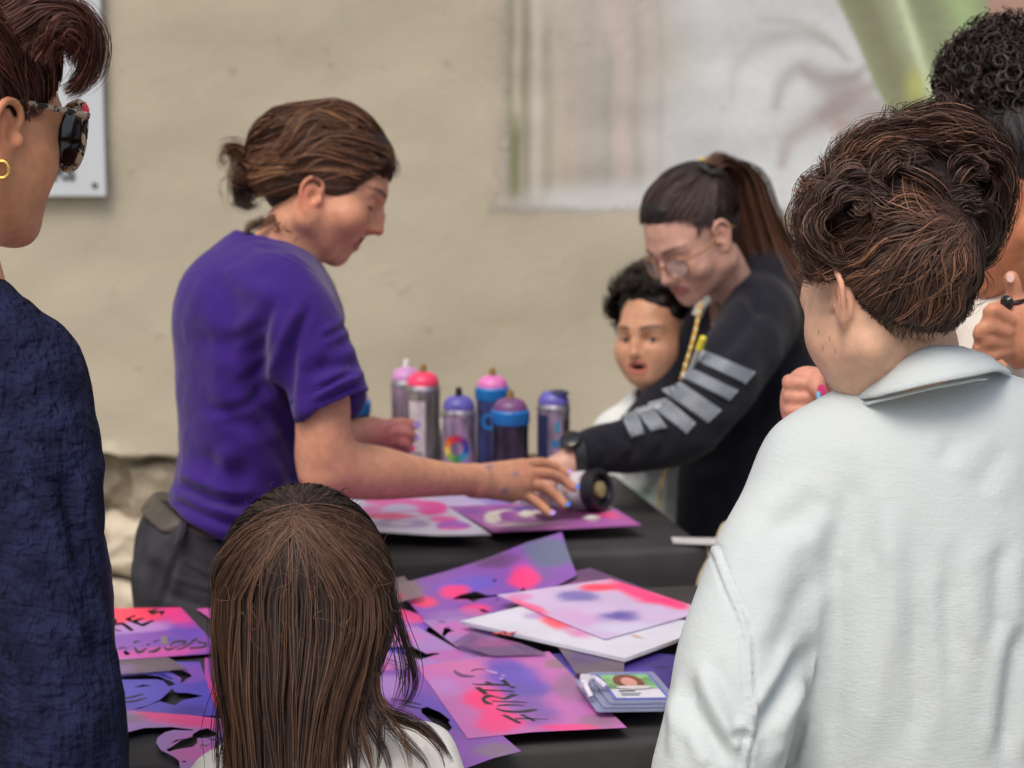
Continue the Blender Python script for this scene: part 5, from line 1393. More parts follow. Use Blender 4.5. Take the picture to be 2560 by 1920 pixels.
# jeans, belt
m, nt, b = nodes("black denim")
nt.links.new(noise_mix(nt, lin(40, 40, 46), lin(64, 64, 72), 12, .35, .7, 6), b.inputs['Base Color']); b.inputs['Roughness'].default_value = .85; b.inputs['Specular IOR Level'].default_value = .2
add_bump(nt, b, 1100, .4, .0008, 2, stretch=(1, 1, .4)); add_bump(nt, b, 40, .35, .004, 3); DENIM = m
def hips(Fd, g=0.0):
    Fd.ell(P(530, 1440, 3.2), (.118 + g, .175 + g, .125 + g), k=.04)
    Fd.ell(P(505, 1335, 3.19), (.092 + g, .155 + g, .08 + g), k=.04)
F = Field(axis((-.66, -.33, .0055)), axis((2.98, 3.42, .007)), axis((0.0, .70, .014), (.70, 1.0, .0055)))
hips(F)
for dd in (3.11, 3.29):
    F.chain([P(500, 1480, dd), np.array([-.475, dd, .45]), np.array([-.50, dd, .06])], [.085, .065, .052], k=.04)
    F.cone(np.array([-.50, dd, .03]), np.array([-.40, dd, .025]), .034, .026, k=.02)
F.half(P(415, 1290, 3.04), -hn, .004)
V, Q = F.mesh()
V = folds(V, Q, [([(452, 1372), (430, 1430), (405, 1520)], 7, -.006), ([(440, 1385), (520, 1432), (600, 1450)], 5, .003), ([(424, 1440), (520, 1470), (600, 1482)], 5, .003), ([(405, 1505), (470, 1525), (520, 1540)], 10, .004), ([(360, 1400), (395, 1440), (420, 1500)], 18, -.005)], noise=[(25, .003, (1, 1, 1))])
mesh_obj("jeans", V, Q, DENIM, W2)
F = Field(axis((-.60, -.33, .0040)), axis((2.98, 3.42, .005)), axis((.86, 1.02, .0035)))
hips(F, .009)
b0 = P(415, 1280, 3.04)
F.half(b0, -hn, .002); F.half(b0 + hn * .030, hn, .002)
V, Q = F.mesh(); BELT = plain("brown grey belt leather", lin(74, 68, 60), .55, var=.2, bump=(60, .4, .002)); mesh_obj("belt", V, Q, BELT, W2)
loop = MB(); lp = [P(458, 1305, 3.04), P(452, 1335, 3.035), P(440, 1362, 3.035)]
loop.tube(spl(lp, 8), .0065, 6); auto_smooth(loop.build("belt_loop", DENIM, W2))
pch = MB(); pch.lathe([(.012, -.02), (.021, -.015), (.022, .012), (.012, .02)], 18, axis_matrix(P(398, 1288, 3.13), (-.25, -.3, .8))); auto_smooth(pch.build("belt_pouch", plain("black foam", (.012, .012, .013), .9), W2))

# hair
HP2 = (lin(48, 32, 28), lin(104, 70, 52), lin(186, 136, 90))
HD2 = (lin(34, 27, 27), lin(60, 44, 40), lin(108, 80, 64))
H = Hair(M2[:3, 3])
shell(H, M2, [((0, -.026, .055), (.077, .088, .072)), ((0, -.050, .015), (.062, .046, .066)), ((0, .034, .086), (.050, .048, .032))], lin(34, 25, 24), .003)
S = Scalp(M2, (0, -.014, .046), (.084, .108, .086))
tie = np.array([0, -.80, -.55]); tie_w = S.world(tie / np.linalg.norm(tie))
line2 = [S.hit(*p) for p in [(974, 440), (940, 432), (905, 452), (885, 475), (868, 492), (848, 478), (800, 462), (778, 505), (752, 545), (715, 566), (680, 560)]]
line2[0] = np.array([0, line2[0][1], line2[0][2]]); line2[0] /= np.linalg.norm(line2[0]); line2 = line2 + [np.array([0, -.66, -.76])]
MX2 = (lin(40, 28, 26), lin(82, 55, 43), lin(150, 104, 70))
hair_cap(H, S, 1700, tie, MX2, .05, span=(0, .42), line=line2, spread=.12, lift=.03, wob=.012, wf=16)
hair_cap(H, S, 520, tie, HP2, .06, span=(.02, .25), line=line2, r=.0008, spread=.16, lift=.06, wob=.014, wf=16)
hair_cap(H, S, 1000, tie, HD2, .03, .003, span=(.40, 1.0), line=line2, spread=.08)
# fringe roll over the brow, temple wisps, nape curls, bun
for g_, n, pal in (([(870, 405), (925, 385), (968, 398), (984, 425), (974, 446)], 150, HD2), ([(880, 425), (925, 405), (962, 412), (976, 438)], 110, HD2), ([(900, 370), (950, 375), (980, 405), (982, 436)], 110, HP2),
                    ([(860, 440), (850, 490), (862, 520), (852, 545)], 40, HD2), ([(872, 460), (868, 505), (880, 525), (866, 535)], 22, HD2)):
    H.lock([P(a, b_, 3.115) for a, b_ in g_], n, (.010, .011, .007), .00045, pal, (.0015, 1.2))
for g_, n in (([(690, 545), (640, 560), (615, 585), (618, 605)], 26), ([(715, 560), (735, 580), (752, 592), (730, 602)], 26), ([(700, 555), (690, 575), (678, 580)], 14), ([(660, 545), (630, 570), (622, 592), (640, 598)], 20), ([(730, 555), (745, 575), (738, 590)], 14)):
    H.lock([P(a, b_, 3.10) for a, b_ in g_], int(n * 1.3), (.007, .007, .004), .00036, MX2, (.003, 1.6))
for g_, n, pal in (([(660, 435), (630, 420), (605, 395), (585, 380), (563, 390)], 120, HP2), ([(655, 440), (625, 430), (605, 440), (598, 480), (612, 510), (635, 518)], 170, HD2), ([(655, 430), (628, 400), (600, 375), (570, 372), (556, 395), (560, 415)], 90, HP2),
                    ([(650, 450), (620, 450), (595, 430), (590, 400), (600, 385)], 110, HP2), ([(655, 455), (630, 470), (612, 490), (600, 505), (590, 515)], 100, HD2), ([(640, 430), (615, 440), (603, 465), (606, 500), (630, 512), (640, 505)], 90, HD2), ([(600, 380), (575, 380), (558, 405), (570, 420)], 24, HP2), ([(585, 450), (572, 480), (575, 515), (588, 525)], 16, HP2)):
    H.lock([P(a, b_, 3.15 + rng.normal() * .012) for a, b_ in g_], n, (.010, .013, .006), .0005, pal, (.0025, 1.4))
for k_ in range(26):                                   # looser locks over the crown
    s_ = np.array([rng.uniform(860, 965), rng.uniform(300, 430)]); s_[1] = max(s_[1], 290 + (s_[0] - 860) * .9); e_ = np.array([672 + rng.normal() * 12, 425 + rng.normal() * 22])
    m_ = (s_ + e_) / 2 + np.array([0, -38 - 20 * rng.random() + .30 * (s_[1] - 380)])
    pts_ = [S.world(S.hit(*q_) * (1.035 + .02 * rng.random())) for q_ in (s_, s_ * .6 + m_ * .4 + rng.normal(size=2) * 5, m_, m_ * .5 + e_ * .5 + rng.normal(size=2) * 6, e_)]
    H.lock(np.array(pts_), 34, (.004, .008, .005), .00045, HP2 if k_ % 2 else MX2, (.003, 1.3), 18)
for k_ in range(60):                                   # flyaways
    a = rng.uniform(700, 960); y0_ = 262 + (a - 815) ** 2 / 330
    H.lock([P(a, y0_ + 18, 3.15), P(a - 25, y0_ - 6, 3.15), P(a - 70, y0_ + 2 + rng.uniform(-10, 6), 3.15)], 1, (0, 0, 0), .00028, HP2, (.002, 1))
H.build("hair", HAIR, W2)
ht = MB(); ht.tube([tie_w + np.array([.012 * math.cos(a) * .3, .012 * math.sin(a), .012 * math.cos(a)]) for a in np.linspace(0, 6.283, 20)], .004, 6); auto_smooth(ht.build("hair_tie", plain("black elastic", (.012, .012, .014), .8), W2))
# ================================================================== WOMAN WITH PONYTAIL AND GLASSES
W3 = person(1860, 1000, 3.8, "woman with a long brown ponytail and glasses, black jacket with grey sleeve patches, looking down")
f_, u_ = face_dir(-54, 33)
u_ = (u_[0] + .05, u_[1], u_[2])
M3 = basis(P(1740, 594, 3.75), f_, u_, .97)
O3 = dict(eyes_open=False, smile=.45, lip_z=-.058, cheek=.98, flush=.25, lip_col=lin(174, 108, 104), nose_r=.0085, nose_y=.107, chin_y=.074, lip_y=.0895)
SK3 = lin(204, 160, 142)
F = Field(axis((x_(1330, 3.6), x_(1500, 3.6), .003), (x_(1500, 3.75), x_(1840, 3.75), .0026), (x_(1840, 3.75), x_(2060, 3.8), .006)),
          axis((3.40, 3.85, .003), (3.85, 4.05, .006)), axis((.5, .82, .01), (.82, .96, .003), (.96, 1.12, .006), (1.12, 1.45, .0026)))
head(F, M3, O3)
F.limb([P(1790, 650, 3.77), P(1830, 730, 3.82), P(1860, 820, 3.86)], [.046, .047, .06], k=.02)
F.ell(P(1865, 1000, 3.90), (.06, .06, .2), k=.03); F.ell(P(1845, 1250, 3.9), (.07, .06, .15), k=.03)
F.limb([P(1560, 1110, 3.62), P(1450, 1140, 3.58), P(1410, 1165, 3.57)], [.030, .026, .024], k=.01)
F.ell(P(1400, 1172, 3.575), (.030, .026, .022), k=.012); F.ell(P(1376, 1180, 3.58), (.024, .024, .020), k=.012)
for q in ([P(1378, 1165, 3.60), P(1352, 1176, 3.615), P(1340, 1200, 3.61)], [P(1372, 1172, 3.575), P(1345, 1188, 3.575), P(1336, 1212, 3.565)], [P(1376, 1185, 3.555), P(1356, 1204, 3.545), P(1352, 1226, 3.54)], [P(1390, 1190, 3.545), P(1378, 1210, 3.535), P(1378, 1232, 3.535)], [P(1410, 1185, 3.55), P(1420, 1205, 3.535), P(1418, 1226, 3.53)]):
    finger(F, q, .0095, .0078, .005)
V, Q = F.mesh()
mesh_obj("body", V, Q, SKIN, W3, True, skin_paint(V, M3, SK3, O3))
JACK = cloth("black jersey", lin(26, 27, 36), var=.15, weave=700, sheen=.1)
F = Field(axis((x_(1395, 3.6), x_(2120, 3.9), .0045)), axis((3.42, 4.08, .0050)), axis((.50, .70, .01), (.70, 1.30, .0050)), pad=.06)
F.limb([P(1905, 690, 3.86), P(1910, 820, 3.9), P(1880, 1020, 3.9), P(1845, 1230, 3.9), P(1840, 1600, 3.9)], [.055, .105, .122, .115, .12], k=.03)
F.cone(P(1880, 760, 3.80), P(1960, 780, 4.0), .055, .06, k=.04)
F.cone(P(1960, 850, 3.9), P(1985, 1300, 3.9), .085, .10, k=.04)
F.limb([P(1925, 700, 3.90), P(1965, 740, 3.92), P(1985, 830, 3.95)], [.034, .045, .05], k=.03)       # hood lying on the back
F.limb([P(1900, 800, 3.78), P(1830, 920, 3.68), P(1745, 1035, 3.63), P(1690, 1085, 3.62), P(1590, 1110, 3.61), P(1500, 1125, 3.595), P(1440, 1135, 3.585)], [.070, .066, .060, .056, .050, .042, .033], k=.03, n=40)
F.limb([P(1790, 800, 3.95), P(1700, 960, 3.98), P(1600, 1080, 3.95)], [.055, .05, .045], k=.02)
F.ell(P(1770, 690, 3.79), (.052, .055, .060), k=.012, op='s')
F.ell(P(1415, 1142, 3.575), (.026, .03, .026), k=.004, op='s')
V, Q = F.mesh()
V = folds(V, Q, [([(1900, 760), (1830, 850), (1770, 900)], 20, -.008), ([(1960, 900), (1900, 1040), (1780, 1120)], 26, -.010), ([(1640, 1060), (1660, 1100), (1640, 1150)], 12, -.006), ([(1560, 1080), (1585, 1120), (1570, 1160)], 12, -.006), ([(1500, 1090), (1515, 1130), (1505, 1165)], 10, -.005),
                   ([(1720, 1160), (1800, 1150), (1880, 1080)], 22, -.008), ([(1760, 1180), (1800, 1260), (1790, 1340)], 20, -.005), ([(1940, 850), (1950, 1000), (1930, 1150)], 22, .006), ([(1860, 700), (1880, 750), (1920, 790)], 14, -.006)], noise=[(16, .003, (1, 1, .6)), (40, .0013, (1, 1, 1))])
mesh_obj("jacket", V, Q, JACK, W3)
# sewn grey reflective patches with pale piping
PAT = plain("grey reflective fabric", lin(112, 120, 130), .55, var=.18, vscale=30, bump=(300, .2, .001)); PIP = plain("pale piping", lin(176, 184, 190), .7)
pq = [[(1752, 884), (1818, 880), (1877, 930), (1860, 957)], [(1722, 924), (1762, 926), (1837, 976), (1818, 998)], [(1662, 978), (1705, 962), (1796, 1024), (1765, 1052)], [(1626, 1012), (1667, 1000), (1734, 1056), (1713, 1080)], [(1592, 1026), (1626, 1017), (1664, 1066), (1628, 1076)], [(1556, 1042), (1590, 1031), (1608, 1082), (1580, 1091)]]
pq[0] = [(1750, 906), (1762, 880), (1880, 930), (1858, 956)]; pq[1] = [(1712, 945), (1726, 922), (1838, 975), (1818, 998)]
def grow(q, k): c = np.mean(np.array(q, float), 0); return [tuple(c + (np.array(p) - c) * k) for p in q]
drape(V, Q, [grow(q, 1.10) for q in pq], PIP, "patch_piping", W3, .0022, 10)
drape(V, Q, pq, PAT, "sleeve_patch", W3, .0040, 10)
col = MB(); col.tube(spl([P(1770, 745, 3.74), P(1752, 765, 3.735), P(1742, 790, 3.735)], 10), .010, 8); auto_smooth(col.build("shirt_collar", cloth("cream cotton", lin(190, 188, 178)), W3))
# hair: sleek cap into a high tail that falls down the back
HP3 = (lin(30, 23, 24), lin(60, 45, 43), lin(116, 88, 76)); HT3 = (lin(48, 33, 30), lin(100, 68, 55), lin(150, 110, 86))
H = Hair(M3[:3, 3])
shell(H, M3, [((0, -.020, .058), (.077, .094, .079)), ((0, -.046, .015), (.064, .046, .066)), ((0, .034, .084), (.050, .048, .032))], lin(28, 22, 23), .003)
S = Scalp(M3, (0, -.012, .050), (.080, .103, .086))
tie = S.hit(1772, 425); tw3 = S.world(tie)
hair_cap(H, S, 1500, tie, HP3, .035, .002, span=(0, 1), r=.0006, jit=.05)
for k_ in range(36):
    dx, dz = rng.normal() * 32 + 8, rng.normal() * .024
    H.lock([tw3 + [rng.normal() * .006, rng.normal() * .006, .004], P(1800 + dx * .3, 400 + abs(dx) * .3, 3.80 + dz), P(1842 + dx * .8, 440, 3.84 + dz), P(1860 + dx * 1.1, 540, 3.86 + dz), P(1885 + dx * 1.5, 640, 3.87 + dz), P(1935 + dx * 1.9, 740, 3.86 + dz), P(1985 + dx * 1.8, 850, 3.85 + dz), P(2010 + dx * 1.6, 960, 3.85 + dz)], 46, (.006, .018, .016), .0008, HT3, (.004, 1.5), 22)
H.lock([P(1735, 545, 3.67), P(1745, 570, 3.665), P(1740, 600, 3.67)], 14, (.004, .004, .002), .0004, HP3, (.001, 1)); H.lock([P(1790, 640, 3.73), P(1812, 690, 3.76), P(1822, 720, 3.78)], 20, (.006, .006, .004), .0005, HT3, (.001, 1))
H.build("hair", HAIR, W3)
sc = MB(); n_ = S.world(tie * 1.02) - S.world(tie); A = axis_matrix(S.world(tie * 1.04), n_)
sc.tube([to_world(A, (.017 * math.cos(a), .017 * math.sin(a), .002 * math.sin(5 * a))) for a in np.linspace(0, 6.2832, 30)], .006, 8); auto_smooth(sc.build("hair_tie", plain("black and yellow elastic", (.02, .02, .022), .6), W3))
yb = MB(); A2 = P(1756, 405, 3.76); yb.lathe([(.003, -.006), (.008, -.003), (.008, .004), (.004, .008)], 14, axis_matrix(A2, (.2, -.3, 1))); auto_smooth(yb.build("hair_bead", plain("yellow bead", lin(200, 180, 60), .4), W3))
# spectacles
def specs(name, M, label, lens_mat, frame_mat, r=.025, zc=-.004, yb=.103, wrap=.10, rim=.0017, temple_mat=None, wide=1.0, tall=.9, sep=.034, yt=-.012, zt=.008, rimh=None, lens_alpha=True, xw=.074):
    g = empty(name, M[:3, 3], label, "glasses")
    for s in (-1, 1):
        ring = []
        for a in np.linspace(0, 6.283185, 37):
            u, v = r * wide * math.cos(a), r * tall * math.sin(a)
            if abs(math.cos(a)) > .2: v *= 1 + .06 * abs(math.cos(a))
            ring.append((s * (sep + u), yb - wrap * (sep + u) - 1.2 * (sep + u) ** 2 * 2, zc + v))
        ring = np.array(ring)
        mb = MB(); mb.tube(to_world(M, ring), rim if rimh is None else rimh, 8, cap=False); auto_smooth(mb.build("frame_rim", frame_mat, g), 60)
        c = ring[:-1].mean(0); lv = [c + (p - c) * k for k in (.98, .6) for p in ring[:-1]] + [c + np.array([0, .0015, 0])]; n = 36
        Fq = [[i, (i + 1) % n, n + (i + 1) % n, n + i] for i in range(n)] + [[n + i, n + (i + 1) % n, 2 * n] for i in range(n)]
        lm = MB(); lm.add(to_world(M, np.array(lv)), Fq); auto_smooth(lm.build("lens", lens_mat, g), 80)
        hx = sep + r * wide
        tm = MB(); pts = [(s * hx, yb - wrap * hx - 2.4 * hx ** 2 , zc + r * .42), (s * (hx + .004), yb - wrap * hx - .014, zc + r * .44), (s * xw, .04, zc + r * .40), (s * (xw + .001), yt, zt + .010), (s * xw, yt - .022, zt - .008)]
        tm.tube(to_world(M, spl(np.array(pts), 20)), np.linspace(rim * 1.15 if rimh is None else rimh * 1.1, rim * .9, 20), 8); auto_smooth(tm.build("temple", temple_mat or frame_mat, g), 60)
    br = MB(); w = sep - r * wide; br.tube(to_world(M, spl(np.array([(-w, yb - wrap * w, zc + .004), (0, yb + .003, zc + .008), (w, yb - wrap * w, zc + .004)]), 10)), rim, 8); auto_smooth(br.build("bridge", frame_mat, g), 60)
    return g
m, nt, b = nodes("clear lens"); b.inputs['Base Color'].default_value = (.85, .88, .9, 1); b.inputs['Roughness'].default_value = .05; b.inputs['Alpha'].default_value = .22
CLEAR = m
specs("glasses", M3, "thin brass-coloured round glasses on the ponytailed woman's nose", CLEAR, plain("brown gold rim", lin(150, 108, 72), .35, .3), r=.0235, zc=-.008, yb=.104, rim=.0016)
# lanyard and pen, watch
BEAD = plain("amber bead", lin(206, 150, 60), .4, var=.3, vscale=70)
ly = empty("lanyard", P(1720, 900, 3.68), "thin yellow and amber beaded lanyard hanging from the ponytailed woman's neck", "lanyard")
lp = spl([P(1752, 758, 3.715), P(1738, 830, 3.69), P(1718, 900, 3.67), P(1700, 960, 3.655), P(1692, 975, 3.655)], 40)
mb = MB(); mb.tube(lp, .0026, 6); auto_smooth(mb.build("cord", plain("yellow cord", lin(206, 176, 92), .6, var=.3, vscale=60), ly))
for i in range(2, 38, 2):
    mb = MB(); rr = .0042; mb.lathe([(.0012, -rr), (rr * .8, -rr * .6), (rr, 0), (rr * .8, rr * .6), (.0012, rr)], 8, axis_matrix(lp[i], lp[i + 1] - lp[i])); auto_smooth(mb.build("bead", BEAD if i % 4 else plain("pale bead", lin(220, 206, 150), .4), ly), 80)
lp = spl([P(1668, 1165, 3.82), P(1652, 1215, 3.80), P(1648, 1270, 3.79)], 16)
mb = MB(); mb.tube(lp, .0036, 6); auto_smooth(mb.build("cord_end", plain("yellow braid", lin(196, 168, 104), .6, var=.4, vscale=70), ly))
pen = empty("marker_pen", P(1740, 890, 3.62), "grey marker pen with a yellow cap clipped beside the lanyard", "pen")
A = axis_matrix(P(1732, 915, 3.625), P(1757, 848, 3.60) - P(1732, 915, 3.625))
mb = MB(); mb.lathe([(.003, -.01), (.0055, 0), (.0055, .034)], 14, A); auto_smooth(mb.build("barrel", plain("grey plastic", lin(160, 162, 160), .4), pen))
mb = MB(); mb.lathe([(.0065, .034), (.0068, .037), (.0062, .058), (.004, .060)], 14, A); auto_smooth(mb.build("pen_cap", plain("yellow plastic", lin(226, 214, 60), .4), pen))
wt = empty("watch", P(1432, 1110, 3.56), "black watch on the ponytailed woman's wrist, over the lying spray can", "watch")
A = axis_matrix(P(1438, 1138, 3.582), P(1500, 1128, 3.595) - P(1438, 1138, 3.582))
mb = MB(); mb.lathe([(.036, -.011), (.0385, -.008), (.0385, .008), (.036, .011)], 26, A); auto_smooth(mb.build("strap", plain("black rubber", (.02, .021, .024), .5), wt))
mb = MB(); mb.lathe([(.018, 0), (.019, .003), (.018, .009), (.016, .010)], 22, axis_matrix(P(1428, 1104, 3.555), (-.2, -.55, .8))); auto_smooth(mb.build("case", plain("dark glass case", (.015, .017, .02), .12), wt))

# ================================================================== BOY
WB_ = person(1640, 1000, 4.02, "curly-haired boy in a white shirt with his mouth open, standing behind the can table")
f_, u_ = face_dir(-36, 3)
MB_ = basis(P(1652, 846, 4.02), f_, u_, .96)
OB = dict(mouth_open=.6, cheek=1.10, fill=.98, flush=.2, lip_col=lin(176, 100, 92), nose_y=.099, nose_z=-.026, nose_r=.0105, lip_z=-.053, lip_y=.088, chin_y=.070, chin_z=-.076, brow_col=np.array([.03, .018, .012]), ear_s=.95, brow_f=.95)
SKB = lin(200, 150, 120)
F = Field(axis((x_(1480, 4.0), x_(1760, 4.0), .0028), (x_(1760, 4.0), x_(1830, 4.0), .006)), axis((3.84, 4.20, .0032)), axis((.5, .96, .008), (.96, 1.30, .0028)))
head(F, MB_, OB)
F.limb([P(1660, 930, 4.05), P(1650, 1010, 4.08), P(1640, 1080, 4.1)], [.042, .040, .05], k=.015)
F.ell(P(1640, 1200, 4.1), (.07, .06, .16), k=.02)
V, Q = F.mesh(); mesh_obj("body", V, Q, SKIN, WB_, True, skin_paint(V, MB_, SKB, OB))
eyes(MB_, WB_, (-.25, 1, .05))
WSH = cloth("white school shirt", lin(206, 212, 212), weave=500)
F = Field(axis((x_(1470, 4.0), x_(1780, 4.0), .005)), axis((3.84, 4.28, .006)), axis((.35, 1.08, .005)), pad=.06)
F.limb([P(1640, 1065, 4.08), P(1630, 1180, 4.1), P(1620, 1420, 4.1)], [.085, .115, .12], k=.03)
F.cone(P(1545, 1080, 4.08), P(1720, 1080, 4.1), .035, .04, k=.04)
F.limb([P(1535, 1085, 4.05), P(1520, 1180, 4.02), P(1560, 1270, 3.99)], [.045, .042, .036], k=.03)
F.ell(P(1648, 1010, 4.06), (.052, .052, .042), k=.01, op='s')
V, Q = F.mesh(); V = folds(V, Q, [([(1560, 1180), (1600, 1230), (1640, 1240)], 18, -.006), ([(1500, 1150), (1540, 1200), (1560, 1250)], 16, -.006), ([(1650, 1180), (1630, 1240), (1640, 1300)], 16, -.005)], noise=[(20, .003, (1, 1, 1))])
p_ = PX(V); te = np.exp(-((p_[:, 0] - 1610) / 60) ** 2 - ((p_[:, 1] - 1235) / 24) ** 2)[:, None] * .6
mesh_obj("shirt", V, Q, attr_mat("white shirt with teal print", .9, .2, .05, 30), WB_, True, lin(206, 212, 212) * (1 - te) + lin(120, 158, 152) * te)
nb = MB(); A = axis_matrix(P(1648, 1022, 4.06), P(1654, 930, 4.04) - P(1646, 1060, 4.08)); nb.tube([to_world(A, (.050 * math.cos(a), .048 * math.sin(a), .004 * math.cos(2 * a))) for a in np.linspace(0, 6.2832, 40)], .007, 8); auto_smooth(nb.build("neckband", cloth("yellow ribbing", lin(190, 158, 84)), WB_))
fh = Field(axis((x_(1585, 4.0), x_(1650, 4.0), .0025)), axis((3.88, 3.99, .003)), axis((.96, 1.06, .0025)))
H = Hair(MB_[:3, 3])
shell(H, MB_, [((0, -.022, .062), (.088, .098, .078)), ((0, -.05, .015), (.080, .062, .070)), ((0, .026, .090), (.062, .050, .030))], lin(22, 17, 16), .003, noise=(.006, 45))
def curls(H, M, n, pal, gen, rad=.010, turns=2.2, r=.0007, seg=16):
    """many short springy curls"""
    o, d = gen(n); t = np.linspace(0, 1, seg)[None, :, None]
    a = rng.normal(size=(n, 3)); n1 = np.cross(d, a); n1 /= np.linalg.norm(n1, axis=1, keepdims=True); n2 = np.cross(d, n1); n2 /= np.linalg.norm(n2, axis=1, keepdims=True)
    L = rng.uniform(.012, .03, n)[:, None, None]; R = rad * rng.uniform(.4, 1, n)[:, None, None]; ph = rng.uniform(0, 6.28, n)[:, None, None]; tr = turns * rng.uniform(.6, 1.3, n)[:, None, None]
    p = o[:, None] + d[:, None] * L * t + R * np.minimum(1, t * 3) * (np.cos(ph + 6.28 * tr * t) * n1[:, None] + np.sin(ph + 6.28 * tr * t) * n2[:, None])
    H.strands(p, r * rng.uniform(.7, 1.3, n), hair_cols(pal, n), .5)
def afro_gen(M, c, rr, keep):
    def g(n):
        q = []; 
        while len(q) < n:
            v = rng.normal(size=(n * 3, 3)); v /= np.linalg.norm(v, axis=1, keepdims=True); v = v[keep(v)]; q += list(v)
        q = np.array(q[:n]); lay = rng.uniform(.92, 1.04, (n, 1))
        return to_world(M, np.asarray(c) + q * np.asarray(rr) * lay), (q @ M[:3, :3].T) / np.linalg.norm(M[:3, 0])
    return g
HPB = (lin(16, 12, 11), lin(32, 24, 22), lin(62, 48, 42))
curls(H, MB_, 2600, HPB, afro_gen(MB_, (0, -.016, .056), (.100, .108, .090), lambda v: (v[:, 2] > -.55 + .95 * np.maximum(0, v[:, 1]) ** .8 + 0.1 * np.abs(v[:, 0])) & ~((v[:, 1] > .55) & (v[:, 2] < .44))), .010, 2.0, .0011)
H.build("hair", HAIR, WB_)
# small hand of the boy, seen under the black sleeve
F = fh
F.ell(P(1616, 1172, 3.94), (.017, .014, .020), k=.01)
for dx in (-16, -5, 6, 17): F.cone(P(1616 + dx, 1170, 3.94), P(1614 + dx * .9, 1200, 3.93), .008, .0065, k=.004)
F.cone(P(1612, 1150, 3.95), P(1600, 1135, 3.97), .014, .016, k=.01)
V, Q = F.mesh(); mesh_obj("hand", V, Q, SKIN, WB_, True, np.tile(lin(190, 128, 100), (len(V), 1)))
# ================================================================== WOMAN IN THE WHITE BLOUSE (seen from behind)
W4 = person(2280, 1200, 2.2, "person in a loose white blouse seen from behind, dark curly hair gathered high")
DARKT = cloth("dark trousers", lin(40, 42, 52), weave=800)
f_, u_ = face_dir(-140, 13)
M4 = basis(P(2226, 752, 2.17), f_, u_, .98)
O4 = dict(cheek=1.02, fill=.97, ear_x=.013, ear_s=1.05, chin_z=-.074, lip_z=-.054, flush=.3, brow_f=.5, nose_y=.100, chin_y=.066)
SK4 = lin(214, 172, 146)
F = Field(axis((x_(1960, 2.15), x_(2470, 2.15), .0020), (x_(2470, 2.15), x_(2640, 2.15), .006)), axis((1.98, 2.36, .0023)), axis((1.10, 1.36, .007), (1.36, 1.66, .0021)))
head(F, M4, O4)
F.limb([P(2238, 790, 2.19), P(2268, 880, 2.20), P(2290, 990, 2.21), P(2300, 1080, 2.22)], [.050, .050, .056, .075], k=.022)
F.limb([P(2180, 760, 2.13), P(2215, 860, 2.15), P(2240, 960, 2.19)], [.012, .013, .016], k=.03)
F.ell(P(2300, 1180, 2.23), (.13, .08, .07), k=.03)
V, Q = F.mesh(); C = skin_paint(V, M4, SK4, O4)
p_ = PX(V)
for sx, sy, r in ((2050, 878, 4.0), (2083, 882, 3.6), (2067, 841, 3.4), (2040, 828, 2.6)):
    near = np.where(np.hypot(p_[:, 0] - sx, p_[:, 1] - sy) < 9, p_[:, 2], 9); vi = V[near.argmin()]
    f = np.exp(-((V - vi) ** 2).sum(1) / (r * .00030) ** 2)[:, None] * .6; C = C * (1 - f) + lin(100, 62, 50) * f
mesh_obj("body", V, Q, SKIN, W4, True, C)
m, nt, b = nodes("white cotton blouse")
nt.links.new(noise_mix(nt, lin(187, 197, 200), lin(196, 205, 207), 7, .3, .7, 5), b.inputs['Base Color']); b.inputs['Roughness'].default_value = .85; b.inputs['Specular IOR Level'].default_value = .2; b.inputs['Sheen Weight'].default_value = .1
b.inputs['Sheen Weight'].default_value = .05
add_bump(nt, b, 420, .45, .0010, 2, stretch=(.25, .25, 1)); add_bump(nt, b, 420, .45, .0010, 2, stretch=(1, 1, .2)); add_bump(nt, b, 26, .22, .005, 4, stretch=(1, 1, .5)); add_bump(nt, b, 90, .14, .003, 4, stretch=(.5, .5, 1)); BLOUSE = m
F = Field(axis((x_(1590, 2.1), x_(2860, 2.2), .0034)), axis((1.90, 2.16, .0036), (2.16, 2.42, .007)), axis((.56, .82, .010), (.82, 1.50, .0034)), pad=.09)
F.limb([P(2030, 1162, 2.20), P(2160, 1100, 2.20), P(2290, 1075, 2.20), P(2440, 1060, 2.21), P(2620, 1090, 2.23)], [.045, .052, .056, .056, .052], k=.03)
F.ell(P(2290, 1380, 2.225), (.160, .105, .175), k=.07)
F.ell(P(2300, 1850, 2.225), (.172, .115, .32), k=.07)
F.limb([P(2030, 1172, 2.20), P(1945, 1370, 2.18), P(1862, 1600, 2.15), P(1830, 1780, 2.13), P(1780, 2000, 2.12), P(1790, 2150, 2.10)], [.050, .060, .064, .066, .064, .06], k=.028, n=30)
F.limb([P(2600, 1130, 2.23), P(2720, 1400, 2.22), P(2740, 1900, 2.18)], [.05, .06, .06], k=.04)
V, Q = F.mesh(1)
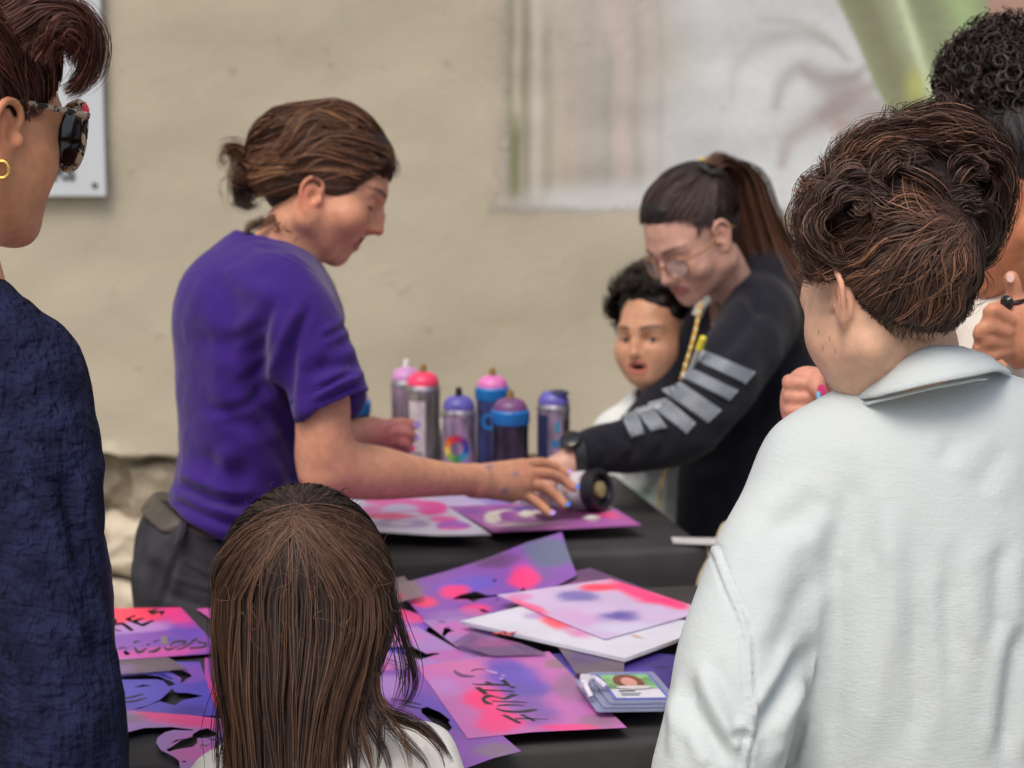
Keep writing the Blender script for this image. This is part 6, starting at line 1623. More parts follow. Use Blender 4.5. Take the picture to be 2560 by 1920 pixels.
V = folds(V, Q, [([(2124, 1180), (2090, 1400), (2092, 1600), (2080, 1760), (2068, 1920)], 30, -.0062), ([(2140, 1190), (2165, 1330), (2170, 1430)], 30, -.0025), ([(2220, 1260), (2230, 1480), (2200, 1700), (2170, 1910)], 36, .0050),
                   ([(2010, 1610), (1965, 1705), (1918, 1782), (1885, 1845)], 18, -.0095), ([(1700, 1700), (1738, 1784), (1806, 1884), (1815, 1915)], 24, -.0065), ([(1752, 1660), (1806, 1790), (1834, 1862)], 20, .0050), ([(1832, 1836), (1855, 1842), (1868, 1856)], 13, -.0060), ([(1700, 1690), (1692, 1790), (1680, 1900)], 16, .004),
                   ([(2514, 1350), (2500, 1470), (2505, 1600)], 22, -.004), ([(2556, 1560), (2530, 1720), (2512, 1900)], 24, -.0075), ([(2072, 1240), (2010, 1280), (1920, 1330)], 32, -.0028), ([(2040, 1330), (1960, 1400), (1900, 1500)], 34, .003), ([(2050, 1420), (1985, 1530), (1930, 1650)], 28, -.0035),
                   ([(2385, 1090), (2372, 1125), (2350, 1160)], 22, -.0018), ([(2520, 1110), (2480, 1170), (2440, 1230)], 28, -.002), ([(2390, 1420), (2370, 1560), (2380, 1740)], 30, -.003), ([(2290, 1500), (2300, 1700), (2280, 1880)], 26, -.003), ([(2440, 1350), (2420, 1480), (2450, 1640)], 26, .003),
                   ([(1990, 1700), (1960, 1810), (1930, 1910)], 18, .006), ([(2010, 1800), (1990, 1870), (1975, 1915)], 14, -.004)],
          noise=[(8, .0040, (1.2, 1, .30)), (20, .0012, (1, 1, .6))])
# armhole seam: a narrow welt standing proud
p_ = PX(V); dd, pos, sd = seg_dist(p_[:, :2], spl(np.array([(1786, 1374), (1826, 1480), (1856, 1548), (1870, 1616), (1873, 1706), (1886, 1784), (1864, 1890), (1858, 1925)], float), 40))
Nn = vnormals(V, Q); near = (Nn @ FW < .2)
V = V + Nn * ((.0022 * (dd < 9) - .0020 * np.exp(-((dd - 13) / 5) ** 2) * (sd > -2)) * near)[:, None]
mesh_obj("blouse", V, Q, BLOUSE, W4); legs(W4, P(2300, 1800, 2.22)[0], P(2300, 1800, 2.22)[1], .70, DARKT)
def strip(top, bot, name, mat, parent, thick=.0022, n=40, m_=8, bulge=.004):
    a, b_ = spl(PP(top), n), spl(PP(bot), n)
    G = np.array([[a[i] * (1 - v) + b_[i] * v for v in np.linspace(0, 1, m_)] for i in range(n)])
    ti = np.gradient(G, axis=0); tj = np.gradient(G, axis=1); nn = np.cross(ti, tj); nn /= np.linalg.norm(nn, axis=2, keepdims=True) + 1e-9
    if (nn[n // 2, m_ // 2] @ FW) > 0: nn = -nn
    G = G + nn * (bulge * np.sin(np.linspace(0, math.pi, m_)))[None, :, None]
    G = G + nn * (.0012 * vnoise(G, 40))[..., None]
    out, inn = G + nn * thick / 2, G - nn * thick / 2
    V = np.concatenate([out.reshape(-1, 3), inn.reshape(-1, 3)]); K = n * m_
    Fq = []
    for i in range(n - 1):
        for j in range(m_ - 1):
            q = [i * m_ + j, (i + 1) * m_ + j, (i + 1) * m_ + j + 1, i * m_ + j + 1]; Fq.append(q[::-1]); Fq.append([x + K for x in q])
    for i in range(n - 1):
        for j in (0, m_ - 1):
            q = [i * m_ + j, (i + 1) * m_ + j, (i + 1) * m_ + j + K, i * m_ + j + K]; Fq.append(q if j == 0 else q[::-1])
    for i in (0, n - 1):
        for j in range(m_ - 1):
            q = [i * m_ + j, i * m_ + j + 1, i * m_ + j + 1 + K, i * m_ + j + K]; Fq.append(q)
    return mesh_obj(name, V, np.array(Fq), mat, parent)
strip([(2100, 1060, 2.28), (2122, 1010, 2.235), (2146, 984, 2.19), (2225, 922, 2.145), (2305, 872, 2.128), (2372, 864, 2.132), (2422, 872, 2.165), (2445, 892, 2.22)],
      [(2095, 1075, 2.26), (2118, 1022, 2.20), (2142, 1002, 2.165), (2222, 984, 2.108), (2330, 958, 2.088), (2420, 942, 2.092), (2492, 928, 2.125), (2530, 935, 2.19)], "collar", BLOUSE, W4)
strip([(2130, 1014, 2.17), (2222, 992, 2.118), (2330, 966, 2.100), (2420, 951, 2.102), (2470, 944, 2.125)], [(2140, 1021, 2.168), (2226, 998, 2.115), (2330, 972, 2.098), (2420, 956, 2.100), (2462, 949, 2.122)], "collar_stand", BLOUSE, W4, .002, 30, 4, 0)
# hair
HP4 = (lin(36, 27, 25), lin(74, 54, 47), lin(136, 100, 82)); HD4 = (lin(30, 23, 22), lin(58, 44, 40), lin(104, 80, 70)); HL4 = (lin(60, 42, 35), lin(106, 74, 58), lin(168, 122, 96))
H = Hair(M4[:3, 3])
lo, hi = P(1960, 900, 2.15), P(2540, 220, 2.15)
F = Field(np.arange(lo[0], hi[0] + .01, .003), np.arange(1.96, 2.42, .0035), np.arange(1.36, 1.72, .003))
CR = np.stack([RX, FW, UP], 1)
F.frame(M4); F.ell((0, -.022, .058), (.079, .096, .080), k=.02); F.ell((0, -.050, .012), (.064, .050, .070), k=.02); F.frame()
F.ell(P(2345, 410, 2.19), (.064, .065, .058), CR, k=.03); F.ell(P(2240, 440, 2.16), (.062, .06, .052), CR, k=.03); F.ell(P(2118, 540, 2.165), (.036, .040, .046), CR, k=.04); F.ell(P(2400, 540, 2.16), (.034, .045, .05), CR, k=.03)
V, Q = F.mesh(1); V = V + vnormals(V, Q) * (.006 * fbm(V, 34, 3))[:, None]; H.add(V, Q, lin(42, 32, 29))
S = Scalp(M4, (0, -.018, .042), (.084, .104, .100))
tie = S.hit(2405, 590)
def tosurf(pts, off=0.0):
    out = []
    for p in pts:
        q = S.hit(*p[:2]); out.append(S.world(q * (1 + off)))
    return np.array(out)
def comb(line, n, endpx, pal, r=.00040, spread=.07, wob=.006, lay=.06, seg=20, via=(0, 0, 0), jit=.03):
    q = S.line(line, 400)[rng.integers(0, 400, n)] + rng.normal(size=(n, 3)) * jit; q /= np.linalg.norm(q, axis=1, keepdims=True)
    e = S.hit(*endpx) + rng.normal(size=(n, 3)) * spread; e /= np.linalg.norm(e, axis=1, keepdims=True)
    v = np.tile(np.asarray(via, float), (n, 1)) + rng.normal(size=(n, 3)) * .04
    H.strands(S.arc(q, e, seg, 0, wob, 32, v, 1 + (rng.random(n) - .35) * lay), r * rng.uniform(.7, 1.3, n), hair_cols(pal, n))
comb([(2120, 680), (2150, 745), (2190, 785), (2250, 805), (2320, 822), (2385, 815), (2415, 780)], 2000, (2395, 580), HD4, via=(0, -.05, 0))
comb([(2120, 680), (2150, 745), (2190, 785), (2250, 805), (2320, 822), (2385, 815), (2415, 780)], 700, (2380, 600), HP4, r=.0006, jit=.05)
comb([(2012, 690), (2045, 692), (2075, 668), (2115, 672)], 1300, (2390, 560), HP4, via=(0, 0, .12), wob=.006)
comb([(2012, 670), (2020, 600), (2040, 540), (2080, 470)], 1000, (2380, 540), HP4, via=(0, 0, .1), wob=.008)
comb([(2425, 760), (2440, 700), (2450, 640)], 420, (2410, 570), HD4, wob=.004)
# loose coils of the gathered mass: locks that leave the tie and roll over the crown
def mass(cx, cy, cd, rx, ry, rd, n, pal, a0, a1, e0=(-.5, 1.0), cnt=56, r=.00040, wv=(.0030, 1.3), turn=1.0, rag=.3):
    for _ in range(n):
        al = math.radians(rng.uniform(a0, a1)); sw = math.radians(rng.uniform(80, 190)) * turn; el = rng.uniform(*e0)
        pts = []
        for t in np.linspace(0, 1, 7):
            a = al + sw * t; e = el + .35 * math.sin(t * 3 + al)
            k = 1.0 + .06 * rng.normal() * .5
            pts.append(P(cx, cy, cd) + RX * rx * k * math.cos(a) * math.cos(e) + UP * ry * k * math.sin(a) * math.cos(e) - FW * rd * k * math.sin(e))
        H.lock(np.array(pts), cnt, (.006, .009, .005), r, pal, wv, 16, ragged=rag)
mass(2345, 412, 2.18, .070, .064, .072, 30, HP4, -60, 200, (-.2, 1.3), 54)
mass(2345, 412, 2.18, .071, .065, .072, 12, HL4, -20, 140, (.2, 1.2), 40, .00042)
mass(2240, 440, 2.15, .066, .056, .066, 28, HP4, -40, 220, (-.2, 1.3), 50, wv=(.004, 1.6))
mass(2240, 440, 2.15, .068, .058, .068, 12, HL4, 0, 200, (0, 1.2), 34, .00042, (.005, 1.8))
mass(2405, 545, 2.145, .042, .052, .052, 24, HD4, -120, 150, (0, 1.3), 44); mass(2425, 460, 2.15, .040, .062, .054, 26, HP4, -120, 160, (0, 1.3), 44)
mass(2130, 545, 2.135, .056, .058, .060, 38, HP4, -60, 240, (-.3, 1.2), 42, wv=(.006, 1.8))
for gpx, n, pal, w in (([(2405, 590), (2330, 560), (2250, 530), (2170, 540), (2110, 590)], 90, HP4, (.005, 1.6)), ([(2400, 570), (2340, 520), (2260, 490), (2190, 500)], 90, HL4, (.004, 1.5)), ([(2410, 580), (2360, 500), (2300, 440), (2230, 420)], 80, HP4, (.004, 1.2)),
                         ([(2390, 600), (2310, 600), (2220, 590), (2150, 620)], 80, HD4, (.005, 1.8)), ([(2415, 570), (2440, 480), (2420, 380), (2370, 310)], 80, HL4, (.005, 1.4)), ([(2395, 575), (2330, 545), (2290, 500), (2270, 450), (2290, 410)], 80, HL4, (.004, 1.2))):
    g_ = np.array([P(a, b_, 2.085 + .00004 * (a - 2300) ** 2 / 10) for a, b_ in gpx]); H.lock(g_, n, (.008, .013, .008), .00050, pal, w, 22)
for _ in range(46):                                    # loose wavy locks over the side of the head
    a0_ = rng.uniform(0, 1); s0 = spl(np.array([(2060, 560), (2090, 660), (2160, 740), (2240, 790), (2330, 800), (2400, 760)], float), 60)[int(a0_ * 59)]
    m0 = s0 * .5 + np.array([2395, 575]) * .5 + np.array([rng.normal() * 22, -30 * (1 - a0_) + rng.normal() * 22])
    H.lock(tosurf([s0, s0 * .7 + m0 * .3 + rng.normal(size=2) * 8, m0, m0 * .4 + np.array([2395, 575]) * .6 + rng.normal(size=2) * 10, (2395 + rng.normal() * 14, 575 + rng.normal() * 14)], .05), 26, (.004, .008, .005), .00042, HP4 if rng.random() < .6 else HL4, (.004, 2.2), 22)
# spiral curls at the front, many of them in a lighter brown
for gpx, n, pal, w in (([(2110, 440), (2080, 480), (2060, 540), (2050, 610), (2040, 670)], 46, HL4, (.009, 3)), ([(2090, 470), (2060, 520), (2045, 580), (2030, 650)], 40, HL4, (.008, 3.2)), ([(2075, 430), (2035, 470), (2015, 540), (2012, 610), (2004, 650)], 34, HP4, (.008, 3)), ([(2140, 520), (2110, 570), (2090, 630), (2075, 680)], 46, HL4, (.008, 2.8)),
                         ([(2120, 400), (2070, 430), (2030, 490), (2005, 560)], 26, HP4, (.010, 2.6)), ([(2160, 370), (2120, 360), (2090, 390), (2085, 430)], 22, HP4, (.007, 1.6)), ([(2200, 340), (2165, 320), (2135, 340), (2130, 380)], 22, HP4, (.007, 1.6)), ([(2060, 460), (2015, 455), (1990, 480), (1998, 520), (2018, 530)], 16, HL4, (.004, 1.4)),
                         ([(2040, 500), (2005, 540), (1985, 560), (1990, 590), (2006, 588)], 12, HL4, (.003, 1.4)), ([(2055, 520), (2020, 520), (1995, 530), (1992, 560)], 10, HP4, (.003, 1.2)), ([(2250, 300), (2225, 285), (2205, 300), (2212, 330)], 14, HP4, (.004, 1.4)), ([(2320, 262), (2350, 240), (2385, 250), (2400, 285)], 18, HP4, (.004, 1.3)),
                         ([(2100, 620), (2080, 650), (2050, 680), (2030, 700)], 40, HL4, (.006, 2)), ([(2030, 640), (2012, 670), (2014, 700), (2030, 718)], 18, HP4, (.004, 1.5)), ([(2420, 640), (2450, 680), (2462, 720), (2440, 740), (2425, 738)], 12, HD4, (.003, 1.2)), ([(2420, 700), (2432, 750), (2424, 790), (2410, 810)], 14, HD4, (.003, 1.6)),
                         ([(2440, 600), (2470, 560), (2488, 500), (2480, 420)], 40, HP4, (.006, 1.6)), ([(2460, 520), (2492, 450), (2480, 370), (2440, 310)], 40, HL4, (.006, 1.6))):
    H.lock(np.array([P(a, b_, 2.125 + rng.normal() * .012) for a, b_ in gpx]), n, (.008, .009, .005), .00042, pal, w, 30, curl=.4, ragged=.35)
for _ in range(130):                                    # baby hair at the nape and temple, flyaways round the outline
    a = rng.uniform(2150, 2330); y0_ = np.interp(a, [2150, 2190, 2250, 2330], [770, 800, 825, 835])
    H.lock(tosurf([(a, y0_ - 12), (a - rng.uniform(-6, 14), y0_ + rng.uniform(4, 20)), (a - rng.uniform(-14, 26), y0_ + rng.uniform(10, 34))], .012), 1, (0, 0, 0), .00022, HD4, (.001, 2))
for _ in range(90):
    t = rng.uniform(0, 1); ol = spl(np.array([(2000, 560), (2010, 480), (2080, 380), (2180, 300), (2330, 245), (2430, 275), (2495, 380), (2490, 500)], float), 100)
    p0 = ol[int(t * 99)]; nr = (p0 - np.array([2280, 540])); nr = nr / np.linalg.norm(nr); tn = np.array([-nr[1], nr[0]]) * rng.choice([-1, 1])
    H.lock(np.array([P(*(p0 - nr * 22), 2.14), P(*(p0 + nr * rng.uniform(0, 12) + tn * 14), 2.14), P(*(p0 + nr * rng.uniform(-4, 18) + tn * 40), 2.14), P(*(p0 - nr * 6 + tn * 62), 2.14)]), 1, (0, 0, 0), .00026, HP4, (.002, 2))
H.build("hair", HAIR, W4)

# ================================================================== GIRL WITH LONG HAIR (seen from behind)
W6 = person(760, 1700, 2.18, "child with long straight brown hair in a white T-shirt seen from behind")
f_, u_ = face_dir(170, 16)
M6 = basis(P(756, 1500, 2.205), f_, u_, .90)
F = Field(axis((x_(520, 2.2), x_(1150, 2.2), .004)), axis((2.08, 2.36, .0045)), axis((.80, 1.02, .006), (1.02, 1.36, .004)))
head(F, M6, dict(ear_s=.95))
F.limb([P(770, 1580, 2.20), P(800, 1760, 2.205), P(800, 1900, 2.21)], [.045, .042, .05], k=.02)
F.cone(P(860, 1870, 2.20), P(930, 1890, 2.20), .036, .03, k=.03)
F.ell(P(790, 2020, 2.22), (.11, .06, .09), k=.03)
V, Q = F.mesh(); mesh_obj("body", V, Q, SKIN, W6, True, skin_paint(V, M6, lin(214, 170, 142), {}))
TSH = cloth("white jersey", lin(226, 224, 220), weave=800)
F = Field(axis((x_(430, 2.2), x_(1180, 2.2), .0036)), axis((1.98, 2.38, .004)), axis((.50, .82, .010), (.82, 1.16, .0036)))
F.limb([P(585, 1965, 2.20), P(700, 1915, 2.20), P(800, 1900, 2.20), P(920, 1905, 2.20), P(1050, 1900, 2.20)], [.040, .044, .046, .044, .036], k=.02)
F.limb([P(1050, 1900, 2.20), P(1085, 1990, 2.19), P(1100, 2100, 2.18)], [.036, .040, .042], k=.02); F.limb([P(560, 1975, 2.20), P(520, 2050, 2.17), P(500, 2120, 2.15)], [.040, .042, .042], k=.02)
F.limb([P(800, 1960, 2.21), P(800, 2200, 2.22), P(800, 2500, 2.22)], [.10, .11, .11], k=.03)
F.ell(P(812, 1800, 2.195), (.064, .058, .042), k=.006, op='s')
V, Q = F.mesh(); V = folds(V, Q, [([(1000, 1840), (990, 1880), (985, 1920)], 10, -.004), ([(1040, 1830), (1055, 1870), (1060, 1920)], 9, -.004), ([(950, 1870), (960, 1900), (955, 1920)], 9, .003)], noise=[(26, .002, (1, 1, .6))])
mesh_obj("t_shirt", V, Q, TSH, W6); legs(W6, P(800, 1960, 2.22)[0], P(800, 1960, 2.22)[1], .56, DARKT, .065, .06)
HG = (lin(32, 25, 24), lin(54, 41, 37), lin(84, 65, 57)); HGD = (lin(26, 21, 20), lin(40, 32, 30), lin(62, 49, 45)); HGL = (lin(66, 47, 38), lin(94, 68, 54), lin(122, 91, 73))
H = Hair(P(756, 1500, 2.20))
# silhouette: left and right edge against height, as seen
ys = np.array([1205, 1225, 1260, 1310, 1380, 1460, 1550, 1640, 1720, 1800, 1880, 1960, 2060])
xl = np.array([722, 662, 618, 585, 556, 538, 532, 538, 550, 566, 572, 576, 580])
xr = np.array([790, 850, 896, 934, 964, 980, 985, 960, 925, 900, 890, 890, 890])
dep = np.array([.01, .045, .075, .098, .108, .108, .104, .098, .090, .082, .078, .078, .078])
cdp = np.array([2.20, 2.20, 2.20, 2.20, 2.20, 2.20, 2.195, 2.185, 2.175, 2.17, 2.165, 2.16, 2.16])
whorl = (738, 1268)
def girl_strands(n, pal, r, phi=(0, 6.283), lay=(.86, 1.0), y_end=(1900, 2060), wob=.003, twist=.10):
    seg = 25
    ph = rng.uniform(*phi, n); Ly = rng.uniform(*lay, n); ye = rng.uniform(*y_end, n)
    t = np.linspace(0, 1, seg)[None]
    # a strand leaves the whorl, runs over the crown to the widest ring, then hangs
    a = ph[:, None] + twist * np.sin(t * 3 + ph[:, None] * 5) * .5
    n1 = 13; Y1 = 1480.0
    cc_ = P(.5 * (np.interp(Y1, ys, xl) + np.interp(Y1, ys, xr)), Y1, 2.20); rad_ = np.array([.5 * (np.interp(Y1, ys, xr) - np.interp(Y1, ys, xl)) / FPX * 2.20, np.interp(Y1, ys, dep), (Y1 - 1206) / FPX * 2.20])
    B_ = np.stack([RX, FW, UP], 0)
    w0 = B_ @ (P(*whorl, 2.115) - cc_) / rad_; w0 = w0 / np.linalg.norm(w0) + rng.normal(size=(n, 3)) * np.array([.09, .07, .09]); w0 /= np.linalg.norm(w0, axis=1, keepdims=True)
    e0 = np.stack([np.cos(a[:, n1]), np.sin(a[:, n1]), np.zeros(n)], 1)
    om = np.arccos(np.clip((w0 * e0).sum(1), -.995, .995))[:, None, None]; tt = np.linspace(0, 1, n1)[None, :, None]
    q = (np.sin((1 - tt) * om) * w0[:, None] + np.sin(tt * om) * e0[:, None]) / np.sin(om)
    q = q + .35 * np.sin(np.pi * tt) * np.maximum(0, -(w0 * e0).sum(1))[:, None, None] * np.array([0, 0, 1.0]); q /= np.maximum(1, np.linalg.norm(q, axis=2, keepdims=True))
    lay_ = (1 + (Ly[:, None, None] - 1) * (.35 + .65 * tt))
    top_ = cc_ + (q * lay_ * rad_) @ B_
    y = Y1 + (ye[:, None] - Y1) * np.linspace(0, 1, seg - n1 + 1)[None, 1:]
    a2 = a[:, n1:]
    xc = (np.interp(y, ys, xl) + np.interp(y, ys, xr)) / 2; hw = (np.interp(y, ys, xr) - np.interp(y, ys, xl)) / 2
    dp = np.interp(y, ys, dep); cd = np.interp(y, ys, cdp)
    pth = CAM + cd[..., None] * (FW + (xc[..., None] - 1280) / FPX * RX + (960 - y[..., None]) / FPX * UP) + (hw * cd / FPX * np.cos(a2) * Ly[:, None])[..., None] * RX + (dp * np.sin(a2) * Ly[:, None])[..., None] * FW
    pth = np.concatenate([top_, pth], 1)
    w = wob * np.minimum(1, t * 3)[..., None]
    cl = np.floor(ph * 22)[:, None, None]
    pth = pth + w * np.stack([vnoise(pth * [1, 1, .35] + cl * .37, 22), .6 * vnoise(pth * [1, 1, .35] + 5 + cl * .37, 22), 0 * pth[..., 0]], -1)
    H.strands(pth, r * rng.uniform(.7, 1.3, n), hair_cols(pal, n) * (1 + .22 * vnoise(np.stack([cl[:, 0, 0] * .71, cl[:, 0, 0] * .13, 0 * cl[:, 0, 0]], -1), 1.0))[:, None], .5)
# dark inner mass
g_ = []
NR = 40
V = []
for y in np.linspace(1222, 2060, 60):
    xc, hw, dp, cd = (np.interp(y, ys, xl) + np.interp(y, ys, xr)) / 2, (np.interp(y, ys, xr) - np.interp(y, ys, xl)) / 2 * .90, np.interp(y, ys, dep) * .90, np.interp(y, ys, cdp)
    if y < 1480:
        k_ = math.sqrt(max(0, 1 - ((1480 - y) / 274.0) ** 2)); hw, dp, xc = 220 * .92 * k_, .108 * .92 * k_, 757
    for i in range(NR):
        a = 6.283185 * i / NR; V.append(P(xc, y + 14 * (y < 1480), cd) + RX * hw * cd / FPX * math.cos(a) + FW * dp * math.sin(a))
V = np.array(V); k = np.arange(59)[:, None] * NR + np.arange(NR)[None]; k2 = np.arange(59)[:, None] * NR + (np.arange(NR)[None] + 1) % NR
keep = np.array([[True] * NR] * 59)
Fq = np.stack([k, k + NR, k2 + NR, k2], -1)
low = np.linspace(1222, 2060, 60)[:-1] > 1690
sel = ~(low[:, None] & ((np.arange(NR) < 5) | (np.arange(NR) > 33))[None])          # open at the right, where the neck shows
Fq = Fq[sel].reshape(-1, 4); V = V + .002 * rng.normal(size=V.shape)
H.add(V, Fq, lin(44, 34, 31)); tp_ = np.concatenate([V[:NR], [P(756, 1222, 2.20)]]); H.add(tp_, np.array([[i, (i + 1) % NR, NR, NR] for i in range(NR)]), lin(30, 22, 20))
NEAR = (math.pi * 1.02, math.pi * 1.98)
girl_strands(4400, HG, .00046, (math.pi * .95, math.pi * 2.08), wob=.005); girl_strands(1500, HGD, .0005, (math.pi * 1.05, math.pi * 1.62), (.9, .99), wob=.005); girl_strands(1000, HGL, .00036, (math.pi * 1.66, math.pi * 2.1), (.93, 1.02), wob=.005); girl_strands(400, HGL, .00032, (math.pi * 1.02, math.pi * 1.2), (.95, 1.01)); girl_strands(1100, HG, .0005, (0, math.pi), (.94, 1.0), (1560, 1750))
girl_strands(260, HGL, .00030, NEAR, (1.0, 1.05), wob=.008, twist=.3)
# locks that swing out on the right and lie over the shoulder
RL = [([(978, 1480), (1005, 1560), (1030, 1640), (1038, 1700), (1020, 1750), (985, 1782)], 34, HGD), ([(975, 1500), (995, 1590), (1015, 1680), (1012, 1740), (985, 1780)], 18, HGD), ([(968, 1560), (990, 1620), (1000, 1690), (985, 1760), (962, 1782)], 10, HGD),
      ([(945, 1640), (935, 1720), (965, 1775), (1020, 1795), (1075, 1830), (1115, 1885), (1130, 1910)], 40, HG), ([(940, 1680), (945, 1750), (985, 1790), (1050, 1820), (1095, 1870), (1112, 1925)], 26, HGL), ([(930, 1690), (925, 1750), (955, 1800), (1010, 1850), (1060, 1900), (1080, 1950)], 22, HG),
      ([(925, 1720), (915, 1790), (935, 1840), (965, 1890), (985, 1950)], 24, HG), ([(915, 1740), (905, 1810), (912, 1870), (935, 1950)], 24, HGL), ([(900, 1750), (885, 1830), (885, 1900), (890, 1960)], 40, HG), ([(945, 1740), (975, 1800), (1010, 1870), (1030, 1940)], 12, HGL), ([(935, 1730), (950, 1800), (945, 1870), (940, 1940)], 20, HG)]
for gpx, n, pal in RL:
    H.lock(np.array([P(a, b_, np.interp(b_, [1480, 1760, 1960], [2.14, 2.128, 2.118])) for a, b_ in gpx]), int(n * 1.5), (.004, .006, .002), .00034, pal, (.0015, 1), 26, ragged=.15)
for gpx, n in (([(560, 1700), (548, 1790), (540, 1880), (535, 1960)], 20), ([(556, 1740), (560, 1840), (552, 1950)], 24)):
    H.lock(np.array([P(a, b_, 2.13) for a, b_ in gpx]), n, (.004, .007, .005), .0004, HGD, (.002, 1), 20)
for _ in range(90):
    a = rng.uniform(560, 975); b_ = rng.uniform(1280, 1650)
    H.lock(np.array([P(a, b_, 2.085), P(a + rng.uniform(-30, 30), b_ + rng.uniform(10, 50), 2.08), P(a + rng.uniform(-60, 60), b_ + rng.uniform(20, 90), 2.085)]), 1, (0, 0, 0), .00020, HGL, (.002, 1))
for _ in range(60):
    a = rng.uniform(600, 930); top = np.interp(a, [600, 670, 740, 840, 900, 930], [1270, 1222, 1204, 1222, 1260, 1300])
    H.lock(np.array([P(a, top + 20, 2.19), P(a + rng.uniform(-20, 20), top - rng.uniform(0, 8), 2.19), P(a + rng.uniform(-45, 45), top + rng.uniform(0, 16), 2.19)]), 1, (0, 0, 0), .00022, HG, (.001, 1))
H.build("hair", HAIR, W6)

# ================================================================== WOMAN AT THE LEFT, SUNGLASSES
W1 = person(-40, 1200, 2.0, "woman in a crinkled dark blue blouse, auburn hair swept up above oversized sunglasses")
f_, u_ = face_dir(140, 5)
M1 = basis(P(-108, 312, 2.03), f_, u_, 1.06)
O1 = dict(cheek=.93, fill=.87, flush=.35, ear_z=-.016, nose_y=.102, lip_y=.086, brow_f=.5)
SK1 = lin(206, 148, 112)
F = Field(axis((x_(-420, 2.0), x_(240, 2.0), .0022)), axis((1.84, 2.20, .0025)), axis((1.30, 1.46, .008), (1.46, 1.80, .0022)))
head(F, M1, O1)
F.limb([P(-150, 420, 2.02), P(-150, 600, 2.02), P(-150, 800, 2.02)], [.052, .052, .07], k=.02)
V, Q = F.mesh(); mesh_obj("body", V, Q, SKIN, W1, True, skin_paint(V, M1, SK1, O1))
m, nt, b = nodes("navy crinkle gauze")
nt.links.new(noise_mix(nt, lin(19, 22, 46), lin(33, 37, 68), 30, .35, .65, 4), b.inputs['Base Color']); b.inputs['Roughness'].default_value = .9; b.inputs['Specular IOR Level'].default_value = .15
add_bump(nt, b, 85, 1.0, .012, 2, stretch=(1.2, 1.2, .20)); add_bump(nt, b, 150, .8, .006, 1, stretch=(.5, .5, 1.0)); add_bump(nt, b, 50, .5, .006, 3); GAUZE = m
F = Field(axis((x_(-420, 2.0), x_(345, 2.0), .0036)), axis((1.74, 2.06, .0042), (2.06, 2.24, .009)), axis((.55, .82, .010), (.82, 1.56, .0040)))
F.limb([P(-330, 800, 2.02), P(-150, 790, 2.02), P(-40, 860, 2.02), P(55, 950, 2.01)], [.055, .060, .058, .056], k=.03)
F.limb([P(40, 940, 2.01), P(95, 1100, 1.99), P(112, 1300, 1.97), P(120, 1500, 1.95), P(150, 1750, 1.93), P(165, 2000, 1.93), P(170, 2150, 1.92)], [.056, .058, .056, .056, .058, .060, .06], k=.03, n=30)
F.limb([P(-120, 1000, 2.06), P(-100, 1300, 2.06), P(-80, 2200, 2.06)], [.11, .12, .14], k=.03)
V, Q = F.mesh(); V = folds(V, Q, [([(160, 1180), (190, 1330), (215, 1430)], 22, -.008), ([(60, 1150), (100, 1200), (150, 1230)], 16, -.005), ([(200, 1460), (240, 1580), (262, 1700)], 18, -.004), ([(60, 900), (40, 1100), (60, 1300)], 30, -.004)], noise=[(26, .0028, (1, 1, .35)), (60, .0018, (.35, .35, 1)), (85, .0010, (1, 1, .3))])
mesh_obj("blouse", V, Q, GAUZE, W1); legs(W1, P(-100, 1800, 2.06)[0], P(-100, 1800, 2.06)[1], .68, DARKT)
F = Field(axis((x_(60, 2.0), x_(340, 2.0), .004)), axis((1.98, 2.16, .005)), axis((.60, .82, .010), (.82, 1.30, .004)))
F.limb([P(185, 1240, 2.09), P(212, 1420, 2.08), P(222, 1600, 2.07), P(228, 2200, 2.06)], [.020, .026, .026, .03], k=.02)
V, Q = F.mesh(); mesh_obj("inner_panel", V, Q, cloth("dark violet cotton", lin(40, 28, 62), weave=700), W1)
HA = (lin(34, 20, 18), lin(82, 46, 38), lin(150, 92, 76)); HAD = (lin(32, 21, 19), lin(66, 40, 34), lin(116, 76, 60))
H = Hair(M1[:3, 3])
shell(H, M1, [((0, -.026, .066), (.079, .094, .082)), ((0, -.05, .03), (.074, .060, .070)), ((0, .030, .102), (.058, .050, .036))], lin(50, 31, 27), .003)
S = Scalp(M1, (0, -.014, .056), (.084, .106, .100))
tie = np.array([0, -.75, .55])
line1 = [S.hit(*p) for p in [(170, 110), (152, 170), (132, 222), (104, 258), (80, 290), (45, 292), (5, 296), (-40, 330), (-80, 380)]]
line1 = line1 + [np.array([.42, -.70, -.56]), np.array([0, -.76, -.62])]; line1[0] = np.array([0, line1[0][1], line1[0][2]]); line1[0] /= np.linalg.norm(line1[0])
hair_cap(H, S, 2600, tie, HAD, .05, .004, span=(.25, 1), spread=.2, r=.0005, line=line1)
hair_cap(H, S, 3000, tie, HA, .08, .006, span=(0, .42), spread=.2, lift=.05, r=.0005, line=line1)
for k_ in range(26):
    j_ = rng.normal(size=2) * 7
    H.lock(np.array([P(40 + j_[0], 60 + j_[1], 1.95), P(110 + j_[0], 20 + j_[1], 1.95), P(185 + j_[0], 30, 1.955), P(226 + j_[0], 90 + j_[1], 1.96), P(224 + j_[0], 165 + j_[1], 1.965), P(190 + j_[0] * .7, 215 + j_[1], 1.97), P(160 + j_[0] * .5, 232 + j_[1] * .5, 1.97)]), 42, (.012, .010, .005), .00042, HA, (.003, 1.5), 26)
